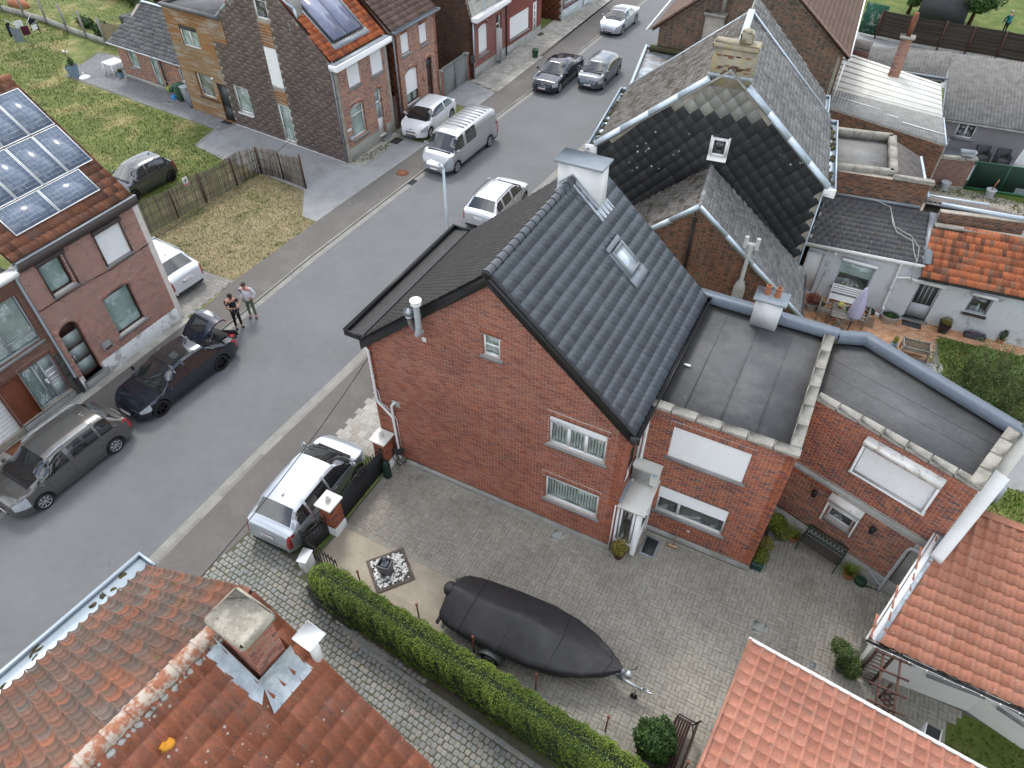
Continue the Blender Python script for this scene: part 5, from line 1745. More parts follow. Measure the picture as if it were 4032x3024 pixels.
def pillar(x0,x1,y0,y1,label):
 t=thing('gate_pillar',label,'pillar',((x0+x1)/2,(y0+y1)/2,0),group='brick gate pillars')
 b=MB();b.box(x0+.01,x1-.01,y0+.01,y1-.01,.3,1.42);sh=b.build('shaft',M_mortar,t)
 for p,q in(((x0,y0),(x1,y0)),((x1,y0),(x1,y1))):
  f_,L_=wallf(p,q)
  bricks(sh,f_,L_,1.42,BR_main2,(),.42,bl=.205,bh=.05,j=.013,limit=300)
 b=MB();b.bbox(x0-.02,x1+.02,y0-.02,y1+.02,0,.40,.01);b.build('plinth',M_whitep,t)
 b=MB();b.bbox(x0-.08,x1+.08,y0-.08,y1+.08,1.42,1.49,.012)
 b.add([(x0-.08,y0-.08,1.49),(x1+.08,y0-.08,1.49),(x1+.08,y1+.08,1.49),(x0-.08,y1+.08,1.49),((x0+x1)/2,(y0+y1)/2,1.54)],[[0,1,4],[1,2,4],[2,3,4],[3,0,4]])
 b.build('cap',mat('white_concrete',(.62,.62,.59),.8,var=.1,scale=6,stain=[((.45,.44,.40),5,.56,.7,.5)]),t)
 b=MB();b.lathe([(.10,0),(.10,.03),(.065,.05),(.085,.10),(.085,.14),(.04,.17),(.05,.20),(.0,.25)],((x0+x1)/2,(y0+y1)/2,1.51),14);b.build('finial',MATS['white_concrete'],t,smooth=True)
pillar(.09,.54,-3.51,-3.02,'brick gate pillar nearest the hedge, with white cap, beside the silver car')
pillar(.05,.49,-.60,-.14,'brick gate pillar with white cap at the front corner of the red house')
for(ya,yb,lb)in((-2.98,-1.81,'black iron gate leaf with screen panel, hinged on the pillar nearest the hedge'),(-.64,-1.77,'black iron gate leaf with screen panel, hinged beside the green gas cylinder')):
 t=thing('gate_leaf',lb,'gate',(.34,ya,0),group='leaves of the courtyard gate')
 d=1 if yb>ya else-1
 n=9
 b=MB()
 pts=[]
 for i in range(n+1):
  k=i/n
  y=ya+(yb-ya)*k
  z=1.0+.26*math.sin(k*math.pi/2)**1.3
  pts.append((.34,y,z))
  bb=MB();bb.bar((.34,y,.08),(.34,y,z+.12),.02);bb.cyl((.34,y,z+.12),(.34,y,z+.24),.026,.002,6)
  bb.cyl((.34,y,z+.10),(.34,y,z+.13),.024,n=6)
  bb.build('bar',M_iron,t)
 b.tube(pts,.02,6)
 b.bar((.34,ya,.12),(.34,yb,.12),.035);b.bar((.34,ya,.86),(.34,yb,.86),.03)
 b.bar((.34,ya,.05),(.34,ya,1.2),.05);b.bar((.34,yb,.05),(.34,yb,1.42),.045)
 b.build('frame',M_iron,t)
 b=MB()
 for i in range(26):
  y=ya+(yb-ya)*(i+.5)/26
  b.box(.355,.362,y-.5*abs(yb-ya)/26*.94,y+.5*abs(yb-ya)/26*.94,.04+rnd.uniform(0,.03),.99+.2*math.sin((i+.5)/26*math.pi/2))
 b.build('screen',mat('screen_strips',(.028,.031,.036),.6,var=.15,scale=30),t)
 b=MB()
 yc=yb-d*.17
 b.tube([(.375,yc+.11*math.cos(a*.35),1.03+.11*math.sin(a*.35))for a in range(19)],.012,6)
 b.tube([(.375,yc+(.02+.006*a)*math.cos(a*.6),1.03+(.02+.006*a)*math.sin(a*.6))for a in range(14)],.010,6)
 b.build('scroll',M_iron,t)
g=thing('gas_cylinder','dark green cylinder standing inside the gate by the upper pillar','gas cylinder',(.60,-.78,0))
b=MB();b.lathe([(.10,0),(.13,.03),(.14,.10),(.14,.62),(.12,.74),(.07,.82),(.03,.85),(.03,.9)],(.60,-.78,0),20);b.build('body',mat('bottle_green',(.012,.035,.024),.5,var=.15),g,smooth=True)
b=MB();b.lathe([(.035,0),(.035,.05),(.02,.07)],(.60,-.78,.88),10);b.build('valve',M_iron,g)
hs=MB();hs.tube([(.55,-.05,.62),(.62,-.2,.66),(.8,-.28,.55),(.86,-.25,.3),(.8,-.1,.08),(.9,-.05,.3),(1.0,-.12,.45)],.014,6);hs.tube([(.5,-.2,.6),(.6,-.35,.5),(.72,-.3,.2),(.75,-.2,.05)],.016,6)
hs.tube([(.9+.1*math.cos(a*.5),-.22+.1*math.sin(a*.5),.35+.01*a)for a in range(12)],.012,6)
tag(hs.build('iron_scroll',M_iron),'black curled iron and hose by the foot of the white rain pipe','scroll')
bx=MB();bx.bbox(.52,.86,-.26,-.02,.70,.82,.01)
tag(bx.build('letter_tray',M_blackm),'small black shelf fixed between the upper gate pillar and the brick wall','shelf')
m_=thing('white_cabinet','white box on a post standing at the rounded end of the hedge','mailbox',(.70,-4.98,0))
b=MB(frame((.70,-4.98,0),12));b.bbox(-.14,.14,-.22,.22,.50,1.12,.03);b.build('box',M_whitep,m_)
b=MB(frame((.70,-4.98,0),12));b.bbox(-.16,.16,-.24,.24,1.12,1.15,.01);b.build('lid',M_white,m_)
b=MB();b.bar((.70,-4.98,0),(.70,-4.98,.5),.08);b.build('post',M_pvcg,m_)
# wire mesh fence behind the hedge
t=thing('wire_fence','fine wire mesh fence on rusty posts along the courtyard side of the hedge','fence',(6,-4.7,0))
fa,fc=np.array([1.55,-4.60]),np.array([12.6,-5.22])
L_=np.linalg.norm(fc-fa)
b=MB()
n=150
for i in range(n):
 p=fa+(fc-fa)*i/n
 b.add([(p[0]-.0015,p[1],.03),(p[0]+.0015,p[1],.03),(p[0]+.0015,p[1],.92),(p[0]-.0015,p[1],.92)],[[0,1,2,3]])
for k in range(10):
 z=.05+k*.095
 b.add([(fa[0],fa[1],z),(fc[0],fc[1],z),(fc[0],fc[1],z+.003),(fa[0],fa[1],z+.003)],[[0,1,2,3]])
b.build('mesh',mat('fence_wire',(.10,.12,.10),.6,metal=.3),t)
for x,y in((2.3,-4.62),(4.39,-4.70),(6.26,-4.80),(8.24,-4.93),(10.31,-5.05),(12.4,-5.15)):
 b=MB();b.cyl((x,y,0),(x,y,.93),.022,n=8);b.ball((x,y,.96),.045,n=8,m=6);b.build('post',M_rust,t)
 # ------------------------------------------------------------------ fountain and pebble bed
FPB=frame((2.72,-3.74,0),-38.5)
pb=thing('pebble_bed','square bed of white pebbles edged with brown blocks, around the small fountain','bed',(2.72,-3.74,0))
b=MB(FPB);b.box(-.50,.50,-.50,.50,0,.02);b.build('base',M_sand,pb)
Ms,T=[],[]
for i in range(5):
 u0=-.60+i*.24
 for(x,y,a,c)in((u0,-.60,.23,.10),(u0+.0,.50,.23,.10),(-.60,u0+.0 if False else-.50+i*.2,.10,.19),(.50,-.50+i*.2,.10,.19)):
  M=np.eye(4);M[0,0],M[1,1],M[2,2]=a,c,.05;M[:3,3]=(x,y,.0);Ms.append(FPB@M);T.append(rnd.random())
pieces(pb,'edging_block',piece_mats('edging',[(.10,.08,.072),(.14,.115,.10)],rough=.9),BOXV,BOXF,Ms,T,30)
tv=MB();tv.ball((0,0,0),1,n=8,m=5);TV,TF=np.array(tv.V),tv.F
Ms,T=[],[]
k=0
while k<250:
 x,y=rnd.uniform(-.49,.49),rnd.uniform(-.49,.49)
 if abs(x+.03)<.2 and abs(y+.12)<.2:continue
 M=np.eye(4);a=rnd.uniform(0,3.14);sx,sy=rnd.uniform(.034,.052),rnd.uniform(.026,.04)
 M[:3,0]=(math.cos(a)*sx,math.sin(a)*sx,0);M[:3,1]=(-math.sin(a)*sy,math.cos(a)*sy,0);M[:3,2]=(0,0,.022);M[:3,3]=(x,y,.04+rnd.uniform(-.005,.025))
 Ms.append(FPB@M);T.append(rnd.random());k+=1
pieces(pb,'pebble',piece_mats('white_pebble',[(.55,.55,.53),(.70,.70,.68),(.82,.82,.80)],rough=.6,bump=.1),TV,TF,Ms,T,260,smooth='all')
fo=thing('fountain','small square grey fountain with a stacked stone column among white pebbles','fountain',FP(FPB,-.03,-.12))
FO=frame(FP(FPB,-.03,-.12),-38.5+38.5+8)
b=MB(FO);b.add([(-.16,-.16,.02),(.16,-.16,.02),(.16,.16,.02),(-.16,.16,.02),(-.20,-.20,.50),(.20,-.20,.50),(.20,.20,.50),(-.20,.20,.50)],[[0,1,5,4],[1,2,6,5],[2,3,7,6],[3,0,4,7]])
b.box(-.20,-.165,-.20,.20,.42,.50);b.box(.165,.20,-.20,.20,.42,.50);b.box(-.165,.165,-.20,-.165,.42,.50);b.box(-.165,.165,.165,.20,.42,.50)
b.build('basin',mat('grey_basin',(.16,.16,.165),.6,var=.1),fo)
b=MB(FO);b.box(-.165,.165,-.165,.165,.40,.43);b.build('water',mat('dark_water',(.01,.012,.014),.05,spec=.6),fo)
b=MB(FO);b.bbox(-.10,.10,-.10,.10,.40,.47,.01);b.bbox(-.075,.075,-.075,.075,.47,.52,.01);b.lathe([(.05,0),(.035,.05),(.05,.10),(.03,.13),(.04,.2),(.02,.24),(.0,.25)],(0,0,.52),12)
for i in range(4):
 for s_ in(-1,1):
  b.bbox(-.15+i*.09,-.11+i*.09,s_*.135-.02,s_*.135+.02,.43,.46,.01)
b.build('column',M_zincd,fo)
# ------------------------------------------------------------------ covered boat on its trailer
BT=thing('covered_boat','motor boat under a tight black cover, on a trailer along the hedge','boat',(7.6,-3.85,0))
def bsec(x):
 """half width, gunwale z, ridge z, centre y of the cover at x"""
 k=(x-5.0)/5.18
 hw=np.interp(k,[0,.04,.15,.35,.55,.70,.82,.91,.97,1.0],[.62,.80,.90,.96,.95,.84,.63,.38,.16,.03])
 g=np.interp(k,[0,.5,.8,1.0],[.74,.84,.90,.98])
 r=np.interp(k,[0,.02,.07,.25,.42,.60,.8,1.0],[1.12,1.28,1.30,1.17,1.38,1.20,1.08,.99])
 return float(hw),float(g),float(r),-3.90+.16*k
xs=np.concatenate([np.linspace(5.0,5.3,6),np.linspace(5.4,9.4,44),np.linspace(9.5,10.18,10)])
m=22
V,F=[],[]
for i,x in enumerate(xs):
 hw,g,r,cy=bsec(x)
 for j in range(m+1):
  t_=-1+2*j/m
  a=abs(t_)
  if a<.86:
   q=a/.86
   y=q*hw
   z=r-(r-g)*(q**1.25)
   # pleats pulled from the ridge pole to the gunwale
   fold=.016*math.sin((x*7.5+t_*3.5)*2.2)*q*(1-q)*4*math.exp(-((x-7.3-q*.9)/.65)**2)+.010*math.sin(x*16+t_*9)*q*math.exp(-((x-5.6)/.5)**2)+.004*math.sin(x*5+t_*14)
   z+=fold
  else:
   q=(a-.86)/.14
   y=hw*(1+.01*q)
   z=g-q*(.20+.05*math.sin(x*3.1))
   y+=.012*math.sin(x*13)*q
  V.append((x,cy+math.copysign(y,t_)if t_ else cy,z))
for i in range(len(xs)-1):
 for j in range(m):
  F.append([i*(m+1)+j,i*(m+1)+j+1,(i+1)*(m+1)+j+1,(i+1)*(m+1)+j])
F.append([j for j in range(m+1)])
cv=link('cover',mk_mesh('cover',V,F,'all'),BT,mats=M_tarp)
for x in(5.75,7.0,8.35,9.75):
 hw,g,r,cy=bsec(x)
 b=MB();b.tube([(x+.12*(1-abs(t_)),cy+t_*hw*(1.004),r-(r-g)*(abs(t_)**1.25)+.004)for t_ in np.linspace(-1,1,15)],.008,5);b.build('seam',M_blackm,BT)
b=MB()
n=len(xs)
hv,hf=[],[]
for i,x in enumerate(xs):
 hw,g,r,cy=bsec(x)
 k=(x-5.0)/5.18
 kz=np.interp(k,[0,.7,.9,1.0],[.40,.42,.55,.85])
 for yy,z_ in((-hw*.97,g-.1),(-hw*.86,g-.36),(-hw*.35,kz),(0,kz-.04),(hw*.35,kz),(hw*.86,g-.36),(hw*.97,g-.1)):
  hv.append((x,cy+yy,max(z_,kz-.04)))
b.add(hv,[[i*7+j,i*7+j+1,(i+1)*7+j+1,(i+1)*7+j]for i in range(n-1)for j in range(6)]+[[j for j in range(7)]])
b.build('hull',M_blackm,BT,smooth=True)
b=MB();b.bbox(4.90,4.98,-3.98,-3.84,.86,1.02,.01);b.build('motor_label',M_white,BT)
b=MB();b.ball((5.03,-3.90,1.08),.20,.22,.24,12,8);b.build('motor',M_tarp,BT,smooth=True)
TR=thing('boat_trailer','galvanised boat trailer with winch post and jockey wheel under the covered boat','trailer',(8,-3.85,0))
b=MB()
b.bar((9.0,-3.55,.45),(10.15,-3.78,.48),.05,.08);b.bar((9.0,-4.1,.45),(10.15,-3.80,.48),.05,.08)
b.bar((10.1,-3.79,.48),(10.85,-3.80,.46),.08,.08);b.bar((5.6,-3.3,.42),(9.0,-3.55,.45),.05,.08);b.bar((5.6,-4.5,.42),(9.0,-4.1,.45),.05,.08);b.bar((5.2,-4.75,.42),(5.2,-3.05,.42),.08);b.bar((6.8,-4.75,.36),(6.8,-3.1,.36),.08)
b.build('chassis',M_steel,TR)
b=MB();b.bbox(10.8,11.08,-3.84,-3.76,.44,.52,.02);b.bar((10.85,-3.80,.52),(11.02,-3.80,.58),.03);b.build('coupling',M_chrome,TR)
b=MB();b.bar((10.16,-3.79,.5),(10.22,-3.79,.98),.08,.10,up=(1,0,0));b.build('winch_post',M_zincd,TR)
b=MB();b.cyl((10.36,-3.86,.92),(10.36,-3.70,.92),.085,n=16);b.cyl((10.36,-3.87,.92),(10.36,-3.85,.92),.11,n=16);b.bbox(10.24,10.44,-3.87,-3.69,.82,.86,.01);b.build('winch',M_steel,TR)
b=MB();b.bar((10.36,-3.68,.92),(10.50,-3.62,1.04),.02);b.cyl((10.50,-3.64,1.04),(10.50,-3.54,1.06),.018,n=8);b.build('winch_handle',M_dark,TR)
b=MB();b.cyl((10.66,-3.92,.18),(10.66,-3.92,.62),.03,n=10);b.bar((10.66,-3.92,.62),(10.60,-3.92,.68),.015);b.build('jockey_stand',M_steel,TR)
b=MB();b.cyl((10.66,-3.95,.10),(10.66,-3.89,.10),.10,n=16);b.build('jockey_wheel',M_rubber,TR)
for y,s_ in((-4.80,-1),(-3.0,1)):
 w_=MB();w_.cyl((6.8,y-.09,.29),(6.8,y+.09,.29),.29,n=26);wh=w_.build('wheel',M_rubber,TR,smooth=True)
 w_=MB();w_.cyl((6.8,y-.095,.29),(6.8,y+.095,.29),.17,n=20);w_.build('rim',M_zincd,wh)
 w_=MB()
 for i in range(12):
  a0,a1=math.pi*i/12,math.pi*(i+1)/12
  p=[(6.8+.36*math.cos(a),yy,.31+.34*math.sin(a))for a in(a0,a1)for yy in(y-.13,y+.13)]
  w_.add(p,[[0,1,3,2]])
  w_.add([p[0],p[2],(6.8+.28*math.cos(a1),y-.13,.31+.27*math.sin(a1)),(6.8+.28*math.cos(a0),y-.13,.31+.27*math.sin(a0))],[[0,1,2,3]])
 w_.build('mudguard',mat('mudguard_grey',(.075,.08,.078),.6,var=.2),TR)
b=MB();b.bbox(4.98,5.06,-4.72,-3.1,.42,.54,.01);b.build('light_board',M_dark,TR)
# ------------------------------------------------------------------ plants, benches and small things in the courtyard
LF_green=leafmat('bush_leaf',[(.015,.040,.010),(.03,.075,.015),(.05,.105,.022)])
LF_lime=leafmat('lime_leaf',[(.06,.10,.012),(.12,.17,.02),(.20,.22,.03),(.10,.14,.02)])
LF_var=leafmat('variegated_leaf',[(.12,.16,.02),(.25,.24,.04),(.28,.14,.04),(.10,.15,.03)])
LF_con=leafmat('conifer_leaf',[(.035,.065,.018),(.06,.10,.03),(.09,.12,.035)])
LF_wil=leafmat('willow_leaf',[(.045,.085,.028),(.075,.13,.035),(.11,.17,.055),(.08,.09,.04)],scale=.9)
LF_red=leafmat('red_leaf',[(.12,.015,.03),(.20,.04,.06),(.10,.06,.02)])
LF_pur=leafmat('purple_flower',[(.20,.10,.28),(.30,.18,.36),(.08,.12,.04)])
def pot(parent,x,y,z,r0,r1,h,m,name='pot',n=18):
 b=MB();b.lathe([(r0,0),(r1,h-.03),(r1*1.06,h-.03),(r1*1.06,h),(r1*.92,h),(r1*.88,h-.04),(0.0,h-.04)],(x,y,z),n)
 return b.build(name,m,parent,smooth=True)
def bush(parent,c,r,n,size,m,ratio=.5,shell=.5,up=.3,name='foliage',core=True):
 p,d=ellipsoid_pts(c,r,n,shell)
 k=1+.10*np.sin(p[:,0]*11+p[:,2]*7)+.07*np.sin(p[:,1]*17+p[:,0]*5)
 p=np.array(c)+(p-np.array(c))*k[:,None]
 leaf_mesh(name,p,d,nr.uniform(size*.6,size*1.3,n),m,parent,ratio,up)
def spiky(parent,c,n,l,m,name='foliage',w=.012):
 b=MB()
 for _ in range(n):
  a=rnd.uniform(0,6.28);t_=rnd.uniform(.15,1.1);ll=l*rnd.uniform(.6,1.1)
  pts=[]
  for k in range(5):
   s_=k/4
   r_=ll*s_*math.sin(t_+.5*s_)
   z_=ll*(s_*math.cos(t_*.8)-.45*s_*s_*math.sin(t_))
   pts.append((c[0]+r_*math.cos(a),c[1]+r_*math.sin(a),c[2]+z_))
  b.ct=rnd.random()
  for k in range(4):
   w0,w1=w*(1-k/4),w*(1-(k+1)/4)+.001
   dx,dy=-math.sin(a),math.cos(a)
   p,q=pts[k],pts[k+1]
   b.quad((p[0]-dx*w0,p[1]-dy*w0,p[2]),(p[0]+dx*w0,p[1]+dy*w0,p[2]),(q[0]+dx*w1,q[1]+dy*w1,q[2]),(q[0]-dx*w1,q[1]-dy*w1,q[2]))
 return b.build(name,m,parent)
t=thing('potted_shrub','yellow-green variegated shrub in a dark pot by the porch corner','potted plant',(8.72,-.08,0));pot(t,8.72,-.08,0,.13,.17,.24,mat('dark_pot',(.07,.03,.02),.6));bush(t,(8.72,-.08,.52),(.27,.27,.30),1300,.06,LF_var)
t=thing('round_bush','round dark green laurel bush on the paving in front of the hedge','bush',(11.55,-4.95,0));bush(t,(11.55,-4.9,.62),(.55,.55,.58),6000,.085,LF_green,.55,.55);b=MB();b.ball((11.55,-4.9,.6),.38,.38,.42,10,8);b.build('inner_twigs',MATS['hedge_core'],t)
b=MB();b.cyl((11.55,-4.9,0),(11.55,-4.9,.4),.04,n=8);b.build('trunk',M_wood2,t)
t=thing('conifer_shrub','loose grey-green shrub in a pot at the corner of the white outbuilding','shrub',(15.45,-.55,0));pot(t,15.45,-.55,0,.15,.2,.3,M_dark)
for c,r in(((15.22,-.38,.75),(.30,.28,.26)),((15.5,-.6,.62),(.30,.30,.40)),((15.62,-.78,.55),(.22,.24,.42)),((15.3,-.62,.95),(.18,.18,.2))):
 bush(t,c,r,1500,.075,LF_con,.35,.3)
t=thing('potted_conifer','tall pale green shrub in a grey pot, largest plant by the annex corner','potted plant',(12.85,2.68,0));pot(t,12.85,2.68,0,.15,.2,.32,M_pvcg)
for c,r in(((12.72,2.72,.95),(.30,.30,.36)),((13.0,2.6,.75),(.32,.3,.32)),((12.85,2.9,.7),(.3,.28,.3))):
 bush(t,c,r,1300,.07,LF_lime,.4,.3)
t=thing('planter_box','dark green planter box with two yellowish shrubs beside the annex corner','planter',(12.62,1.75,0))
b=MB(frame((12.62,1.72,0),0));b.bbox(-.16,.16,-.34,.34,.04,.30,.02);b.bbox(-.18,.18,-.36,.36,.28,.32,.01);b.build('box',mat('planter_green',(.015,.06,.05),.5),t)
for y in(-.3,.3):
 for x in(-.12,.12):
  b=MB();b.box(12.62+x-.03,12.62+x+.03,1.72+y-.03,1.72+y+.03,0,.04);b.build('foot',MATS['planter_green'],t)
bush(t,(12.62,1.58,.55),(.25,.25,.30),1300,.055,LF_lime,.45,.4);bush(t,(12.65,2.02,.62),(.25,.24,.32),1200,.055,LF_var,.45,.4)
t=thing('potted_grass','spider plant in a terracotta pot left of the iron bench','potted plant',(13.40,3.05,0),group=None);pot(t,13.40,3.02,0,.12,.17,.24,M_terra);spiky(t,(13.4,3.02,.22),90,.42,LF_lime)
t=thing('potted_grass','spider plant in a terracotta pot between the iron bench and the watering can','potted plant',(15.15,2.48,0));pot(t,15.15,2.48,0,.12,.17,.22,M_terra);spiky(t,(15.15,2.48,.2),120,.46,LF_lime)
def watering_can(x,y,z,s,m,lb,ang):
 t=thing('watering_can',lb,'watering can',(x,y,z))
 f_=frame((x,y,z),ang)
 b=MB(f_);b.lathe([(.11*s,0),(.12*s,.02),(.11*s,.18*s),(.09*s,.2*s),(.06*s,.2*s)],(0,0,0),16,1.3,1);b.build('body',m,t,smooth=True)
 b=MB(f_);b.tube([(.12*s,0,.05*s),(.26*s,0,.16*s),(.40*s,0,.22*s)],[.025*s,.018*s,.014*s],8);b.lathe([(.01,0),(.035*s,.03)],(.40*s,0,.21*s),10);b.build('spout',m,t,smooth=True)
 b=MB(f_);b.tube([(-.10*s,0,.05),(-.22*s,0,.12*s),(-.18*s,0,.26*s),(0,0,.28*s),(.08*s,0,.2*s)],.014*s,7);b.build('handle',m,t,smooth=True)
watering_can(15.52,2.42,0,1.15,mat('can_green',(.012,.05,.035),.45),'dark green watering can beside the spider plant under the annex wall',-25)
# iron bench
t=thing('garden_bench','green cast-iron bench with lattice back and dark wooden slats against the annex wall','bench',(14.25,2.75,0))
fbn=frame((14.22,2.80,0),-17.5)
M_bgreen=mat('bench_green',(.012,.04,.03),.45,var=.15)
for x in(-.62,.62):
 b=MB(fbn)
 b.tube([(x,-.28,0),(x,-.24,.2),(x,-.22,.42),(x,.10,.42),(x,.18,.05),(x,.22,0)],.02,6);b.tube([(x,.10,.42),(x,.2,.84)],.02,6);b.tube([(x,-.24,.42),(x,-.26,.62),(x,-.1,.66),(x,.14,.6)],.018,6)
 b.build('leg',M_bgreen,t)
for i in range(6):
 b=MB(fbn);b.bbox(-.62,.62,-.24+i*.062,-.19+i*.062,.43,.45,.005);b.build('slat',mat('bench_slat',(.045,.035,.03),.7,var=.2),t)
b=MB(fbn)
for z in(.52,.84):
 b.bar((-.62,.12+(z-.42)*.24,z),(.62,.12+(z-.42)*.24,z),.03)
for i in range(10):
 x=-.62+i*.124
 for s_ in(1,-1):
  x0,x1=(x,x+.124)if s_>0 else(x+.124,x)
  b.bar((x0,.145,.53),(x1,.22,.83),.014)
 b.bar((x+.062-.04,.185,.68),(x+.062+.04,.185,.68),.012)
b.build('backrest',M_bgreen,t)
# second bench at the bottom
t=thing('park_bench','dark slatted bench at the lower edge, half hidden under the garage roof edge','bench',(12.15,-4.9,0))
f2_=frame((12.18,-4.75,0),88)
for i in range(6):
 b=MB(f2_);b.bbox(-.75,.75,-.02+i*.068,.035+i*.068,.43,.455,.006);b.build('slat',M_brownp,t)
for i in range(3):
 b=MB(f2_);b.bbox(-.75,.75,-.13-i*.02,-.11-i*.02,.55+i*.1,.62+i*.1,.006);b.build('back_slat',M_brownp,t)
for x in(-.7,.7):
 b=MB(f2_);b.tube([(x,.38,0),(x,.36,.42),(x,-.05,.44),(x,-.14,.02)],.02,6);b.tube([(x,.36,.42),(x,.34,.66),(x,-.1,.66),(x,-.2,.9),(x,-.06,.44)],.02,6);b.build('leg',M_iron,t)
 # doormat, broom, drains and covers
t=thing('doormat','black rubber doormat outside the porch door','mat',(9.49,.70,0))
b=MB();b.bbox(9.24,9.73,.34,1.07,.014,.024,.003);b.build('border',M_zincd,t)
b=MB();b.box(9.30,9.67,.40,1.01,.024,.030);b.build('rubber',M_dark,t)
t=thing('broom','wooden broom leaning against the annex sill','broom',(10.1,1.02,0))
b=MB();b.cyl((10.10,1.03,.10),(10.13,1.24,1.08),.013,n=8);b.build('handle',mat('broom_wood',(.32,.20,.09),.7),t)
b=MB();b.bbox(9.94,10.26,.98,1.05,.075,.115,.012);b.build('head',mat('broom_head',(.45,.33,.18),.7),t)
b=MB()
for i in range(20):
 b.bar((9.95+i*.016,1.015,.08),(9.95+i*.016+rnd.uniform(-.01,.01),1.0,.015),.012,.05)
b.build('bristle',mat('bristles',(.38,.26,.12),.9),t)
for i,(x,y,lb)in enumerate(((6.70,-.22,'pale square cover stone in the paving below the ground floor window'),(13.15,-.35,'pale square cover stone in the middle of the courtyard paving'))):
 t=thing('cover_stone',lb,'drain cover',(x,y,0),group='pale cover stones in the courtyard')
 for(a,c,w_,h_)in((-.14,-.14,.28,.28),(.16,-.10,.10,.22),(-.14,-.27,.25,.12)):
  b=MB();b.bbox(x+a,x+a+w_,y+c,y+c+h_,.0,.022,.004);b.build('slab',mat('cover_slab',(.34,.35,.33),.85,var=.1),t)
b=MB();b.cyl((14.76,-.80,.0),(14.76,-.80,.022),.085,n=20);b.cyl((14.76,-.80,.02),(14.76,-.80,.025),.06,n=16)
tag(b.build('drain',M_zincd),'small round drain in the paving near the pergola','drain')
# pergola
t=thing('pergola','brown wooden trellis arch with ladder sides between the two orange-roofed buildings','pergola',(16.1,-1.6,0))
for x in(15.84,16.24):
 for(y)in(-.62,-2.5):
  b=MB();b.bar((x,y,0),(x,y,2.25),.06);b.build('post',M_wood2,t)
 b=MB();b.bar((x,-.45,2.28),(x,-2.7,2.28),.04,.07);b.build('beam',M_wood2,t)
for y in(-.62,-1.05,-1.5,-1.95,-2.4):
 b=MB();b.bar((15.62,y,2.34),(16.46,y,2.34),.035,.05);b.build('rafter',M_wood2,t)
for k in range(11):
 b=MB();b.bar((15.84,-.62,.2+k*.18),(16.24,-.62,.2+k*.18),.02);b.build('rung',M_wood2,t)
for k in range(9):
 for s_ in(1,-1):
  b=MB();b.bar((16.50+s_*.16,-1.02-k*.17,.75+.02*k),(16.50-s_*.10,-1.16-k*.17,.70+.02*k),.055,.02);b.build('lattice_slat',M_wood2,t)
b=MB();b.bar((16.50,-.9,0),(16.50,-.9,.9),.05);b.bar((16.5,-2.6,0),(16.5,-2.6,.9),.05);b.build('post',M_wood2,t)
t=thing('slatted_cover','grey slatted box with white side boards beyond the pergola','box',(17.6,-1.7,0))
fb_=frame((17.60,-1.66,0),-6)
b=MB(fb_);b.box(-.19,-.16,-.22,.22,0,.8);b.box(.16,.19,-.22,.22,0,.8);b.build('side_board',M_whitep,t)
for i in range(9):
 b=MB(fb_);b.bbox(-.16,.16,-.21+i*.047,-.175+i*.047,.75,.78,.004);b.build('slat',M_dark,t)
b=MB(fb_);b.box(-.16,.16,-.2,.2,0,.7);b.build('body',M_dark,t)
# wall lanterns on the second annex
frW,LW=wallf((12.4,3.72),(16.55,2.37))
for u,lb in((1.10,'black wall lantern left of the small annex window'),(2.89,'black wall lantern right of the small annex window')):
 p=FP(frW,u,.12,2.02)
 t=thing('wall_lantern',lb,'lamp',p,group='wall lanterns on the second annex')
 b=MB();b.lathe([(.03,0),(.065,.02),(.085,.20),(.10,.21),(.03,.29),(.0,.32)],p,6);b.build('body',M_blackm,t)
 b=MB();b.bar(FP(frW,u,0,2.2),FP(frW,u,.12,2.34),.02);b.build('bracket',M_blackm,t)
 # ------------------------------------------------------------------ houses across the street
BK=dict(bl=.185,bh=.048,j=.015)
HL_=thing('brick_house','brick house with solar panels on its roof and pale blinds, across the street','house',(-15,-.3,0))
fr,L=wallf((-12.05,-2.68),(-12.05,2.12))
od=op(.20,1.00,.34,2.86,.22,arch=.2)
ow=op(2.18,3.44,1.06,2.88,.20,arch=.09)
o3=op(2.96,4.04,3.92,5.36,.08,lint=0)
o4=op(.74,1.62,4.02,5.42,.20,lint=0)
brick_wall(HL_,fr,L,5.62,M_mortarw,BR_left,[od,ow,o3,o4],.60,bond='cross',**BK)
window(HL_,fr,ow,M_brownp,'blind',fw=.06,sille=.12)
w_=window(HL_,fr,o3,M_brownm,'dark',shut=.99,fw=.06,sillh=.09)
window(HL_,fr,o4,M_brownp,'blind',fw=.06,sillh=.09)
for u0,u1,z in((2.90,4.12,5.30),(.66,1.74,5.36)):
 b=MB(fr);b.tube([(u0,.06,z),(u1,.06,z)],.10,10);b.bar((u0+.04,.03,z),(u0+.04,.03,z-1.42),.06,.04);b.bar((u1-.04,.03,z),(u1-.04,.03,z-1.42),.06,.04);b.build('shutter_box',M_brownm,HL_)
b=MB(fr);y=-.22
b.box(.20,.27,y,y+.06,.34,2.8);b.box(.93,1.0,y,y+.06,.34,2.8);b.box(.27,.93,y,y+.06,.34,.50);b.box(.27,.93,y,y+.06,1.08,1.15);b.box(.27,.93,y,y+.06,1.72,1.79);b.box(.27,.93,y,y+.06,2.36,2.86)
dr=b.build('door',M_brownp,HL_)
for k in range(3):
 b=MB(fr);b.box(.27,.93,y+.02,y+.03,.50+k*.64,1.08+k*.64);b.build('pane',M_frost,dr)
b=MB(fr);b.tube([(.30,-.12,1.5),(.30,-.07,1.5),(.30,-.07,1.2),(.36,-.07,1.2)],.014,6);b.build('handle',M_chrome,dr)
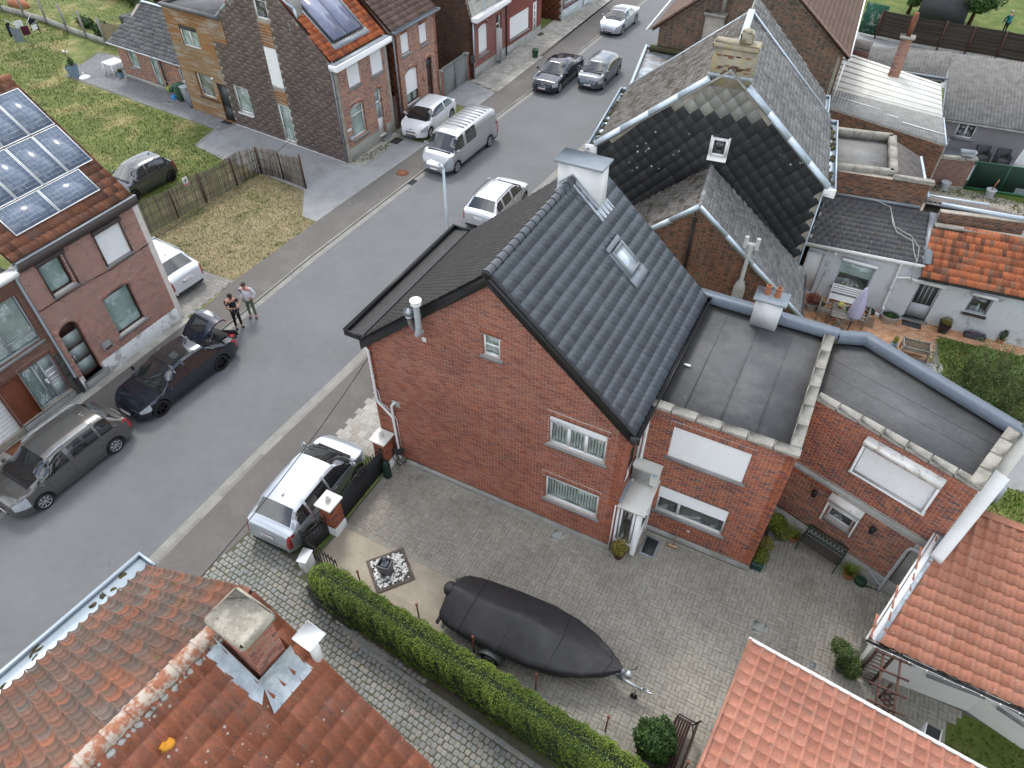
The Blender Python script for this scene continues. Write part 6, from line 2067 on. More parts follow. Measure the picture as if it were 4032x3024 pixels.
b=MB(fr);b.bbox(.10,1.15,-.2,.12,.0,.34,.01);b.build('doorstep',M_stone,HL_)
b=MB(fr);b.add([(1.05,.03,.6),(L+.02,.03,.6),(L+.04,.06,0),(1.05,.06,0),(1.05,-.05,.6),(L+.02,-.05,.6)],[[0,1,2,3],[4,5,1,0]]);b.bbox(0,.1,-.05,.05,0,.6,.01);b.build('plinth',M_paintedplinth,HL_)
b=MB(fr);b.tube([(0,.02,3.84),(2.2,.03,3.80),(3.0,.03,3.72),(4.4,.03,3.76),(L,.03,3.78),(L+.03,-.1,3.6),(L+.03,-.2,2.6)],.014,5);b.build('facade_cable',M_blackm,HL_)
t=thing('letterbox','grey metal letterbox on the left house wall beside the panelled door','letterbox',(-11.98,-1.15,1.1));b=MB(fr);b.add([(1.34,0,1.32),(1.68,0,1.32),(1.68,.16,1.22),(1.34,.16,1.22),(1.34,0,1.0),(1.68,0,1.0),(1.68,.16,1.0),(1.34,.16,1.0)],[[0,1,2,3],[3,2,6,7],[4,5,6,7],[0,3,7,4],[1,5,6,2]]);b.build('box',M_mail,t)
b=MB(fr);b.box(1.36,1.66,.161,.165,1.03,1.12);b.build('front_plate',M_brownp,t)
fs,Ls=wallf((-12.05,2.12),(-20.3,2.12),1)
wall(HL_,fs,Ls,[(0,5.7),(4.15,9.1),(8.25,5.7)],M_mortarw)
roof(HL_,[(-12.02,-2.6,5.86),(-12.02,2.24,5.86),(-16.2,2.24,9.36),(-16.2,-2.6,9.36)],'pan',.23,.33,TI_left,M_wood2,h=.04,th=.018,limit=300,smooth='all',jit=.006)
roof(HL_,[(-20.4,2.24,5.86),(-20.4,-2.6,5.86),(-16.2,-2.6,9.36),(-16.2,2.24,9.36)],'pan',.23,.33,TI_left,M_wood2,h=.04,limit=0)
ridge_caps(HL_,(-16.2,-2.6,9.34),(-16.2,2.26,9.34),.13,.36,TI_left,20)
b=MB();b.box(-11.80,-11.74,-2.62,2.26,5.56,5.88);b.box(-12.05,-11.8,2.2,2.26,5.56,5.88);b.build('fascia',M_brownm,HL_)
b=MB();b.box(-12.1,-11.80,-2.62,2.2,5.72,5.78);b.box(-11.82,-11.72,-2.62,2.27,5.88,5.905);b.build('gutter',M_zincd,HL_)
b=MB()
for i in range(40):
 b.ball((rnd.uniform(-12.02,-11.86),rnd.uniform(-2.5,2.1),5.78),rnd.uniform(.03,.06),rnd.uniform(.04,.16),.02,6,4,.4)
b.build('moss_clump',MATS['moss'],HL_)
# solar panels
sfp=slopef((-12.02,0,5.86),(0,1,0),(-4.18,0,3.5))
M_cell=None
def solarmat():
 m=bpy.data.materials.new('solar_cells');t=NT(m)
 c=t.ramp(t.noise(7,3),[(.075,.105,.165),(.11,.15,.22)],pos=[.3,.7])
 t.bsdf(c,.16,0,.7,None,.5)
 return m
M_cell=solarmat();M_silver=mat('silver_line',(.45,.50,.55),.4,metal=.3)
def panel(u0,u1,s0,s1,nu,ns):
 b=MB(sfp);h0,h1=.10,.14
 b.box(u0,u1,s0,s0+.025,h0,h1+.004);b.box(u0,u1,s1-.025,s1,h0,h1+.004);b.box(u0,u0+.025,s0+.025,s1-.025,h0,h1+.004);b.box(u1-.025,u1,s0+.025,s1-.025,h0,h1+.004)
 t=b.build('solar_panel',M_white,HL_)
 b=MB(sfp);b.box(u0+.02,u1-.02,s0+.02,s1-.02,h1-.01,h1-.003);b.build('cell_sheet',M_cell,t)
 b=MB(sfp)
 for i in range(1,nu*3):
  x=u0+(u1-u0)*i/nu/3;w=.0035 if i%3==0 else .0018
  b.box(x-w,x+w,s0+.025,s1-.025,h1-.003,h1-.001)
 for i in range(1,ns):
  x=s0+(s1-s0)*i/ns;b.box(u0+.025,u1-.025,x-.003,x+.003,h1-.003,h1-.0015)
 b.build('cell_line',M_silver,t)
panel(-.19,1.46,.60,1.58,10,6)
panel(-1.88,-.22,.60,1.58,10,6)
for s0,s1 in((1.62,3.24),(3.29,4.91)):
 for c in range(4):
  panel(2.12-c*1.02-.99,2.12-c*1.02,s0,s1,6,10)
  # neighbour at the very left
HLL=thing('shop_front_house','brown brick building with a garage door and a glazed entrance at the left edge','house',(-15,-6,0))
fr,L=wallf((-12.14,-9.6),(-12.14,-2.72));Y=9.6
oe=op(Y-4.27,Y-3.0,.30,2.20,.2,lh=.17,le=.0);os_=op(Y-5.10,Y-4.29,.30,2.20,.15,le=0);og=op(Y-7.6,Y-5.16,.22,2.20,.15,le=0)
ou=op(Y-8.4,Y-2.98,2.82,4.78,.16)
brick_wall(HLL,fr,L,5.5,M_mortard,BR_dark,[oe,os_,og,ou],.3,limit=300,**BK)
window(HLL,fr,ou,M_pvcg,'lamella',bars=(.3,.62,.80),hbars=(.22,),fw=.05,sillh=.10,sille=.05)
we=window(HLL,fr,oe,M_pvcg,'net',bars=(.42,),fw=.05,sill=False)
b=MB(fr);b.box(Y-3.52,Y-3.04,-.19,-.13,.36,2.16);dd=b.build('door',M_pvcg,HLL)
b=MB(fr);b.box(Y-3.46,Y-3.10,-.13,-.12,.42,.95);b.box(Y-3.46,Y-3.10,-.13,-.12,1.60,2.1);b.build('pane',M_frost,dd)
b=MB(fr);b.box(Y-3.46,Y-3.10,-.125,-.115,1.26,1.34);b.box(Y-3.46,Y-3.10,-.12,-.10,1.12,1.15);b.box(Y-3.46,Y-3.10,-.12,-.10,1.0,1.03);b.box(Y-3.46,Y-3.10,-.12,-.10,1.52,1.56);b.build('letter_slot',M_white,dd)
b=MB(fr);b.ball((Y-3.58,-.09,1.25),.06,.03,.08,8,6,.2);b.ball((Y-3.56,-.09,1.13),.05,.03,.07,8,6,.2);b.build('door_ornament',M_whitep,dd)
b=MB(fr)
b.bbox(Y-5.10,Y-4.29,-.15,-.10,.30,2.2,.003);sw=b.build('wood_panel',M_slatw,HLL)
for i in range(11):
 b=MB(fr);x=Y-5.09+i*.073;b.bbox(x,x+.062,-.10,-.075,.30,2.2,.006);b.build('slat',M_slatw,sw)
b=MB(fr)
for i in range(12):
 b.bbox(Y-7.58,Y-5.18,-.14,-.10,.22+i*.165,.22+i*.165+.155,.006)
b.build('garage_door',M_white,HLL)
b=MB(fr);b.bbox(Y-5.12,Y-3.0,-.1,.06,0,.28,.01);b.bbox(Y-3.0,L,-.1,.05,0,2.05,.02);b.build('stone_base',M_stone,HLL)
SP=[]
for k in range(14):
 z=.05+k*.145
 SP.append(bm_(fr,Y-2.98,.03,z,.12+rnd.uniform(-.04,.06),.04,.13));SP.append(bm_(fr,Y-2.84+rnd.uniform(-.02,.02),.03,z,.1,.04,.13))
pieces(HLL,'stone',piece_mats('slate_stone',[(.045,.05,.045),(.09,.085,.07),(.07,.075,.08)],rough=.9),BOXV,BOXF,SP,[rnd.random()for _ in SP],40)
b=MB(fr);b.box(-.2,L+.02,0,.42,5.5,5.66);b.build('cornice',M_whitep,HLL)
b=MB();b.box(-19,-12.14,-9.6,-2.74,5.4,5.56);b.build('roof',M_epdm2,HLL)
downpipe(HLL,[(-11.85,-2.62,5.7),(-11.95,-2.74,5.5),(-12.0,-2.76,5.2),(-12.0,-2.76,.8)],.045,M_zinc);downpipe(HLL,[(-12.0,-2.76,.8),(-12.0,-2.76,.02)],.055,M_dark)
# slate-clad house, its wooden extension and low annex
HS=thing('slate_clad_house','tall house clad in brown slates with a timber-clad extension and an orange roof','house',(-18,18.5,0))
A_,B_=(-13.83,16.43),(-22.9,17.30)
fg,Lg=wallf(B_,A_)
X0=lambda x:(x+22.9)/.9954
col0,col1=X0(-18.73),X0(-17.80)
og_=[op(col0,col1,6.78,7.74,.10),op(col0,col1,3.24,5.36,.06),op(col0,col1,.10,2.28,.10),op(X0(-22.24),X0(-20.99),.98,2.55,.12)]
top=[(0,5.55),(X0(-18.1),9.15),(X0(-15.73),7.02),(Lg,5.35)]
wall(HS,fg,Lg,[(0,5.50),(X0(-18.1),9.12),(X0(-15.75),7.02),(Lg,5.32)],M_mortard,og_)
wS=[o for o in C.objects if o.name.startswith('wall')][-1]
def sheets(parent,fr_,L_,topf,w,h,pair,ops,z0=.05,limit=300,name='slate',step=True):
 Ms,T=[],[]
 tv=np.array([(0,.002,h*1.1),(w,.002,h*1.1),(w,.016,0),(0,.016,0),(0,0,0),(w,0,0)],float)
 r=0;z=z0
 while z<9.5:
  x=-(w/2 if r%2 else 0)
  c=0
  while x<L_:
   xm,zm=x+w/2,z+h/2
   if 0<xm<L_ and _interp(topf,xm)>zm and not any(o['x0']<xm<o['x1']and o['z0']-.05<zm<o['z1']+.02 for o in ops):
    M=np.eye(4);xa=max(x,0);xb=min(x+w,L_)
    for o in ops:
     if o['z0']<zm<o['z1']:
      if xa<o['x0']<xb:xb=o['x0']
      if xa<o['x1']<xb:xa=o['x1']
    M[0,0]=(xb-xa-.006)/w
    M[:3,3]=(xa,rnd.uniform(0,.004)+(.008 if c%2 else 0),z-(.06 if(c+r)%2 and step else 0)+rnd.uniform(-.006,.006))
    Ms.append(fr_@M);T.append(rnd.random())
   x+=w;c+=1
  z+=h;r+=1
 pieces(parent,name,pair,tv,[[0,1,2,3],[3,2,5,4]],Ms,T,limit)
bands=[op(col0,col1,0,7.74)]
sheets(wS,fg,Lg,top,.32,.215,SL_gable,bands+[og_[3]])
window(HS,fg,og_[0],M_whitep,'dark',fw=.09,sill=False)
window(HS,fg,og_[1],M_whitep,'dark',shut=.96,fw=.06,sill=False)
window(HS,fg,og_[2],M_whitep,'curtain',fw=.09,sill=False)
wl=window(HS,fg,og_[3],M_whitep,'curtain',fw=.09,sill=False)
b=MB(fg);b.bbox(og_[3]['x0']-.03,og_[3]['x1']+.05,-.02,.12,.90,1.0,.01);b.build('sill',M_whitep,wl)
for z0,z1 in((5.40,6.74),(2.32,3.20)):
 for k in range(int((z1-z0)/.15)):
  b=MB(fg);b.bbox(col0,col1,-.02,.022,z0+k*.15,z0+k*.15+.143,.005);b.build('board',M_wood,HS)
b=MB(fg)
for z in(1.12,1.36):
 b.bar((X0(-15.77),.06,z),(X0(-14.1),.06,z),.03)
b.bar((X0(-14.1),.06,1.12),(X0(-14.1),.06,1.36),.03);b.bar((X0(-15.77),.03,1.36),(X0(-15.77),.06,1.36),.04);b.build('wall_rail',mat('old_rail',(.22,.17,.14),.8),HS)
b=MB(fg)
b.tube([(X0(-13.9),.05,5.3),(X0(-13.9),.05,.05)],.045,8);b.build('downpipe',M_zincd,HS)
b=MB(fg);b.box(0,Lg,-.02,.03,0,.04);b.build('base_strip',M_white,HS)
tp=[(-.05,5.62),(X0(-18.1),9.22),(X0(-16.6),7.95),(X0(-15.85),7.72),(X0(-15.74),7.06),(Lg+.02,5.42)]
for(xa,za),(xb,zb2)in zip(tp[:-1],tp[1:]):
 b=MB(fg);b.bar((xa,-.04,za),(xb,-.04,zb2),.14,.09,up=(0,1,0));b.build('zinc_trim',M_zinc,HS)
b=MB(fg);b.poly([(X0(-16.6),.0,7.6),(X0(-15.74),.0,7.0),(X0(-15.85),.0,7.68),(X0(-16.6),.0,7.92)]);b.build('parapet',SL_gable[0],HS)
b=MB();b.box(-16.35,-15.75,16.72,17.15,6.6,9.0);b.build('chimney',M_conc,HS)
b=MB();b.box(-16.4,-15.62,16.66,17.3,6.55,7.05);b.build('flashing',M_zinc,HS)
# front
fr,L=wallf((-13.85,16.45),(-13.85,20.86));Y=-16.45
of=[op(17.24+Y,18.50+Y,1.08,2.86,.18,arch=.16),op(19.55+Y,20.22+Y,.22,2.96,.2,arch=.12),op(17.48+Y,18.48+Y,3.80,5.05,.06,lint=0),op(19.55+Y,20.55+Y,3.74,5.02,.06,lint=0)]
brick_wall(HS,fr,L,5.2,M_mortarw,BR_orange,of,.72,bond='cross',**BK)
window(HS,fr,of[0],M_whitep,'curtain',hbars=(.66,),fw=.08,sillh=.13)
for o in of[2:]:
 window(HS,fr,o,M_whitep,'dark',shut=.97,fw=.05,sillh=.10,box=0)
 b=MB(fr);b.box(o['x0'],o['x1'],-.04,.02,4.82,5.05);b.build('shutter_box',M_whitep,HS)
b=MB(fr);o=of[1];b.box(o['x0'],o['x1'],-.2,-.14,.22,1.2);b.box(o['x0'],o['x0']+.09,-.2,-.14,1.2,2.9);b.box(o['x1']-.09,o['x1'],-.2,-.14,1.2,2.9);b.box(o['x0'],o['x1'],-.2,-.14,2.08,2.2);b.box(o['x0'],o['x1'],-.2,-.14,2.8,2.96);dd=b.build('door',M_whitep,HS)
b=MB(fr);b.box(o['x0']+.09,o['x1']-.09,-.19,-.18,1.2,2.08);b.box(o['x0']+.09,o['x1']-.09,-.19,-.18,2.2,2.8);b.build('pane',M_frost,dd)
plinth(HS,fr,0,of[1]['x0'],.72,mat('grey_green_plinth',(.30,.30,.265),.85,var=.06));plinth(HS,fr,of[1]['x1'],L,.72,MATS['grey_green_plinth'])
b=MB(fr);b.bbox(of[1]['x0']-.02,of[1]['x1']+.1,-.2,.28,0,.2,.01);b.build('doorstep',M_stone,HS)
b=MB();b.bbox(-13.85,-13.32,16.15,21.05,5.18,5.48,.015);b.build('cornice',M_white,HS)
b=MB();b.box(-13.85,-13.38,16.2,21.0,5.475,5.50);b.build('gutter',M_zincd,HS)
kr=.88
roof(HS,[(-13.82,16.35,5.56),(-13.82,20.95,5.56),(-18.1,21.0,9.33),(-18.1,16.75,9.33)],'pan',.21,.32,TI_or,M_wood2,h=.04,limit=300,jit=.006)
roof(HS,[(-22.9,21.8,5.56),(-22.9,17.4,5.56),(-18.1,16.85,9.33),(-18.1,21.0,9.33)],'pan',.21,.32,TI_or,M_wood2,limit=0)
f_,L_=wallf((-13.85,20.86),(-22.9,21.6),1)
wall(HS,f_,L_,[(0,5.4),(4.3,9.1),(L_,5.4)],M_mortard)
sfl=slopef((-13.82,0,5.56),(0,1,0),(-4.28,0,3.77))
sp=thing('solar_collector','dark framed twin roof collector set into the orange roof of the slate-clad house','solar collector',FP(sfl,18.8,2,.1))
b=MB(sfl);b.box(17.35,19.92,.70,3.9,.04,.10);b.build('frame',M_dark,sp)
for u0,u1 in((17.48,18.62),(18.68,19.82)):
 b=MB(sfl);b.box(u0,u1,.80,3.8,.10,.115);b.build('pane',mat('collector_glass',(.20,.22,.32),.15,var=.06,spec=.8),sp)
b=MB(sfl);b.box(17.15,20.15,.36,.70,.045,.07);b.box(17.2,17.36,.6,3.9,.04,.06);b.box(19.92,20.1,.6,3.9,.04,.06);b.build('flashing',M_zincd,sp)
t=thing('letterbox','grey metal letterbox under the white nameplate of the slate-clad house','letterbox',(-13.8,16.95,1.3));b=MB(fr);b.bbox(.34,.66,0,.14,1.18,1.42,.02);b.build('box',M_pvcg,t)
b=MB(fr);b.box(.34,.70,0,.015,1.64,1.80);b.build('nameplate',M_whitep,HS)
b=MB();b.bbox(-13.3,-12.75,19.6,20.3,.0,.03,.005);tag(b.build('doormat',M_blackm),'black doormat on the slabs before the white door of the slate-clad house','mat')
# timber-clad extension
fw_,Lw=wallf((-26.75,17.68),B_)
XW=lambda x:(x+26.75)/.9954
ox=[op(XW(-25.70),XW(-24.16),4.08,5.32,.1),op(XW(-25.52),XW(-24.10),1.18,2.60,.18),op(XW(-23.74),XW(-22.86),.08,2.32,.12)]
wall(HS,fw_,Lw,6.1,M_wood,ox)
wW=[o for o in C.objects if o.name.startswith('wall')][-1]
Ms,T=[],[]
for k in range(42):
 z=.04+k*.145
 segs=[(0,Lw)]if not 34<=k<=41 else[(0,Lw)]
 for o in ox:
  if o['z0']<z+.07<o['z1']:
   ns=[]
   for p,q in segs:
    if o['x1']<=p or o['x0']>=q:ns.append((p,q))
    else:
     if o['x0']>p:ns.append((p,o['x0']))
     if o['x1']<q:ns.append((o['x1'],q))
   segs=ns
 for p,q in segs:
  while q-p>.05:
   e=min(q,p+rnd.uniform(1.2,2.4))
   Ms.append(bm_(fw_,p,-.01,z,e-p-.004,.03+rnd.uniform(0,.003),.139));T.append(rnd.uniform(.0,.55)if z>4.0 or(z>2.7 and rnd.random()<.1)else rnd.uniform(.35,1));p=e
pieces(wW,'board',WD_box,BOXV,BOXF,Ms,T,200)
Ms=[bm_(fg,0,.02,4.86+k*.145,1.25,.03,.139)for k in range(9)]
pieces(wW,'board',WD_box,BOXV,BOXF,Ms,[rnd.uniform(.2,.8)for _ in Ms],10)
window(HS,fw_,ox[0],M_whitep,'curtain',bars=(.52,),fw=.07,sill=False)
window(HS,fw_,ox[1],M_whitep,'curtain',fw=.07,sill=False)
b=MB(fw_);b.bbox(ox[1]['x0']-.05,ox[1]['x1']+.2,-.05,.08,1.08,1.16,.01);b.build('sill',M_brownp,HS)
b=MB(fw_);o=ox[2]
b.box(o['x0'],o['x1'],-.1,-.05,.08,.9);b.box(o['x0'],o['x0']+.07,-.1,-.05,.9,2.32);b.box(o['x1']-.07,o['x1'],-.1,-.05,.9,2.32);b.box(o['x0'],o['x1'],-.1,-.05,2.24,2.32);b.box(o['x0'],o['x1'],-.1,-.05,.9,.98);dd=b.build('screen_door',M_dark,HS)
b=MB(fw_);b.box(o['x0']+.07,o['x1']-.07,-.09,-.08,.98,2.24);b.build('pane',mat('dark_screen',(.06,.07,.075),.4),dd)
b=MB();b.prism([(-26.75,17.7),(-21.8,17.22),(-21.4,21.8),(-26.3,22.3)],5.0,6.08);b.build('roof',M_epdm,HS)
b=MB();b.bar((-26.78,17.66,6.16),(-21.75,17.18,6.2),.26,.14);b.bar((-26.78,17.66,6.16),(-26.3,22.3,6.16),.2,.12);b.build('roof_edge',M_epdm,HS)
b=MB();b.prism([(-26.7,17.9),(-22.9,17.5),(-22.5,22),(-26.3,22.4)],0,5.1);b.build('wall',M_mortard,HS)
b=MB(fw_);b.ball((2.92,.1,2.58),.09,.07,.07,10,6);b.build('outdoor_lamp',M_whitep,HS)
b=MB();b.bbox(-23.95,-23.2,17.0,17.35,.0,.02,.004);tag(b.build('doormat',M_blackm),'black doormat before the dark screen door of the timber-clad extension','mat')
HA=thing('low_annex','low brick annex with a mossy hexagonal slate roof behind the white garden table','annex',(-31,20,0))
fr,L=wallf((-34.46,19.28),(-26.75,18.5))
oa=[op(1.0,2.0,.95,2.0,.15),op(3.3,4.1,.1,2.08,.12),op(6.1,6.9,1.1,1.95,.12)]
brick_wall(HA,fr,L,2.3,M_mortar,BR_low,oa,.32,limit=200,**BK)
plinth(HA,fr,0,L,.32,M_conc,d=.05)
for o in oa:window(HA,fr,o,M_whitep,'net',fw=.07,sill=(o is not oa[1]))
f_,L_=wallf((-34.46,19.28),(-34.0,24.0),1)
wall(HA,f_,L_,[(0,2.3),(2.5,4.0),(L_,2.4)],M_mortard)
roof(HA,[(-34.75,18.95,2.36),(-26.4,18.15,2.36),(-26.1,21.3,4.0),(-34.2,22.1,4.0)],'flat',.36,.30,SL_ann,M_conc,th=.02,limit=260,stagger=.5,jit=.012,tile='slate')
b=MB();b.tube([(-34.8,18.9,2.34),(-26.5,18.1,2.34)],.045,7);b.build('gutter',M_pvcg,HA)
b=MB();b.bar((-34.2,22.1,4.08),(-26.1,21.3,4.08),.2,.05);b.build('ridge_flashing',M_zinc,HA)
b=MB();b.tube([(-29.9,18.7,2.3),(-29.9,18.7,.3)],.05,7);b.build('downpipe',M_dark,HA)
# house 3 and passage door
b=MB();b.bbox(-13.95,-13.85,20.88,21.56,.05,1.95,.02);t=b.build('passage_door',M_brownp);tag(t,'dark brown passage door between the slate-clad house and its narrow neighbour','door')
H3=thing('narrow_brick_house','narrow orange brick house with four shutter windows and dark door behind the white car','house',(-16,23.8,0))
fr,L=wallf((-13.70,21.60),(-13.70,26.06));Y=-21.6
of=[op(22.42+Y,23.70+Y,1.02,3.0,.16,arch=.18),op(24.68+Y,25.42+Y,.25,3.0,.2,arch=.14),op(22.34+Y,23.16+Y,3.94,5.04,.14),op(24.24+Y,25.06+Y,3.90,5.0,.14)]
brick_wall(H3,fr,L,5.3,M_mortarw,BR_orange,of,.25,bond='cross',**BK)
window(H3,fr,of[0],M_brownp,'net',bars=(.5,),shut=.70,fw=.06,sillh=.14)
for o in of[2:]:window(H3,fr,o,M_brownp,'dark',shut=.95,fw=.05,sillh=.13)
b=MB(fr);o=of[1];b.box(o['x0'],o['x1'],-.2,-.14,.25,3.0);dd=b.build('door',M_brownp,H3)
b=MB(fr);b.box(o['x0']+.1,o['x1']-.1,-.14,-.13,2.35,2.8);b.build('pane',mat('dark_screen',(.06,.07,.075),.4),dd)
for k in range(2):
 b=MB(fr);b.bbox(o['x0']+.1,o['x1']-.1,-.145,-.125,.4+k*.95,1.25+k*.95,.01);b.build('door_panel',M_brownp,dd)
b=MB(fr);b.tube([(2.6,.06,2.2),(2.5,.1,1.95),(2.65,.06,1.8),(2.75,.1,1.95)],.02,6);b.build('wall_ornament',M_iron,H3)
b=MB(fr);b.tube([(-.02,.05,5.3),(-.02,.05,.1)],.045,8);b.build('downpipe',M_zincd,H3)
b=MB(fr);b.tube([(.22,.05,5.2),(.24,.05,.4)],.035,8);b.build('downpipe',M_rust,H3)
roof(H3,[(-13.72,21.52,5.50),(-13.72,26.14,5.50),(-18.3,26.14,9.4),(-18.3,21.52,9.4)],'pan',.25,.33,TI_h3,M_wood2,h=.035,limit=300,jit=.005)
roof(H3,[(-23,26.14,5.5),(-23,21.52,5.5),(-18.3,21.52,9.4),(-18.3,26.14,9.4)],'pan',.25,.33,TI_h3,M_wood2,limit=0)
gutter(H3,(-13.68,21.5,5.50),(-13.68,26.2,5.50),.30,.13,M_zincd,(1,0,0))
f_,L_=wallf((-23,21.6),(-13.70,21.6))
wall(H3,f_,L_,[(0,5.4),(4.7,9.25),(L_,5.4)],M_mortard);wS=[o for o in C.objects if o.name.startswith('wall')][-1]
diamonds(wS,f_,[(0,.1),(L_,.1),(L_,5.2),(4.7,9.1),(0,5.2)],.36,SL_rust,limit=200)
f_,L_=wallf((-13.7,26.06),(-23,26.06),-1);wall(H3,f_,L_,[(0,5.4),(4.6,9.25),(L_,5.4)],M_mortard)
# yard gate
t=thing('yard_gate','grey double-leaf metal yard gate between two brick posts','gate',(-13.7,27.9,0))
for ya,yb in((26.36,27.86),(27.88,29.36)):
 b=MB();b.bbox(-13.74,-13.68,ya,yb,.05,1.86,.01);lf=b.build('leaf',mat('gate_grey',(.17,.185,.18),.5,var=.05),t)
 b=MB();b.bar((-13.66,ya+.05,.1),(-13.66,ya+.05,1.8),.03);b.bar((-13.66,yb-.05,.1),(-13.66,yb-.05,1.8),.03);b.bar((-13.66,ya,1.78),(-13.66,yb,1.78),.04);b.build('frame',MATS['gate_grey'],lf)
b=MB();b.bar((-13.62,27.9,1.1),(-13.62,28.1,1.1),.03);b.build('handle',M_chrome,t)
for y0,lb in((26.1,'brick gate post with mossy cap beside the narrow brick house'),(29.40,'brick gate post carrying a grey box beside the mansard house')):
 t=thing('gate_post',lb,'gate post',(-13.7,y0+.12,0),group='posts of the yard gate')
 b=MB();b.box(-13.88,-13.60,y0,y0+.26,0,1.72);s_=b.build('shaft',M_mortar,t)
 f_,L_=wallf((-13.60,y0),(-13.60,y0+.26));bricks(s_,f_,L_,1.7,BR_pinky,(),.1,limit=60,**BK)
 b=MB();b.bbox(-13.92,-13.56,y0-.04,y0+.3,1.72,1.80,.02);b.build('cap',M_cope,t)
b=MB();b.bbox(-13.45,-13.25,29.55,29.85,1.15,1.6,.02);tag(b.build('letterbox',M_dark),'dark grey letterbox beside the drain pipe of the mansard house','letterbox')
# house 4 (mansard) and its dark side wall
H4=thing('mansard_house','red brick house with a pale slated mansard roof and an open white door','house',(-18,32,0))
fr,L=wallf((-13.4,29.86),(-13.4,34.42));Y=-29.86
of=[op(30.62+Y,31.84+Y,1.28,3.12,.14,arch=.16),op(33.10+Y,33.86+Y,.08,3.05,.2)]
brick_wall(H4,fr,L,3.66,M_mortar,BR_pinky,of,.66,limit=250,**BK)
window(H4,fr,of[0],M_whitep,'dark',shut=.93,fw=.07,sillh=.14)
b=MB(fr);o=of[1];b.box(o['x0'],o['x0']+.08,-.2,-.12,.08,3.05);b.box(o['x1']-.08,o['x1'],-.2,-.12,.08,3.05);b.box(o['x0'],o['x1'],-.2,-.12,2.4,2.5);b.box(o['x0'],o['x1'],-.2,-.12,2.97,3.05);b.cm=1;b.box(o['x0'],o['x1'],-.5,-.48,.08,3.05);b.build('door_frame',[M_whitep,M_room],H4)
b=MB(fr)
for i in range(9):
 b.add([(o['x0']+.02,-.1+i*.06,.2),(o['x0']+.02,-.05+i*.06,.2),(o['x0']+.02,-.05+i*.06,2.3),(o['x0']+.02,-.1+i*.06,2.3)],[[0,1,2,3]])
b.bbox(o['x0']-.02,o['x0']+.02,-.12,.42,.15,2.35,.01)
b.build('open_door',M_white,H4)
plinth(H4,fr,0,o['x0'],.66,M_conc);plinth(H4,fr,o['x1'],L,.66,M_conc)
b=MB(fr);b.bbox(o['x0']-.1,L-.3,-.2,.3,0,.12,.01);b.build('doorstep',M_stone,H4)
b=MB();b.bbox(-13.4,-12.95,29.75,34.5,3.62,3.92,.02);b.build('cornice',M_whitep,H4)
b=MB();b.add([(-13.45,29.9,3.9),(-13.45,34.42,3.9),(-14.3,34.42,6.4),(-14.3,29.9,6.4)],[[0,1,2,3]]);b.prism([(-14.3,29.95),(-14.3,34.4),(-22,34.4),(-22,29.95)],0,6.4);b.build('mansard',mat('mansard_shell',(.3,.3,.27),.9),H4)
sfm=slopef((-13.42,29.9,3.92),(0,1,0),(-.85,0,2.5))
Ms=[]
for r in range(8):
 for c in range(15):
  M=np.eye(4);M[0,0],M[1,1],M[2,2]=.29,.32,.012;M[:3,3]=(c*.30,r*.30,.005+.003*(c%2));Ms.append(sfm@M)
pieces(H4,'slate',piece_mats('pale_slate',[(.38,.38,.33),(.46,.46,.40),(.42,.41,.37)],rough=.8),BOXV,BOXF,Ms,[rnd.random()for _ in Ms],120)
b=MB();b.box(-13.75,-13.5,31.9,33.0,4.2,6.2);b.cm=1;b.box(-13.49,-13.47,32.0,32.9,4.35,5.9);b.build('dormer',[M_whitep,MATS['dark_screen']],H4)
b=MB();b.tube([(-13.35,31.0,6.2),(-13.2,31.1,4.2),(-13.15,31.1,4.0)],.05,8);b.tube([(-13.35,29.9,3.7),(-13.35,29.9,.05)],.045,8);b.build('downpipe',M_zinc,H4)
f_,L_=wallf((-24,29.86),(-13.4,29.86))
brick_wall(H4,f_,L_,[(0,9),(L_-1.1,9),(L_-.9,6.4),(L_,3.7)],M_mortard,BR_black,(),.1,limit=250,bl=.19,bh=.05,j=.010,name='side_wall')
# house 5, 6
H5=thing('plain_brick_house','plain red brick house with one wide closed white shutter, next to the mansard house','house',(-17,37,0))
fr,L=wallf((-13.38,34.45),(-13.22,39.85));Y=-34.45
of=[op(35.02+Y,37.85+Y,.95,2.40,.10),op(38.5+Y,39.25+Y,.15,2.5,.12)]
brick_wall(H5,fr,L,5.2,mat('red_mortar',(.25,.11,.08),.9),BR_pinky,of,.62,limit=200,**BK)
window(H5,fr,of[0],M_whitep,'dark',shut=.97,sillh=.1)
b=MB(fr);o=of[1];b.box(o['x0'],o['x1'],-.1,-.05,.15,2.5);dd=b.build('door',M_whitep,H5)
for k in range(4):
 b=MB(fr);b.box(o['x0']+.3,o['x0']+.42,-.05,-.045,.6+k*.45,.9+k*.45);b.build('pane',MATS['dark_screen'],dd)
plinth(H5,fr,0,L,.62,M_conc)
b=MB();b.box(-20,-13.4,34.46,39.8,0,5.15);b.build('wall',M_mortar,H5)
b=MB(fr);b.tube([(.04,.05,5.2),(.04,.05,.1)],.04,7);b.build('downpipe',M_dark,H5)
H6=thing('corner_house','brick house with a rust-coloured slated side wall, farthest along the left pavement','house',(-16,45,0))
fr,L=wallf((-13.0,42.9),(-12.6,50))
of=[op(.6,3.0,1.0,2.6,.12),op(4.5,5.2,.1,2.4,.1)]
brick_wall(H6,fr,L,6,M_mortar,BR_dark,of,.7,limit=60,**BK)
for o in of:window(H6,fr,o,M_whitep,'net',fw=.07)
plinth(H6,fr,0,L,.7,mat('pale_plinth',(.50,.55,.56),.8))
b=MB(fr);b.tube([(.05,.06,6),(.05,.06,.05)],.06,8);b.tube([(4.0,.06,6),(4.0,.06,.05)],.05,8);b.build('downpipe',M_whitep,H6)
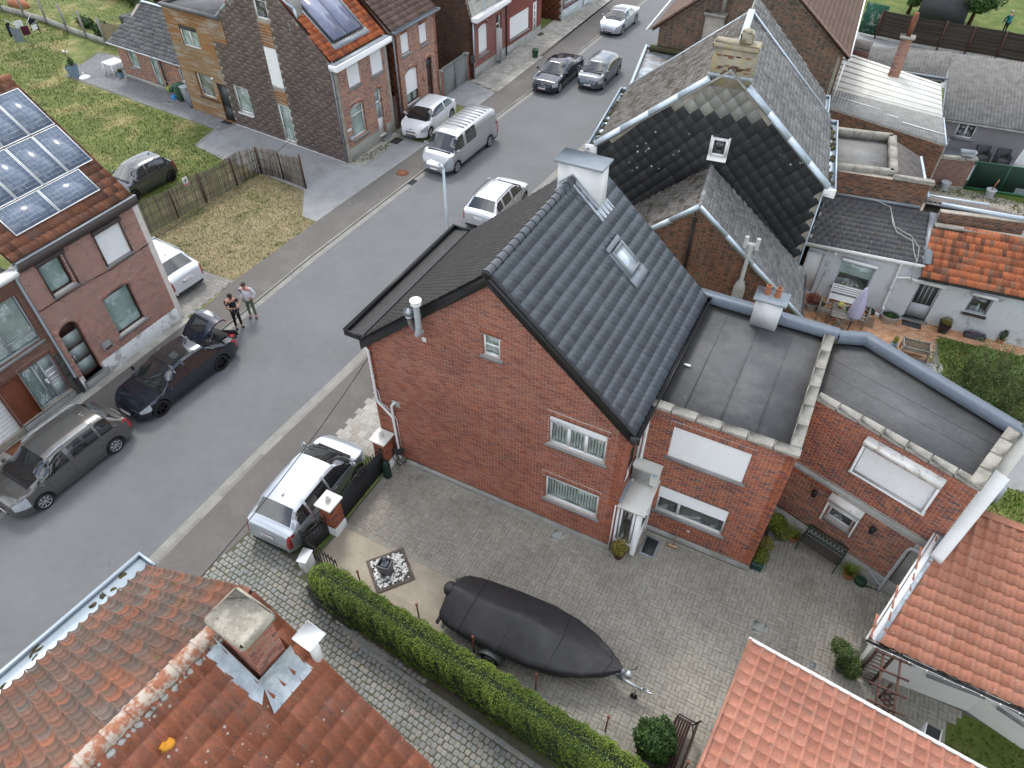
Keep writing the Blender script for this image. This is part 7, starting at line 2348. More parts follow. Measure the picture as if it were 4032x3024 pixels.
f_,L_=wallf((-22,42.9),(-13.0,42.9));wall(H6,f_,L_,7,M_mortard);wS=[o for o in C.objects if o.name.startswith('wall')][-1]
diamonds(wS,f_,[(4,.1),(L_,.1),(L_,6.8),(4,6.8)],.36,SL_rust,limit=100)
# ------------------------------------------------------------------ buildings behind and to the right
def corr(parent,pts,pitch,amp,m,name='roof',along=1):
 P=[np.array(p,float)for p in pts]
 fr_=slopef(P[0],P[1]-P[0],P[3]-P[0])
 inv=np.linalg.inv(fr_)
 Q=[(inv@np.append(p,1))[:2]for p in P]
 W=np.linalg.norm(P[1]-P[0])
 n=int(W/pitch*6)
 b=MB(fr_)
 V=[]
 for i in range(n+1):
  t_=i/n
  lo,hi=Q[0]*(1-t_)+Q[1]*t_,Q[3]*(1-t_)+Q[2]*t_
  z=amp*math.cos(t_*W/pitch*2*math.pi)
  for k,q in((0,lo),(1,lo),(1,hi)):
   V.append((q[0],q[1],z if k else z-.02))
 b.add(V,[[3*i+j,3*(i+1)+j,3*(i+1)+j+1,3*i+j+1]for i in range(n)for j in range(2)])
 o=b.build(name,m,parent,smooth='all')
 b=MB();b.add([tuple(p-np.array([0,0,.04+amp]))for p in P]+[tuple(p-np.array([0,0,.12+amp]))for p in P],[[0,1,2,3],[4,5,1,0],[5,6,2,1],[6,7,3,2],[7,4,0,3]]);b.build('roof_frame',M_conc,parent)
 return o
SH=thing('slate_gable_house','big house with a dark diamond-slated gable speckled white, behind the black tiled roof','house',(6,17,0))
fr,L=wallf((1.85,13.50),(10.58,14.33))
g0=[(0,6.0),(4.55,9.6),(L,6.0)]
w_=wall(SH,fr,L,g0,M_mortard)
diamonds(w_,fr,[(.02,.5),(L-.02,.5),(L-.02,5.98),(4.55,9.52),(.02,5.98)],.40,SL_dark,tintf=lambda x,z:rnd.uniform(.62,1)if z>8.0 else rnd.uniform(0,.38))
for(x0,x1,y0,y1)in((0,0,0,0),):
 f_,L_=wallf((10.58,14.33),(9.75,20.1));wall(SH,f_,L_,6.0,M_mortard)
 f_,L_=wallf((1.0,19.4),(1.85,13.5));wall(SH,f_,L_,6.0,M_mortard)
roof(SH,[(10.66,14.24,6.02),(9.72,20.3,6.02),(5.55,20.0,9.70),(6.38,13.82,9.70)],'flat',.30,.20,SL_old,M_conc,th=.014,limit=300,stagger=.5,jit=.008,tile='slate')
roof(SH,[(.95,19.5,6.02),(1.80,13.40,6.02),(6.38,13.82,9.70),(5.55,20.0,9.70)],'flat',.30,.20,SL_moss,M_conc,th=.016,limit=300,stagger=.5,jit=.008,tile='slate')
for(p,q)in(((1.75,13.38,6.06),(5.75,13.74,9.29)),((10.72,14.22,6.06),(7.1,13.86,9.18))):
 for k in range(4):
  a_=np.array(p)+(np.array(q)-np.array(p))*k/4;c_=np.array(p)+(np.array(q)-np.array(p))*(k+.99)/4
  b=MB();b.bar(tuple(a_),tuple(c_),.24,.07,up=(0,-.5,1));b.build('verge_trim',M_zinc,SH)
b=MB();b.bar((6.38,14.4,9.75),(5.55,20.1,9.75),.26,.05);b.bar((5.55,20.15,9.72),(9.7,20.4,6.05),.10,.06);b.bar((5.55,20.15,9.72),(.95,19.6,6.05),.10,.06);b.build('ridge_trim',M_zinc,SH)
b=MB()
for(p,q,o_)in(((1.82,13.42,6.0),(.98,19.3,6.0),(-1,-.14,0)),((10.62,14.3,6.0),(9.72,20.2,6.0),(1,.14,0))):
 gutter(SH,p,q,.36,.20,M_zinc,o_,t=.03)
 for i in range(26):
  t_=rnd.random();c_=np.array(p)*(1-t_)+np.array(q)*t_+np.array(o_)*rnd.uniform(.08,.26)
  b.ball((c_[0],c_[1],5.86),.08,.16,.04,6,4,.4)
b.build('gutter_debris',MATS['moss'],SH)
b=MB();b.bbox(1.40,1.86,13.28,13.42,5.72,6.02,.01);b.bbox(10.6,11.02,14.12,14.24,5.70,6.02,.01);b.build('gutter_end',M_whitep,SH)
b=MB(fr);b.box(L-.01,L+.04,-.1,.05,.2,5.9);b.box(-.05,.01,-.1,.05,.2,5.9);b.build('corner_trim',M_zinc,SH)
b=MB(fr)
cx0,cx1=3.84,5.30
b.box(cx0,cx1,-.52,.06,9.0,10.28)
ck=b.build('chimney',mat('sandy_plaster',(.33,.30,.23),.95,var=.2,scale=4,bump=.7,bscale=30,stain=[((.36,.29,.11),3,.5,.64,.6),((.15,.14,.10),5,.6,.7,.5)]),SH)
Ms=[]
for _ in range(34):
 x,z=rnd.uniform(cx0+.05,cx1-.25),9.5+rnd.choice([.05,.11,.17,.23,.5,.56])
 Ms.append(bm_(fr,x,.04,z,.17,.03,.045))
pieces(ck,'brick',BR_old,BOXV,BOXF,Ms,[rnd.uniform(.5,1)for _ in Ms],34)
b=MB(fr);b.bbox(cx0-.06,cx1+.06,-.56,.12,10.28,10.48,.04);b.bbox(4.62,5.06,-.46,-.02,10.48,10.86,.05);b.ball((4.84,-.24,10.86),.16,.16,.08,10,6);b.build('chimney_cap',MATS['sandy_plaster'],SH)
b=MB(fr);b.tube([(4.62+.15*math.cos(a*.3),.10,9.62+.15*math.sin(a*.3))for a in range(11)],.018,6);b.build('iron_ring',M_iron,SH)
b=MB(fr);b.box(cx0-.05,cx1+.05,.06,.10,9.34,9.46);b.build('flashing',M_lead,SH)
b=MB(fr)
for(a0,a1,z0,z1)in((4.42,4.50,6.48,7.16),(4.94,5.02,6.48,7.16),(4.50,4.94,6.48,6.56),(4.50,4.94,7.08,7.16)):
 b.box(a0,a1,0,.14,z0,z1)
b.box(4.36,4.42,0,.06,6.4,7.2);b.box(5.02,5.08,0,.06,6.4,7.2);b.add([(4.36,.02,6.48),(5.08,.02,6.48),(5.08,.20,6.30),(4.36,.20,6.30)],[[0,1,2,3]])
wn=b.build('window',M_whitep,SH)
b=MB(fr);b.box(4.50,4.94,.08,.09,6.56,7.08);b.build('pane',mat('black_glass',(.012,.014,.016),.06,var=.02,spec=1.0),wn)
S2=thing('slate_roofed_house','grey slate roof strip of the house joined behind the big slate-gabled house','house',(7,21.5,0))
roof(S2,[(9.40,20.45,5.98),(9.10,22.8,5.98),(5.2,22.5,9.6),(5.52,20.2,9.6)],'flat',.30,.20,SL_old,M_conc,th=.014,limit=100,stagger=.5,jit=.008,tile='slate')
gutter(S2,(9.42,20.45,5.96),(9.10,22.8,5.96),.22,.16,M_zinc,(1,.14,0))
b=MB();b.prism([(9.3,20.5),(9.0,22.7),(5.2,22.4),(5.5,20.3)],0,5.8);b.build('wall',M_mortard,S2)
# brick wing with slate roof
WG=thing('brick_wing','brick gable wing with slated roof and pale zinc edging behind the black roof','house',(8,12.5,0))
fr,L=wallf((3.4,10.56),(11.26,11.31))
ax=3.50
br_top=[(0,2.95),(ax,5.85),(L,2.24)]
brick_wall(WG,fr,L,br_top,M_mortard,BR_old,(),.1,bl=.18,bh=.044,j=.011,bond='flemish')
f_,L_=wallf((11.26,11.31),(10.85,14.3));wall(WG,f_,L_,2.2,M_mortard)
roof(WG,[(11.36,11.20,2.28),(10.92,14.32,2.28),(6.45,13.88,6.0),(6.90,10.78,6.0)],'flat',.27,.17,SL_old,M_conc,th=.016,limit=300,stagger=.5,jit=.010,tile='slate')
roof(WG,[(2.75,13.5,2.9),(3.20,10.42,2.9),(6.90,10.78,6.0),(6.45,13.88,6.0)],'flat',.27,.17,SL_moss,M_conc,th=.018,limit=200,stagger=.5,jit=.010,tile='slate')
for(p,q)in(((3.2,10.40,2.94),(6.90,10.75,6.04)),((11.38,11.18,2.32),(6.90,10.75,6.04))):
 for k in range(4):
  a_=np.array(p)+(np.array(q)-np.array(p))*k/4;c_=np.array(p)+(np.array(q)-np.array(p))*(k+.99)/4
  b=MB();b.bar(tuple(a_),tuple(c_),.10,.20,up=(0,-.45,1));b.build('verge_trim',M_zinc,WG)
ridge_caps(WG,(6.90,10.75,5.98),(6.45,13.85,5.98),.09,.4,SL_old,10)
b=MB();b.tube([(11.42,11.2,2.26),(10.98,14.1,2.26)],.06,8);b.build('gutter',M_dark,WG)
b=MB(fr);b.tube([(3.42,.07,5.42),(3.40,.07,3.2)],.055,8);b.ball((3.42,.07,5.45),.085,n=8,m=6);b.build('black_pipe',M_blackm,WG)
t=thing('flue','concrete flue with a white twin-headed pipe standing against the brick wing','chimney',(8.92,10.95,2))
b=MB(fr);b.add([(5.34,.02,0),(5.78,.02,0),(5.78,.3,0),(5.34,.3,0),(5.34,.02,3.0),(5.78,.02,3.0),(5.78,.3,3.0),(5.34,.3,3.0),(5.44,.06,3.35),(5.68,.06,3.35),(5.68,.26,3.35),(5.44,.26,3.35)],[[3,2,6,7],[0,3,7,4],[1,5,6,2],[7,6,10,11],[4,7,11,8],[6,5,9,10],[8,11,10,9]]);b.build('shaft',M_conc,t)
b=MB(fr)
b.tube([(5.56,.16,3.3),(5.56,.16,4.9)],.075,12);b.tube([(5.38,.16,4.98),(5.74,.16,4.98)],.07,10);b.cyl((5.36,.16,4.82),(5.36,.16,5.26),.075);b.cyl((5.76,.16,4.82),(5.76,.16,5.26),.075);b.cyl((5.56,.16,4.75),(5.56,.16,5.0),.10)
b.build('pipe',mat('fibre_pipe',(.52,.53,.51),.8,var=.12,scale=5),t,smooth=True)
# flat bay and the brown brick house beyond
FBh=thing('flat_roofed_building','single-storey building with a streaked flat metal roof beside the street','building',(1.5,25,0))
wetm=mat('streaked_metal',(.26,.25,.24),.4,metal=.2,var=.1,scale=1,stain=[((.47,.53,.60),.9,.48,.56,.9,(1,3,1)),((.17,.13,.11),1.3,.58,.68,.7)])
b=MB();b.prism([(.65,19.2),(-1.6,29.95),(3.4,29.95),(5.2,20.3)],0,3.95);b.build('roof',wetm,FBh)
f_,L_=wallf((-1.65,30),(.6,19.1));wall(FBh,f_,L_,3.9,M_mortard)
b=MB();b.bar((.55,19.0,4.02),(-1.72,30.0,4.02),.14,.2);b.bar((-1.7,29.9,4.0),(3.2,29.9,4.0),.12,.16);b.build('roof_edge',M_zinc,FBh)
b=MB();b.bar((-1.4,29.7,4.1),(5.5,29.8,4.1),.4,.22);b.build('mossy_ledge',MATS['moss'],FBh)
NH=thing('brown_brick_house','tall house with a large brown-red brick gable and brown tiles at the top edge','house',(4,34,0))
fr,L=wallf((-1.1,30.0),(8.95,30.0))
brick_wall(NH,fr,L,[(0,5.2),(5.0,9.1),(L,5.3)],M_mortard,BR_oldd,(),.1,bl=.19,bh=.045,j=.013,bond='flemish',limit=300)
f_,L_=wallf((8.95,30.0),(8.2,41));brick_wall(NH,f_,L_,5.2,M_mortard,BR_dark,(),.1,limit=0,**BK)
roof(NH,[(9.25,29.75,5.25),(8.45,41,5.25),(3.2,40.5,9.35),(3.9,29.75,9.35)],'flat',.25,.3,TI_N,M_wood2,limit=200,stagger=.5)
roof(NH,[(-2.2,40,5.05),(-1.45,29.75,5.05),(3.9,29.75,9.35),(3.2,40.5,9.35)],'flat',.25,.3,TI_N,M_wood2,limit=150,stagger=.5)
Ms=[]
for sx,xe,ze in((1,9.3,5.25),(-1,-1.5,5.05)):
 for i in range(22):
  a_,c_=np.array([3.9,29.62,9.40]),np.array([xe,29.62,ze+.05])
  p,q=a_+(c_-a_)*i/22,a_+(c_-a_)*(i+1.03)/22
  M=np.eye(4);M[:3,0]=q-p;M[:3,1]=(0,.26,0);nn=np.cross(q-p,(0,1,0));nn/=np.linalg.norm(nn);M[:3,2]=nn*(.06 if nn[2]>0 else-.06);M[:3,3]=p;Ms.append(M)
pieces(NH,'verge_tile',TI_N,BOXV,BOXF,Ms,[rnd.random()for _ in Ms],44)
b=MB(fr);b.box(2.6,3.6,-.1,.4,4.0,6.3);b.build('buttress',M_mortard,NH)
b=MB(fr);b.bbox(2.5,3.7,-.1,.5,6.3,6.45,.02);b.cyl((3.45,.2,6.4),(3.45,.2,8.2),.11);b.build('stone_cap',M_cope,NH)
b=MB();b.bar((-1.75,29.7,5.0),(-2.5,40,5.0),.1,.12);b.bar((9.32,29.7,5.18),(8.55,41,5.18),.1,.12);b.tube([(9.15,29.8,5.1),(9.1,29.75,3.0)],.05,7);b.build('gutter',M_whitep,NH)
# lean-to with white and grey sheets, old wall
LT=thing('sheet_roofed_shed','shed roof of ribbed white sheets with a grey lower strip behind the old brick wall','shed',(11.5,32,0))
roof_pts=[(8.86,29.65,2.72),(15.05,27.8,2.72),(14.65,30.75,2.80),(8.80,31.95,2.80)]
corr(LT,roof_pts,.18,.016,mat('grey_sheets',(.25,.25,.24),.9,var=.2,scale=3,bump=.5,stain=[((.38,.38,.36),5,.55,.7,.5)]))
b=MB();b.add([(8.80,31.95,2.83),(14.65,30.75,2.83),(14.2,35.1,2.95),(8.45,37.7,2.95),(8.80,31.95,2.70),(14.65,30.75,2.70)],[[0,1,2,3],[4,5,1,0]]);b.build('white_sheet',M_corrw,LT)
for k in range(7):
 t_=(k+.5)/7
 p,q=(8.80-.35*t_,31.95+5.75*t_,2.85+.12*t_),(14.65-.45*t_,30.75+4.35*t_,2.85+.12*t_)
 b=MB();b.bar(p,q,.12,.05);b.build('rib',M_corrw,LT)
for(p,q)in(((9.0,31.1),(11.6,30.4)),((12.0,29.9),(12.6,29.75)),((12.8,29.3),(14.9,28.8))):
 b=MB();b.bar((*p,2.80),(*q,2.80),.05,.02);b.build('light_strip',M_white,LT)
fr,L=wallf((8.9,29.6),(15.05,27.75))
brick_wall(LT,fr,L,2.68,M_mortard,BR_old,(),.05,bl=.19,bh=.05,j=.013,limit=250)
b=MB();b.bar((15.08,27.75,2.72),(14.7,30.8,2.8),.06,.1);b.build('edge_trim',M_zinc,LT)
# flat-roofed room with parapet
FR_=thing('parapet_room','square flat-roofed brick room with mossy parapet coping behind the slate-gabled house','building',(11.4,20.5,0))
q4=[(10.5,18.65),(12.85,19.2),(12.4,22.6),(9.95,22.1)]
b=MB();b.prism(q4,0,4.55);b.build('roof',M_epdm2,FR_)
for i in range(4):
 p,q=q4[i],q4[(i+1)%4]
 n=3
 for k in range(n):
  a_=[p[j]+(q[j]-p[j])*k/n for j in(0,1)];c_=[p[j]+(q[j]-p[j])*(k+.985)/n for j in(0,1)]
  b=MB();b.bar((*a_,4.72),(*c_,4.72),.3,.32);b.build('coping_stone',M_cope,FR_)
fr,L=wallf((10.62,18.42),(14.35,18.95))
brick_wall(FR_,fr,L,[(0,4.7),(L,4.7)],M_mortard,BR_old,(),.05,bl=.19,bh=.048,j=.013,limit=300)
b=MB(fr);b.bbox(2.3,L+.1,-.26,.06,4.7,4.84,.02);b.build('coping_stone',M_cope,FR_)
f_,L_=wallf((14.35,18.95),(13.9,22.6));wall(FR_,f_,L_,4.1,M_mortard)
corr(FR_,[(14.35,19.1,4.2),(13.75,22.5,4.2),(12.55,22.6,4.72),(12.95,19.3,4.72)],.16,.03,M_corrb)
b=MB();b.bar((14.42,19.0,4.18),(13.82,22.5,4.18),.10,.10);b.build('gutter',M_zinc,FR_)
# rear white cottage: slate half and orange half
WH=thing('white_cottage','white rendered cottage with a grey slate roof and white gutter facing the terracotta patio','house',(12.8,17,0))
fr,L=wallf((10.75,16.28),(15.08,16.36));Y=-10.75
of=[op(12.16+Y,13.50+Y,.72,2.05,.10,lint=0),op(10.80+Y,11.42+Y,.03,2.1,.1,lint=0)]
wall(WH,fr,L,2.55,M_render,of)
wn=window(WH,fr,of[0],M_pvcg,'dark',fw=.06,sillh=.08,silld=.10)
b=MB(fr);b.add([(1.47,-.085,1.38),(2.69,-.085,1.30),(2.69,-.08,2.0),(1.47,-.08,2.0)],[[0,1,2,3]]);b.build('blind',M_blind,wn)
b=MB(fr);b.bbox(1.38,2.82,0,.16,2.04,2.2,.02);b.build('shutter_box',M_whitep,WH)
for k,(u,c_)in enumerate(((1.55,'flower_pink'),(1.75,0),(1.95,1),(2.15,0),(2.35,0))):
 b=MB(fr);b.lathe([(.035,0),(.05,.09),(.045,.09),(.0,.07)],(u,-.17,.76),8);p_=b.build('sill_pot',[mat('pot_pink',(.45,.05,.25),.5),mat('pot_lime',(.30,.50,.06),.5)][0 if k==0 else 1],WH)
 bush(p_,FP(fr,u,-.17,.92),(.06,.06,.07),60,.04,LF_lime if k!=2 else M_whitep)
b=MB(fr)
for i in range(14):
 b.box(.07+i*.04,.09+i*.04,-.1,-.07,.05,2.05)
b.box(.05,.67,-.1,-.08,.03,2.08);b.build('door',M_white,WH)
b=MB(fr);b.bbox(.0,.72,.0,.1,2.1,2.28,.01);b.build('shutter_box',M_pvcg,WH)
roof(WH,[(10.6,15.92,2.66),(15.12,16.42,2.66),(14.8,18.72,3.64),(10.68,18.35,3.64)],'flat',.30,.235,SL_new,M_conc,th=.010,limit=300,stagger=.5,jit=.004,tile='slate')
b=MB();b.bbox(0,0,0,0,0,0)if False else b.bar((10.58,15.90,2.58),(15.12,16.38,2.58),.12,.16);b.build('gutter',M_whitep,WH)
b=MB();b.bar((10.70,18.34,3.72),(14.3,18.9,3.72),.14,.12);b.bar((15.16,16.4,2.72),(14.85,18.7,3.70),.3,.03);b.build('flashing',M_zincd,WH)
b=MB();b.ball((11.8,16.15,2.3),.075,n=10,m=8);b.build('wall_lamp',M_white,WH)
downpipe(WH,[(14.3,16.25,2.5),(14.3,16.28,2.3),(14.35,16.28,.35),(14.4,16.2,.25)],.055,M_whitep);b=MB();b.cyl((14.32,16.28,1.3),(14.32,16.28,1.36),.12,n=12);b.build('pipe_collar',M_pvcg,WH)
downpipe(WH,[(15.15,16.25,1.95),(14.75,16.25,2.0),(14.33,16.27,1.85)],.05,M_whitep)
b=MB();b.tube([(10.8,18.2,3.85),(12.5,18.45,3.82),(13.2,18.3,3.75),(13.5,17.6,3.4),(13.75,17.3,3.25),(14.4,17.1,3.15),(14.55,16.7,2.95),(14.75,16.35,2.8),(14.8,16.2,2.3),(14.9,16.2,1.8)],.018,6)
b.tube([(13.2,18.25,3.75),(13.6,17.5,3.36),(14.3,17.3,3.24),(14.7,16.9,3.05),(14.8,16.3,2.75)],.016,6);b.build('loose_cable',mat('cable_grey',(.42,.42,.40),.8),WH)
OH=thing('orange_roofed_cottage','white rendered cottage with streaky orange tile roof and screen door, beside the willow-like bush','house',(18,17,0))
fr,L=wallf((15.08,16.36),(24.0,16.75));Y=-15.08
of=[op(15.22+Y,16.08+Y,.10,1.86,.14,lint=0),op(17.2+Y,17.98+Y,1.02,1.86,.12,lint=0)]
wall(OH,fr,L,2.35,M_render,of)
b=MB(fr);o=of[0];b.box(o['x0'],o['x0']+.07,-.13,-.07,.1,1.86);b.box(o['x1']-.07,o['x1'],-.13,-.07,.1,1.86);b.box(o['x0'],o['x1'],-.13,-.08,.1,.8);dd=b.build('screen_door',M_pvcg,OH)
b=MB(fr);b.box(o['x0']+.07,o['x1']-.07,-.12,-.11,.8,1.86);b.build('pane',MATS['dark_screen'],dd)
for k in range(3):
 b=MB(fr);b.box(o['x0']+.24+k*.17,o['x0']+.27+k*.17,-.11,-.10,.85,1.8);b.build('glazing_bar',M_pvcg,dd)
b=MB(fr);b.tube([(o['x0']-.1,.08,1.95),(o['x1']+.12,.08,1.95)],.09,10);b.tube([(2.05,.08,1.96),(2.98,.08,1.96)],.08,10);b.build('shutter_box',M_whitep,OH)
b=MB(fr);b.bbox(o['x0']-.1,o['x1']+.1,-.1,.14,0,.10,.01);b.build('doorstep',M_stone,OH)
window(OH,fr,of[1],M_pvcg,'dark',fw=.06,sillh=.07)
b=MB(fr);b.bbox(2.1,2.95,.02,.12,.93,1.02,.01);b.build('sill_board',M_brownp,OH)
b=MB(fr);b.lathe([(.05,0),(.05,.2),(.03,.24),(.03,.3)],(2.55,-.2,1.1),8);b.build('vase',M_whitep,OH)
roof(OH,[(15.12,15.98,2.36),(24.0,16.9,2.36),(23.4,19.5,3.5),(15.0,18.0,3.5)],'wave',.165,.31,TI_or2,M_wood2,h=.035,limit=300,jit=.004)
b=MB();b.tube([(15.05,15.92,2.30),(24,16.84,2.30)],.05,8);b.build('gutter',M_blackm,OH)
b=MB();b.bar((15.0,18.05,3.55),(23.4,19.55,3.55),.3,.06);b.build('mortar_ridge',M_cope,OH)
fr,L=wallf((15.05,18.45),(18.2,19.15));brick_wall(OH,fr,L,3.95,M_mortard,BR_old,(),3.4,limit=80,**BK)
SHb=thing('corrugated_shed','shed roofed with brown corrugated sheets and zinc edge behind the white cottage','shed',(16,20,0))
corr(SHb,[(14.2,19.02,4.0),(18.2,19.35,4.0),(16.9,21.0,3.45),(14.45,20.6,3.45)],.19,.03,M_corrb)
b=MB();b.bar((15.0,18.95,4.0),(18.3,19.3,4.0),.12,.16);b.bar((14.5,20.65,3.42),(16.95,21.0,3.42),.1,.1);b.build('gutter',M_zinc,SHb)
b=MB();b.prism([(14.5,19.2),(18.0,19.5),(16.8,20.8),(14.6,20.5)],0,3.3);b.build('wall',M_mortard,SHb)
MR=thing('metal_roofed_shed','grey seamed metal roof at the right edge beyond the orange cottage','shed',(19.5,20.3,0))
b=MB();b.prism([(17.95,19.9),(21,20.4),(21,22.4),(17.6,21.8)],0,2.6);b.build('roof',mat('grey_metal_roof',(.16,.16,.17),.6),MR)
for k in range(5):
 b=MB();b.bar((18.3+k*.6,19.95+k*.1,2.62),(18.0+k*.6,21.8+k*.1,2.62),.05,.05);b.build('seam',M_dark,MR)
 # grey house with corrugated roof
GH=thing('grey_house','grey painted house under a long corrugated roof with a double white window','house',(18,36,0))
fr,L=wallf((14.75,32.75),(24,33.55))
of=[op(.95,1.90,1.15,2.0,.08,lint=0)]
wall(GH,fr,L,2.15,M_greyr,of)
window(GH,fr,of[0],M_whitep,'dark',bars=(.5,),fw=.08,silld=.1)
corr(GH,[(14.7,32.35,2.2),(24.0,33.15,2.2),(24.0,40.3,3.35),(14.35,39.4,3.3)],.177,.03,M_corr)
corr(GH,[(10.0,36.05,2.78),(14.4,36.35,2.78),(14.35,39.4,3.3),(9.9,38.5,3.25)],.177,.03,M_corr)
corr(GH,[(8.4,39.2,2.8),(9.9,39.0,2.8),(9.9,40.4,2.9),(8.4,40.6,2.9)],.177,.03,M_corrb)
b=MB();b.prism([(8.4,38.2),(14.3,37),(14.3,39.2),(8.4,39.4)],0,2.7);b.build('wall',BR_dark[0],GH)
b=MB();b.bar((11.9,36.2,2.86),(14.5,36.3,2.86),.12,.1);b.bar((14.72,32.3,2.25),(14.45,36.3,2.8),.06,.1);b.build('edge_trim',M_zincd,GH)
t=thing('brick_chimney','slim brick chimney with rusty pipe rising through the corrugated roof','chimney',(11.6,35.2,2.6))
b=MB();b.box(11.35,11.95,35.0,35.5,2.5,5.0);s_=b.build('stack',M_mortar,t)
f_,L_=wallf((11.35,35.0),(11.95,35.0));bricks(s_,f_,L_,5.0,BR_low,(),2.6,limit=120,**BK)
b=MB();b.bbox(11.25,12.05,34.9,35.6,5.0,5.1,.02);b.build('cap',M_cope,t)
b=MB();b.tube([(11.65,35.25,5.1),(11.68,35.25,6.3)],.13,12);b.build('pipe',M_rust,t)
# terrace, low wall, netting
TR_=flat('raised_terrace',[(14.7,28.9),(16.85,29.45),(22,30.1),(22,33.3),(14.7,32.7)],.42,M_zincd,down=.5)
t=thing('low_brick_wall','low red brick garden wall with concrete capping beside the green netting','wall',(15.8,29.1,0))
fr,L=wallf((14.75,28.75),(16.85,29.35));brick_wall(t,fr,L,1.55,M_mortar,BR_dark,(),.05,limit=200,**BK)
b=MB(fr);b.bbox(-.05,1.7,-.26,.04,1.55,1.64,.01);b.bbox(1.7,2.25,-.3,.08,1.55,1.68,.01);b.build('capping',M_cope,t)
t=thing('netting_fence','dark green netting fence on posts above the gravel yard','fence',(19,29.8,0))
fr,L=wallf((16.95,29.4),(22.0,30.2));b=MB(fr);b.box(0,L,-.01,.01,.12,1.5);b.build('netting',M_green2,t)
for k in range(4):
 b=MB(fr);b.cyl((k*1.6,0,0),(k*1.6,0,1.55),.03,n=8);b.build('post',M_plas,t)
b=MB(fr);b.bar((0,0,1.52),(L,0,1.52),.04);b.bar((0,0,.06),(L,0,.06),.12,.12);b.build('rail',M_plas,t)
for x,y,lb in((17.35,31.9,'left dark wicker armchair on the grey terrace'),(18.35,32.0,'right dark wicker armchair on the grey terrace, by the white parasol')):
 t=thing('armchair',lb,'armchair',(x,y,.42),group='wicker armchairs on the terrace');f_=frame((x,y,.42),10)
 b=MB(f_);b.bbox(-.3,.3,-.3,.28,.1,.42,.03);b.build('seat',M_dark,t)
 for(a0,a1,c0,c1,h)in((-.36,-.26,-.3,.3,.64),(.26,.36,-.3,.3,.64),(-.36,.36,.24,.34,.85)):
  b=MB(f_);b.bbox(a0,a1,c0,c1,0,h,.03);b.build('armrest' if h<.8 else 'backrest',M_dark,t)
t=thing('white_parasol','closed white parasol on the grey terrace at the right edge','parasol',(19.1,31.2,.42))
b=MB();b.lathe([(.30,.3),(.27,.8),(.17,1.6),(.08,2.3),(.05,2.6),(.0,2.65)],(19.1,31.2,.42),12);b.build('canopy',M_whitep,t);b=MB();b.cyl((19.1,31.2,.42),(19.1,31.2,1.0),.03);b.build('pole',M_dark,t)
for x,y,lb in((15.95,28.75,'round grey tub on the gravel before the low brick wall'),(18.1,29.0,'round grey tub with a small dry plant before the green netting')):
 t=thing('garden_tub',lb,'pot',(x,y,0),group='grey tubs in the gravel yard');pot(t,x,y,0,.17,.24,.42,M_pvcg);b=MB();b.bbox(x-.22,x+.22,y-.22,y+.22,0,.04,.01);b.build('base_slab',M_conc,t)
 if x>17:b=MB();b.tube([(x,y,.35),(x+.05,y,.7),(x+.1,y,1.0)],.03,6);b.build('stem',M_terra,t)
t=thing('hose_reel','teal garden hose reel on the grey terrace corner','hose reel',(15.25,32.0,.42));b=MB();b.cyl((15.1,32.0,.8),(15.45,32.0,.8),.22,n=14);b.build('drum',mat('teal_hose',(.03,.14,.15),.6),t);b=MB();b.tube([(15.05,31.8,.42),(15.05,32,1.3),(15.5,32,1.3),(15.5,31.8,.42)],.02,6);b.build('frame',M_steel,t)
t=thing('storage_box','clear plastic box on the low garden wall pillar','box',(16.4,29.4,1.6));b=MB();b.add([(16.1,29.3,1.69),(16.7,29.45,1.69),(16.65,29.75,1.69),(16.05,29.6,1.69),(16.02,29.22,1.9),(16.78,29.42,1.9),(16.72,29.82,1.9),(15.98,29.66,1.9)],[[0,1,5,4],[1,2,6,5],[2,3,7,6],[3,0,4,7],[0,1,2,3]]);b.build('tub',M_pvcg,t)
# far fence
t=thing('board_fence','long brown board fence with posts across the far right gardens','fence',(18,50,0))
pts=[(9.6,50.4),(12.0,49.95),(13.95,49.9),(15.8,49.85),(17.8,49.8),(19.8,49.5),(21.8,49.1),(24,48.6),(27,48)]
Ms=[]
for(p,q)in zip(pts[:-1],pts[1:]):
 f_,L_=wallf(p,q)
 b=MB(f_);b.bar((0,.05,0),(0,.05,2.0),.10);b.build('post',M_wood2,t)
 b=MB(f_);b.bbox(0,L_,-.04,.04,0,.22,.01);b.build('base_board',M_conc,t)
 for k in range(14):
  Ms.append(bm_(f_,.05,-.01+.012*(k%2),.23+k*.122,L_-.1,.016,.118))
pieces(t,'slat',piece_mats('fence_slat',[(.035,.028,.022),(.050,.040,.032),(.062,.050,.040)],rough=.85),BOXV,BOXF,Ms,[rnd.random()for _ in Ms],120)
b=MB();b.bar((8.3,51.0,1.15),(9.9,50.6,1.15),.06,2.1);t=b.build('green_panel',mat('flaking_green',(.015,.085,.05),.8,var=.2,stain=[((.32,.33,.28),2.2,.56,.62,.8)]));tag(t,'flaking green board panel at the left end of the far brown fence','panel')
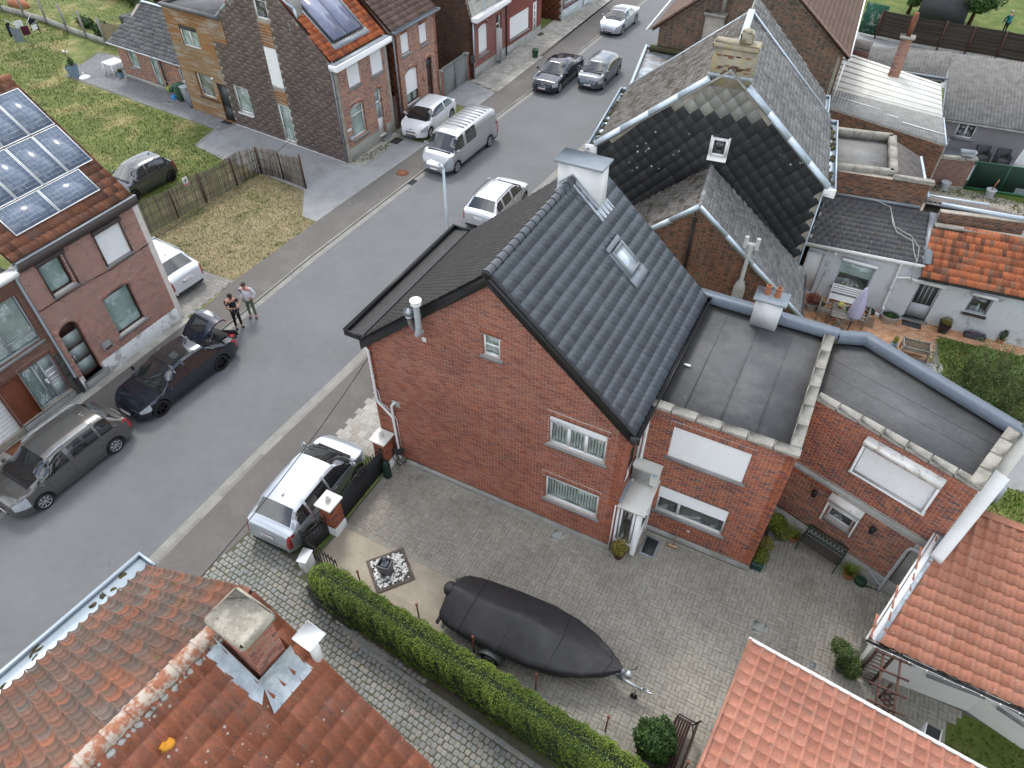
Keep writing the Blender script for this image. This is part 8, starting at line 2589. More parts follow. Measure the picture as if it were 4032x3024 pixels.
def tree(x,y,h,r,n,size,m,lb,name='tree',lobes=9):
 t=thing(name,lb,'tree',(x,y,0))
 b=MB();b.tube([(x,y,0),(x+.1,y,h*.35),(x+.05,y+.1,h*.6)],[.16,.12,.06],8)
 for _ in range(6):
  a=rnd.uniform(0,6.28);b.tube([(x+.08,y,h*.3),(x+r*.5*math.cos(a),y+r*.5*math.sin(a),h*.65)],[.07,.02],6)
 b.build('trunk',M_wood2,t)
 P_,N_=[],[]
 for k in range(lobes):
  a,rr_=rnd.uniform(0,6.28),r*rnd.uniform(.15,.62)
  c=(x+rr_*math.cos(a),y+rr_*math.sin(a),h*rnd.uniform(.42,.82));s_=r*rnd.uniform(.36,.52)
  p,d=ellipsoid_pts(c,(s_,s_,s_*.8),n//lobes,.35);P_.append(p);N_.append(d)
 P_,N_=np.concatenate(P_),np.concatenate(N_)
 leaf_mesh('crown',P_,N_,nr.uniform(size*.6,size*1.3,len(P_)),m,t,.5)
tree(15.6,55.3,5.0,2.6,12000,.22,leafmat('tree_leaf',[(.02,.06,.012),(.04,.10,.018),(.07,.14,.03)],scale=.7),'dense green tree standing behind the far brown fence')
tree(11.2,57.5,2.0,1.0,2000,.14,LF_green,'small green shrub beside the dark shed behind the fence')
b=MB();b.prism([(11.9,54.5),(15.2,54),(15.2,58),(11.9,58.5)],0,2.4);t=b.build('garden_shed',M_dark);tag(t,'dark flat-roofed garden shed behind the fence next to the tree','shed')
# willow-like bush beside the patio: leaning stems with narrow leaves
WB=thing('willow_bush','large feathery green bush behind the second annex, beside the patio','bush',(18.2,12.6,0))
P_,N_,Ln=[],[],[]
bst=MB()
for k in range(190):
 a,e=rnd.uniform(0,6.28),rnd.uniform(.1,1.15)
 l=rnd.uniform(1.1,2.1)
 c=np.array([18.3+rnd.uniform(-1.1,1.4),12.5+rnd.uniform(-1.2,1.0),.1])
 d=np.array([math.cos(a)*math.sin(e),math.sin(a)*math.sin(e),math.cos(e)])
 bst.tube([tuple(c),tuple(c+d*l*.6),tuple(c+d*l+np.array([0,0,-.1]))],[.015,.01,.004],4,caps=False)
 for i in range(95):
  t_=rnd.uniform(.25,1.05)
  p=c+d*l*t_+np.array([rnd.gauss(0,.10),rnd.gauss(0,.10),rnd.gauss(0,.08)])
  P_.append(p);N_.append([0,0,1]);Ln.append(d*.9)
bst.build('stem',M_wood2,WB)
leaf_mesh('foliage',np.array(P_),np.array(N_,float)*.6,nr.uniform(.09,.17,len(P_)),LF_wil,WB,ratio=.2,up=.1,lean=np.array(Ln))
# ------------------------------------------------------------------ vehicles
def paint(name,col,metal=.35,rough=.28):
 if name in MATS:
  return MATS[name]
 m=bpy.data.materials.new(name)
 t=NT(m)
 c=t.ramp(t.noise(1.5,3),[_sc(col,.94),_sc(col,1.05)])
 t.bsdf(c,rough,metal,.5,None,1.0)
 MATS[name]=m
 return m
M_cglass=mat('car_glass',(.018,.021,.023),.03,var=.05,spec=.9,coat=1.0)
M_head=mat('lamp_lens',(.42,.46,.50),.06,var=.25,scale=9,spec=1.0,coat=1.0)
M_tail=mat('tail_lens',(.30,.008,.012),.12,var=.2,spec=.8,coat=1.0)
M_alloy=mat('alloy',(.50,.51,.53),.3,metal=.7,var=.05)
M_dalloy=mat('dark_alloy',(.022,.022,.024),.35,metal=.3,var=.05)
M_plate=mat('plate_white',(.70,.70,.72),.5,var=.02)
def car(lb,x,y,head,L,W,H,wb,fo,pnt,tr=.45,rr=.95,rf=2.9,cw=3.6,beltz=.92,hoodz=.95,nosez=.70,trz=1.05,taper=.16,rw=.31,rim=None,roofglass=0,rails=None,plate='',rplate='',side=(None,None),spokes=5,van=False,cat='car',group='cars in the street',trunk=0.0,grille=True,mirror=None,open_hatch=False,name='car',handles=2,pillars=(),cladding=False):
 """x along the length from the rear bumper (0) to the nose (L); head = heading of the nose in degrees; (x, y) = middle of the wheelbase"""
 t=thing(name,lb,cat,(x,y,-.05 if-9.8<x<-3.6 else 0.0),rz=RAD(head),group=group)
 xfa=L-fo
 xra=xfa-wb
 x0=(xfa+xra)/2
 Ra=rw+.055
 top=[(0,.62),(.03,.80),(.10,trz-.04),(tr,trz),(rr,H-.045),(rr+.45,H-.005),((rr+rf)/2+.1,H),(rf-.35,H-.015),(rf,H-.07),(cw,hoodz),(cw+(L-cw)*.5,hoodz-.05),(L-.28,nosez+.08),(L-.08,nosez-.06),(L,nosez-.24)]
 tx,tz=[p[0]for p in top],[p[1]for p in top]
 st=sorted(set(np.round(np.concatenate([np.arange(0,L,.075),[L,.03,.06,L-.03,L-.06,tr,rr,rf,cw],[xfa+d for d in np.linspace(-Ra,Ra,13)],[xra+d for d in np.linspace(-Ra,Ra,13)]]),3)))
 st=[s for s in st if 0<=s<=L]
 rows=[]
 for s in st:
  z1=float(np.interp(s,tx,tz))
  k=abs(s-L*.48)/(L*.52)
  f=(1-.42*max(0,(k-.72)/.28)**2.4)
  if s<.5:f=(1-.13*(1-s/.5)**2)
  if van:f=1-(.30*max(0,(s-(L-.7))/.7)**2 if s>L*.5 else .02)
  hw=W/2*f
  zb=beltz+.05*(1-s/L)
  if s>L-.9:zb=beltz-(beltz-nosez+.10)*((s-L+.9)/.9)**1.5
  zb=min(zb,z1-.03)
  if s<.25:zb=min(zb,z1-.03)
  gh=min(1,max(0,(z1-zb-.08)/.36))
  hr=hw*(.90-(taper+.0)*gh)
  zf=.20+(.12*(1-s/.35)if s<.35 else 0)+(.06*(s-L+.3)/.3 if s>L-.3 else 0)
  zs=zf
  arc=0
  for xa in(xfa,xra):
   if abs(s-xa)<Ra:
    arc=rw+math.sqrt(max(0,Ra*Ra-(s-xa)**2))
  lo=max(zf,arc)
  zm=max(.52,arc+.015)
  rows.append([(0,lo),(hw*.80,lo),(hw*.965,lo+.01),(hw*.998,max((lo+zm)/2,lo+.012)),(hw,zm),(hw*.992,max(zb-.09,zm+.01)),(hw*.955,max(zb,zm+.02)),
  (hw*.955*.55+hr*.45+.012*gh,zb+(z1-zb)*.45),(hr+.012*gh,z1-(.07 if gh>.5 else .03)*(1 if not van else .8)),(hr*.86,z1-.018),(hr*.45,z1-.003+.006),(0,z1+.008)])
 n=len(rows[0])
 V=[]
 for s,r in zip(st,rows):
  V+=[(s-x0,-p[0],p[1])for p in r]+[(s-x0,p[0],p[1])for p in r]
 cls={'body':[],'glass_side':[],'windscreen':[],'rear_window':[],'under':[],'head':[],'tail':[],'roofglass':[],'grille':[],'cladding':[]}
 s_start,s_end=side[0]or(tr+.25),side[1]or(cw-.12)
 for i in range(len(st)-1):
  sm=(st[i]+st[i+1])/2
  z1=(rows[i][n-1][1]+rows[i+1][n-1][1])/2
  zbm=(rows[i][6][1]+rows[i+1][6][1])/2
  for h in(0,1):
   for j in range(n-1):
    a=i*2*n+h*n+j
    q=[a,a+1,a+2*n+1,a+2*n]
    if h==0:q=q[::-1]
    c='body'
    if j<=1:c='under'
    elif j in(6,7)and s_start<sm<s_end and z1-zbm>.16 and not any(abs(sm-p)<.05 for p in pillars):c='glass_side'
    elif j>=9 and rf+.02<sm<cw-.03:c='windscreen'
    elif j==8 and rf+.10<sm<cw-.05:c='windscreen'
    elif j>=9 and tr+trunk*0+.03<sm<rr-.02:c='rear_window'
    elif j>=9 and roofglass and rr+.35<sm<rf-.08:c='roofglass'
    elif j in(4,5)and L-.52<sm<L-.12:c='head'
    elif j in(5,)and sm<.30:c='tail'
    elif j in(4,)and sm<.16:c='tail'
    elif j in(6,7)and sm<.14 and not trunk and not van:c='tail'
    elif j in(2,)and cladding:c='cladding'
    cls[c].append(q)
 mats_=dict(body=pnt,glass_side=M_cglass,windscreen=M_cglass,rear_window=M_cglass,under=M_blackm,head=M_head,tail=M_tail,roofglass=M_cglass,cladding=M_dark)
 nm=dict(body='body',glass_side='side_window',windscreen='windscreen',rear_window='rear_window',under='underside',head='headlight',tail='tail_light',roofglass='glass_roof',cladding='sill_cladding')
 VA=np.array(V)
 for c,F in cls.items():
  if not F:continue
  split=[(F,None)]
  if c in('head','tail','glass_side'):
   split=[([q for q in F if VA[q[0]][1]<0 or VA[q[2]][1]<0],0),([q for q in F if not(VA[q[0]][1]<0 or VA[q[2]][1]<0)],1)]
  for FF,_k in split:
   if not FF:continue
   idx=sorted({i for q in FF for i in q})
   mp={v:k for k,v in enumerate(idx)}
   F2=[[mp[i]for i in q]for q in FF]
   if c=='body':
    for e in(0,len(st)-1):
     e0=e*2*n
     ring=[e0+j for j in range(n)]+[e0+n+j for j in range(n-1,-1,-1)]
     if all(i in mp for i in ring[2:n]+ring[n+2:-2]):
      pass
     base=len(idx)
     idx=idx+ring
     F2.append([base+k for k in range(2*n)])
   link(nm[c],mk_mesh(nm[c],VA[idx],F2,'all' if c!='under' else False),t,mats=mats_[c])
 hwf=W/2
 # front: grille, number plate, lower intake; rear: plate, lower bumper
 def X(s):return s-x0
 fw=rows[-1][5][0]
 b=MB()
 b.bbox(X(L)-.06,X(L)+.004,-fw*.62,fw*.62,nosez-.27,nosez-.20,.01);b.bbox(X(L)-.05,X(L)+.006,-fw*.7,fw*.7,.26,.36,.02)
 b.build('grille',M_blackm,t)
 if grille:
  b=MB();b.bbox(X(L)-.02,X(L)+.012,-.30,.30,nosez-.22,nosez-.205,.004);b.bbox(X(L)-.10,X(L)-.03,-.05,.05,nosez-.13,nosez-.05,.02);b.build('grille_trim',M_chrome,t)
 for s_,bodyt,yy in((1,plate,1),(-1,rplate,1)):
  px_=X(L)+.02 if s_>0 else X(0)-.012
  pz=.42 if s_>0 else(.78 if not trunk else .70)
  b=MB();b.bbox(px_-.008,px_+.008,-.26,.26,pz-.055,pz+.055,.004);pl_=b.build('number_plate',M_plate,t)
  b=MB();b.box(px_+s_*.009-.001,px_+s_*.009+.001,(.215 if s_<0 else-.255),(.255 if s_<0 else-.215),pz-.05,pz+.05);b.build('plate_band',M_blue,pl_)
  if bodyt:
   text(bodyt,.085,textf((px_+s_*.010,0.0,pz),(0,s_,0),(0,0,1)),M_redink if s_>0 else M_redink,pl_)
 b=MB();b.bbox(X(0)-.008,X(0)+.08,-hwf*.76,hwf*.76,.26,.40,.02);b.build('rear_diffuser',M_blackm,t)
 # wheels
 for xa in(xfa,xra):
  for s_ in(-1,1):
   yc=s_*(hwf-.115)
   b=MB();ax=X(xa)
   prof=[(rw-.09,-.10),(rw-.02,-.105),(rw,-.08),(rw,.08),(rw-.02,.105),(rw-.09,.10)]
   V2,F2=[],[]
   for(r_,o_)in prof:
    for k in range(28):
     a=2*math.pi*k/28
     V2.append((ax+r_*math.cos(a),yc+o_,rw+r_*math.sin(a)))
   for p_ in range(len(prof)-1):
    for k in range(28):
     F2.append([p_*28+k,p_*28+(k+1)%28,(p_+1)*28+(k+1)%28,(p_+1)*28+k])
   b.add(V2,F2)
   wh=b.build('wheel',M_rubber,t,smooth='all')
   b=MB();yo=yc+s_*.075
   rm=rim or M_alloy
   b.tube([(ax+(rw-.095)*math.cos(k*.25),yo+s_*.015,rw+(rw-.095)*math.sin(k*.25))for k in range(26)],.014,5,caps=False)
   b.cyl((ax,yo-.02,rw),(ax,yo+s_*.02,rw),.045,n=10)
   for k in range(spokes):
    a=2*math.pi*k/spokes+.3
    for da in(-.10,.10):
     b.bar((ax+.03*math.cos(a),yo,rw+.03*math.sin(a)),(ax+(rw-.10)*math.cos(a+da),yo,rw+(rw-.10)*math.sin(a+da)),.028,.026,up=(0,1,0))
   b.build('rim',rm,wh)
   b=MB();b.cyl((ax,yo-s_*.05,rw),(ax,yo-s_*.04,rw),rw-.09,n=20);b.build('brake_disc',M_dalloy,wh)
   # mirrors, handles, seams, wipers, aerial
 xm_=cw-.28
 zb=beltz+.03
 for s_ in(-1,1):
  b=MB();b.bbox(X(xm_)-.07,X(xm_)+.07,s_*(hwf+.02),s_*(hwf+.19),zb+.01,zb+.15,.04);b.bar((X(xm_)+.02,s_*(hwf*.9),zb+.02),(X(xm_)+.02,s_*(hwf+.05),zb+.05),.04);b.build('mirror',mirror or pnt,t)
  for k in range(handles):
   xh=(tr+(cw-tr)*.32)+k*(cw-tr)*.32-.05 if handles==2 else(tr+(cw-tr)*.50)
   b=MB();b.bbox(X(xh)-.09,X(xh)+.09,s_*(hwf*.985),s_*(hwf*.985+.03),beltz-.13,beltz-.10,.008);b.build('door_handle',pnt if pnt not in()else M_chrome,t)
  for xs_ in([xra+.42,(xra+xfa)/2+.05,xfa-.42]if handles==2 else[xra+.62,xfa-.42]):
   i=min(range(len(st)),key=lambda q:abs(st[q]-xs_))
   b=MB();b.tube([(X(st[i]),s_*(p[0]+.001),p[1])for p in rows[i][3:7]],.005,4,caps=False);b.build('door_seam',M_blackm,t)
 b=MB()
 for yy in(-.35,.25):
  b.bar((X(cw-.10),yy-.1,hoodz+.075),(X(cw-.22),yy+.42,hoodz+.145),.022,.015)
 b.build('wiper',M_blackm,t)
 b=MB();b.bbox(X(cw)-.12,X(cw)+.06,-hwf*.72,hwf*.72,hoodz-.03,hoodz+.030,.02);b.build('cowl',M_blackm,t)
 if van:
  b=MB()
  for k in range(9):
   b.bbox(X(.35+k*.34),X(.43+k*.34),-.62,.62,H+.004,H+.016,.004)
  b.build('roof_rib',pnt,t)
 else:
  b=MB();b.add([(X(rr+.22),-.02,H),(X(rr+.22),.02,H),(X(rr+.42),0,H+.01),(X(rr+.20),0,H+.075)],[[0,1,3],[1,2,3],[2,0,3]]);b.build('aerial_fin',pnt,t)
 if rails:
  for s_ in(-1,1):
   hr=hwf*(.90-taper)*.97
   b=MB();b.tube([(X(rr+.05),s_*hr,H-.03),(X(rr+.25),s_*hr,H+.025),(X(rf-.4),s_*hr,H+.022),(X(rf-.05),s_*hr,H-.06)],.018,6);b.build('roof_rail',rails,t)
 return t,X
P_grey=paint('paint_graphite',(.11,.108,.105),.5)
P_navy=paint('paint_midnight',(.012,.018,.030),.4,.22)
P_silver=paint('paint_silver',(.46,.50,.54),.55)
P_white=paint('paint_white',(.74,.77,.80),.05,.35)
P_black=paint('paint_black_blue',(.006,.010,.020),.3,.2)
P_bgrey=paint('paint_blue_grey',(.10,.12,.145),.5)
P_dgrey=paint('paint_dark_grey',(.075,.078,.085),.5)
P_van=paint('paint_van_silver',(.42,.44,.46),.5,.32)
car('grey people carrier with silver roof rails parked at the lower left',-9.44,-5.53,-92.5,4.52,1.80,1.60,2.75,.90,P_grey,tr=.30,rr=.72,rf=2.85,cw=3.72,beltz=.98,hoodz=1.02,nosez=.84,trz=1.10,rails=M_silver,spokes=8,pillars=(1.15,2.25,3.25),side=(.62,3.58))
tt,TX=car('dark blue sedan with its tailgate open and black wheels parked by the brick house',-9.22,-.68,-94,4.72,1.85,1.42,2.875,.84,P_navy,tr=.62,rr=1.35,rf=2.75,cw=3.62,beltz=.88,hoodz=.88,nosez=.66,trz=.98,taper=.20,rw=.335,rim=M_dalloy,roofglass=1,spokes=5,pillars=(2.35,),side=(1.0,3.5),trunk=1,grille=False)
b=MB();b.box(TX(.10),TX(.72),-.55,.55,.985,1.0);b.build('boot_opening',M_blackm,tt)
b=MB()
V=[]
for(s_,z_,w_)in((1.32,1.42,.50),(1.0,1.62,.58),(.62,1.80,.62),(.35,1.86,.62),(.10,1.78,.60),(-.02,1.60,.58)):
 V+=[(TX(s_),-w_,z_),(TX(s_),-w_*.5,z_+.04),(TX(s_),w_*.5,z_+.04),(TX(s_),w_,z_)]
F=[[i*4+j,i*4+j+1,(i+1)*4+j+1,(i+1)*4+j]for i in range(5)for j in range(3)]
b.add(V,[f for k,f in enumerate(F)if k not in(4,)])
b.add([(x,y,z-.05)for x,y,z in V],[f for k,f in enumerate(F)if k not in(4,)])
tg=b.build('tailgate',P_navy,tt,smooth=True)
b=MB();b.add([V[5],V[6],V[10],V[9]],[[0,1,2,3]]);b.build('rear_window',M_cglass,tg)
b=MB();b.bbox(TX(.10),TX(.30),-.26,.26,1.86,1.885,.004);b.build('number_plate',M_plate,tg)
b=MB();b.bar((TX(0),-.58,1.64),(TX(.02),.58,1.64),.05,.05);b.build('tail_light',M_tail,tg)
for s_ in(-1,1):
 b=MB();b.bar((TX(1.25),s_*.52,1.30),(TX(.75),s_*.58,1.74),.03);b.bar((TX(.95),s_*.56,1.02),(TX(.70),s_*.6,1.72),.10,.04);b.build('gas_strut',P_navy,tg)
car('silver-white SUV parked nose-in on the driveway beside the solar-panelled house, only its rear showing',-15.05,3.88,176,4.44,1.83,1.61,2.73,.88,paint('paint_suv',(.62,.66,.70),.3),tr=.34,rr=.80,rf=2.9,cw=3.6,beltz=1.02,hoodz=1.02,nosez=.85,trz=1.12,rails=M_silver,rplate='2 EYM 901',side=(.7,3.5),cladding=True,pillars=(1.2,2.3))
car('silver hatchback-style family car parked on the near pavement outside the iron gate',-1.05,-2.68,92,4.34,1.80,1.555,2.67,.86,P_silver,tr=.32,rr=.80,rf=2.72,cw=3.55,beltz=.98,hoodz=.98,nosez=.80,trz=1.10,spokes=5,pillars=(1.15,2.15),side=(.62,3.5),rplate='1 BYX 904')
car('silver estate-like hatchback half hidden behind the black tiled roof',-4.12,15.95,91,4.36,1.82,1.48,2.65,.88,paint('paint_silver_bright',(.56,.58,.60),.45),tr=.36,rr=.82,rf=2.7,cw=3.45,beltz=.95,hoodz=.95,nosez=.76,trz=1.05,pillars=(1.2,2.1),rails=M_dark)
car('white two-door hatchback parked on the pavement by the narrow brick house',-12.38,22.55,-87,4.31,1.78,1.43,2.65,.85,P_white,tr=.36,rr=.85,rf=2.6,cw=3.42,beltz=.95,hoodz=.94,nosez=.76,trz=1.06,taper=.18,pillars=(1.55,),handles=1,spokes=6,plate='1 CYH 083')
car('silver delivery van with dark side windows parked against the far kerb',-8.86,20.25,-92,5.40,1.95,1.95,3.50,.93,P_van,tr=.10,rr=.16,rf=4.02,cw=4.72,beltz=1.16,hoodz=1.16,nosez=.98,trz=1.75,taper=.10,rw=.33,van=True,side=(2.35,4.55),pillars=(3.42,3.48,3.55),cat='van',name='van',spokes=6,handles=1,cladding=True,rim=M_pvcg)
car('glossy black saloon double parked beside the blue-grey hatchback',-8.32,32.2,-90,5.07,1.90,1.48,3.07,.86,P_black,tr=1.12,rr=1.85,rf=3.05,cw=3.78,beltz=.92,hoodz=.93,nosez=.76,trz=1.02,taper=.18,rw=.34,pillars=(2.4,),side=(1.6,3.7),trunk=1,spokes=8,plate='1 FHA 457')
car('blue-grey hatchback driving toward the camera next to the black saloon',-5.92,33.85,-90,4.28,1.78,1.48,2.65,.86,P_bgrey,tr=.34,rr=.80,rf=2.75,cw=3.5,beltz=.95,hoodz=.95,nosez=.78,trz=1.08,pillars=(1.2,2.2),spokes=7,plate='1 KHL 851')
car('silver coupe-like saloon with a dark glass roof, farthest car up the street',-8.45,43.9,-91,4.63,1.78,1.43,2.70,.90,P_silver,tr=.85,rr=1.75,rf=2.85,cw=3.6,beltz=.92,hoodz=.93,nosez=.74,trz=1.02,taper=.20,rw=.33,roofglass=1,pillars=(2.3,),side=(1.35,3.5),trunk=1,rim=M_alloy,plate='1 RCB 260')
car('small dark grey hatchback parked on the lawn behind the reed fence',-21.92,9.35,-93,3.60,1.60,1.54,2.38,.70,P_dgrey,tr=.26,rr=.62,rf=2.25,cw=2.85,beltz=.95,hoodz=.97,nosez=.80,trz=1.06,rw=.29,pillars=(1.0,1.75),rim=M_dalloy,cladding=False,group=None)
# red-lined tray held out behind the open boot
t=thing('boot_tray','black tray with red liner sticking out behind the open boot of the dark blue sedan','tray',(-9.1,1.95,.35));b=MB(frame((-9.05,1.86,.30),12));b.bbox(-.36,.36,-.22,.22,0,.14,.02);b.bar((-.38,.2,.08),(.38,.26,.2),.04,.24);b.build('tray',M_blackm,t)
b=MB(frame((-9.05,1.86,.44),12));b.bbox(-.30,-.02,-.16,.16,0,.03,.01);b.bbox(.04,.30,-.16,.16,0,.03,.01);b.build('liner',M_red,t)
# ------------------------------------------------------------------ people
def skin(name,J,E_,m,parent,root,sub=2):
 import bmesh
 names=sorted({j for e in E_ for j in e},key=lambda k:(k!=root,k))
 me=bpy.data.meshes.new(name)
 bm=bmesh.new()
 lay=bm.verts.layers.skin.verify()
 vs_={}
 for k in names:
  v=bm.verts.new(J[k][:3])
  r=J[k][3]
  v[lay].radius=r if isinstance(r,tuple)else(r,r)
  v[lay].use_root=(k==root)
  vs_[k]=v
 for a,c in E_:
  bm.edges.new((vs_[a],vs_[c]))
 bm.to_mesh(me)
 bm.free()
 tmp=bpy.data.objects.new(name,me)
 C.objects.link(tmp)
 sm=tmp.modifiers.new('skin','SKIN')
 sm.use_smooth_shade=True
 ss=tmp.modifiers.new('sub','SUBSURF')
 ss.levels=ss.render_levels=sub
 dg=bpy.context.evaluated_depsgraph_get()
 dg.update()
 me2=bpy.data.meshes.new_from_object(tmp.evaluated_get(dg))
 bpy.data.objects.remove(tmp)
 me2.name=name
 me2.materials.clear()
 me2.shade_smooth()
 return link(name,me2,parent,mats=m)
M_skin=mat('skin',(.46,.26,.18),.55,var=.06)
M_skin2=mat('skin_flushed',(.50,.24,.19),.55,var=.06)
M_hair=mat('hair_dark',(.018,.014,.012),.7,var=.2)
def person(lb,x,y,z,head,h,arms,feet,skinm,topm,trom,shoem,hairm,belly=0.0,sleeve='short',tilt=.05,beard=False):
 t=thing('person',lb,'person',(x,y,z),rz=RAD(head))
 k=h/1.78
 s=lambda p:(p[0]*k,p[1]*k,p[2]*k)
 J={}
 def j(n,p,r):J[n]=(*s(p),r if isinstance(r,tuple)else r*k)
 j('pelvis',(0,0,.96),(.155,.115));j('waist',(.01+belly*.3,0,1.10),(.14+belly*.4,.115+belly*.6));j('chest',(.0,0,1.30),(.17,.115));j('upper',(-.01,0,1.42),(.13,.085));j('neck',(0,0,1.51),.055);j('jaw',(.03+tilt,0,1.585),.066);j('head',(.015+tilt*.9,0,1.66),.092);j('crown',(.0+tilt*.8,0,1.725),.078)
 E_=[('pelvis','waist'),('waist','chest'),('chest','upper'),('upper','neck'),('neck','jaw'),('jaw','head'),('head','crown')]
 for sd,sg in(('l',1),('r',-1)):
  (el,wr,fd)=arms[0 if sg>0 else 1]
  j('sh'+sd,(-.01,.185*sg,1.42),.062);j('el'+sd,el,.044);j('wr'+sd,wr,.028)
  pd_=np.array(fd,float);pd_/=np.linalg.norm(pd_)
  pa=np.array(wr)+pd_*.065
  j('pa'+sd,tuple(pa),(.040,.020))
  side=np.cross(pd_,(0,0,1.0));side=side/(np.linalg.norm(side)+1e-9)
  E_+=[('upper','sh'+sd),('sh'+sd,'el'+sd),('el'+sd,'wr'+sd),('wr'+sd,'pa'+sd)]
  fx,fy=feet[0 if sg>0 else 1]
  j('hip'+sd,(0,.085*sg,.90),.088);j('kn'+sd,(fx*.45+.02,.095*sg*.5+fy*.5,.50),.056);j('an'+sd,(fx,fy,.09),.040);j('heel'+sd,(fx-.035,fy,.035),.032);j('ball'+sd,(fx+.10,fy+.015*sg,.032),.038);j('toe'+sd,(fx+.16,fy+.02*sg,.025),.026)
  E_+=[('pelvis','hip'+sd),('hip'+sd,'kn'+sd),('kn'+sd,'an'+sd),('an'+sd,'ball'+sd),('an'+sd,'heel'+sd),('ball'+sd,'toe'+sd)]
  # fingers: five separate chains curling from the palm
  for q in range(4):
   o_=(q-1.5)*.019
   ln=(.068,.078,.074,.058)[q]
   a_=pa+side*o_+pd_*.02
   c_=a_+pd_*ln*.5+np.array([0,0,-.006])
   e_=c_+pd_*ln*.35+np.array([0,0,-.022])
   JJ={'a':(*s(a_),.0095*k),'b':(*s(c_),.0085*k),'c':(*s(e_),.007*k)}
   skin('finger',JJ,[('a','b'),('b','c')],skinm,t,'a',1)
  th=pa-pd_*.02+side*.035*-sg
  JJ={'a':(*s(th),.011*k),'b':(*s(th+side*.02*-sg+pd_*.03),.0095*k),'c':(*s(th+side*.012*-sg+pd_*.055),.008*k)}
  skin('thumb',JJ,[('a','b'),('b','c')],skinm,t,'a',1)
 bd=skin('body',J,E_,skinm,t,'pelvis')
 def sub_(names,grow,extra=None):
  K={n:(J[n][0],J[n][1],J[n][2],tuple(v+grow for v in(J[n][3]if isinstance(J[n][3],tuple)else(J[n][3],J[n][3]))))for n in names}
  if extra:K.update(extra)
  return K
 def lerp(a,c,f):return tuple(J[a][i]*(1-f)+J[c][i]*f for i in range(3))
 ex,ee={},[]
 for sd in 'lr':
  if sleeve=='short':
   ex['cf'+sd]=(*lerp('sh'+sd,'el'+sd,.62),.066*k);ee+=[('sh'+sd,'cf'+sd)]
  else:
   ex['cf'+sd]=(*lerp('el'+sd,'wr'+sd,.96),.040*k);ex['e2'+sd]=(*lerp('sh'+sd,'el'+sd,1.0),.058*k);ee+=[('sh'+sd,'e2'+sd),('e2'+sd,'cf'+sd)]
 ex['hem']=(J['pelvis'][0]+.005,0,J['pelvis'][2]-.03*k,((.165+belly*.2)*k,(.122+belly*.25)*k))
 ex['col']=(*lerp('upper','neck',.55),.072*k)
 K=sub_(['waist','chest','upper','shl','shr'],.012,ex)
 skin('shirt',K,[('hem','waist'),('waist','chest'),('chest','upper'),('upper','col'),('upper','shl'),('upper','shr')]+ee,topm,t,'waist')
 ex,ee={},[]
 for sd in 'lr':
  ex['cu'+sd]=(*lerp('kn'+sd,'an'+sd,.92),.052*k);ee+=[('hip'+sd,'kn'+sd),('kn'+sd,'cu'+sd),('pelvis','hip'+sd)]
 K=sub_(['pelvis','hipl','hipr','knl','knr'],.010,ex)
 skin('trousers',K,ee,trom,t,'pelvis')
 for sd in 'lr':
  K=sub_(['ball'+sd,'toe'+sd,'heel'+sd],.010)
  K['tg']=(*lerp('an'+sd,'ball'+sd,.45),.045*k)
  skin('shoe',K,[('heel'+sd,'tg'),('tg','ball'+sd),('ball'+sd,'toe'+sd)],shoem,t,'tg')
 hx,hz_=J['head'][0],J['head'][2]
 b=MB();b.ball((hx-.018,0,hz_+.038*k),.104*k,.096*k,.092*k,14,9);b.build('hair',hairm,t,smooth=True)
 for sg in(-1,1):
  b=MB();b.ball((hx+.083*k,sg*.032*k,hz_-.005),.012,.014,.009,8,6);b.build('eye',M_ink,t)
  b=MB();b.ball((hx,sg*.094*k,hz_-.01),.022,.012,.032,8,6);b.build('ear',skinm,t,smooth=True)
 b=MB();b.add([(hx+.085*k,-.012,hz_-.005),(hx+.085*k,.012,hz_-.005),(hx+.112*k,0,hz_-.035),(hx+.085*k,-.018,hz_-.045),(hx+.085*k,.018,hz_-.045)],[[0,1,2],[0,2,3],[1,4,2],[3,2,4]]);b.build('nose',skinm,t)
 b=MB();b.ball((hx+.088*k,0,hz_-.068),.008,.022,.005,8,5);b.build('mouth',M_redink,t)
 if beard:
  b=MB();b.ball((hx+.030*k,0,hz_-.075),.066*k,.064*k,.040*k,12,7);b.build('beard',hairm,t,smooth=True)
  b=MB();b.bbox(hx+.082*k,hx+.105*k,-.07,.07,hz_-.02,hz_+.015,.01);b.build('sunglasses',M_blackm,t)
 return t
M_tee=mat('navy_cotton',(.014,.018,.028),.85,var=.15)
t=person('man in a dark t-shirt and black trousers holding a phone in both hands',-9.45,2.92,-.05,-22,1.80,
(((.10,.27,1.17),(.27,.11,1.22),(.5,-.35,.15)),((.08,-.27,1.15),(.26,-.09,1.19),(.5,.35,.15))),((.02,.10),(-.02,-.13)),M_skin,M_tee,mat('black_denim',(.010,.010,.011),.85),M_blackm,M_hair,beard=True,tilt=.07)
b=MB();b.bbox(.315,.33,-.075,.075,1.23,1.33,.006);b.build('phone',M_dark,t)
b=MB();b.tube([(.32,.06,1.24),(.30,.08,1.1),(.25,.05,.95),(.24,-.02,.90),(.26,-.08,.97),(.30,-.06,1.12),(.32,-.04,1.22)],.009,6);b.build('cord',mat('cord_grey',(.25,.26,.27),.6),t)
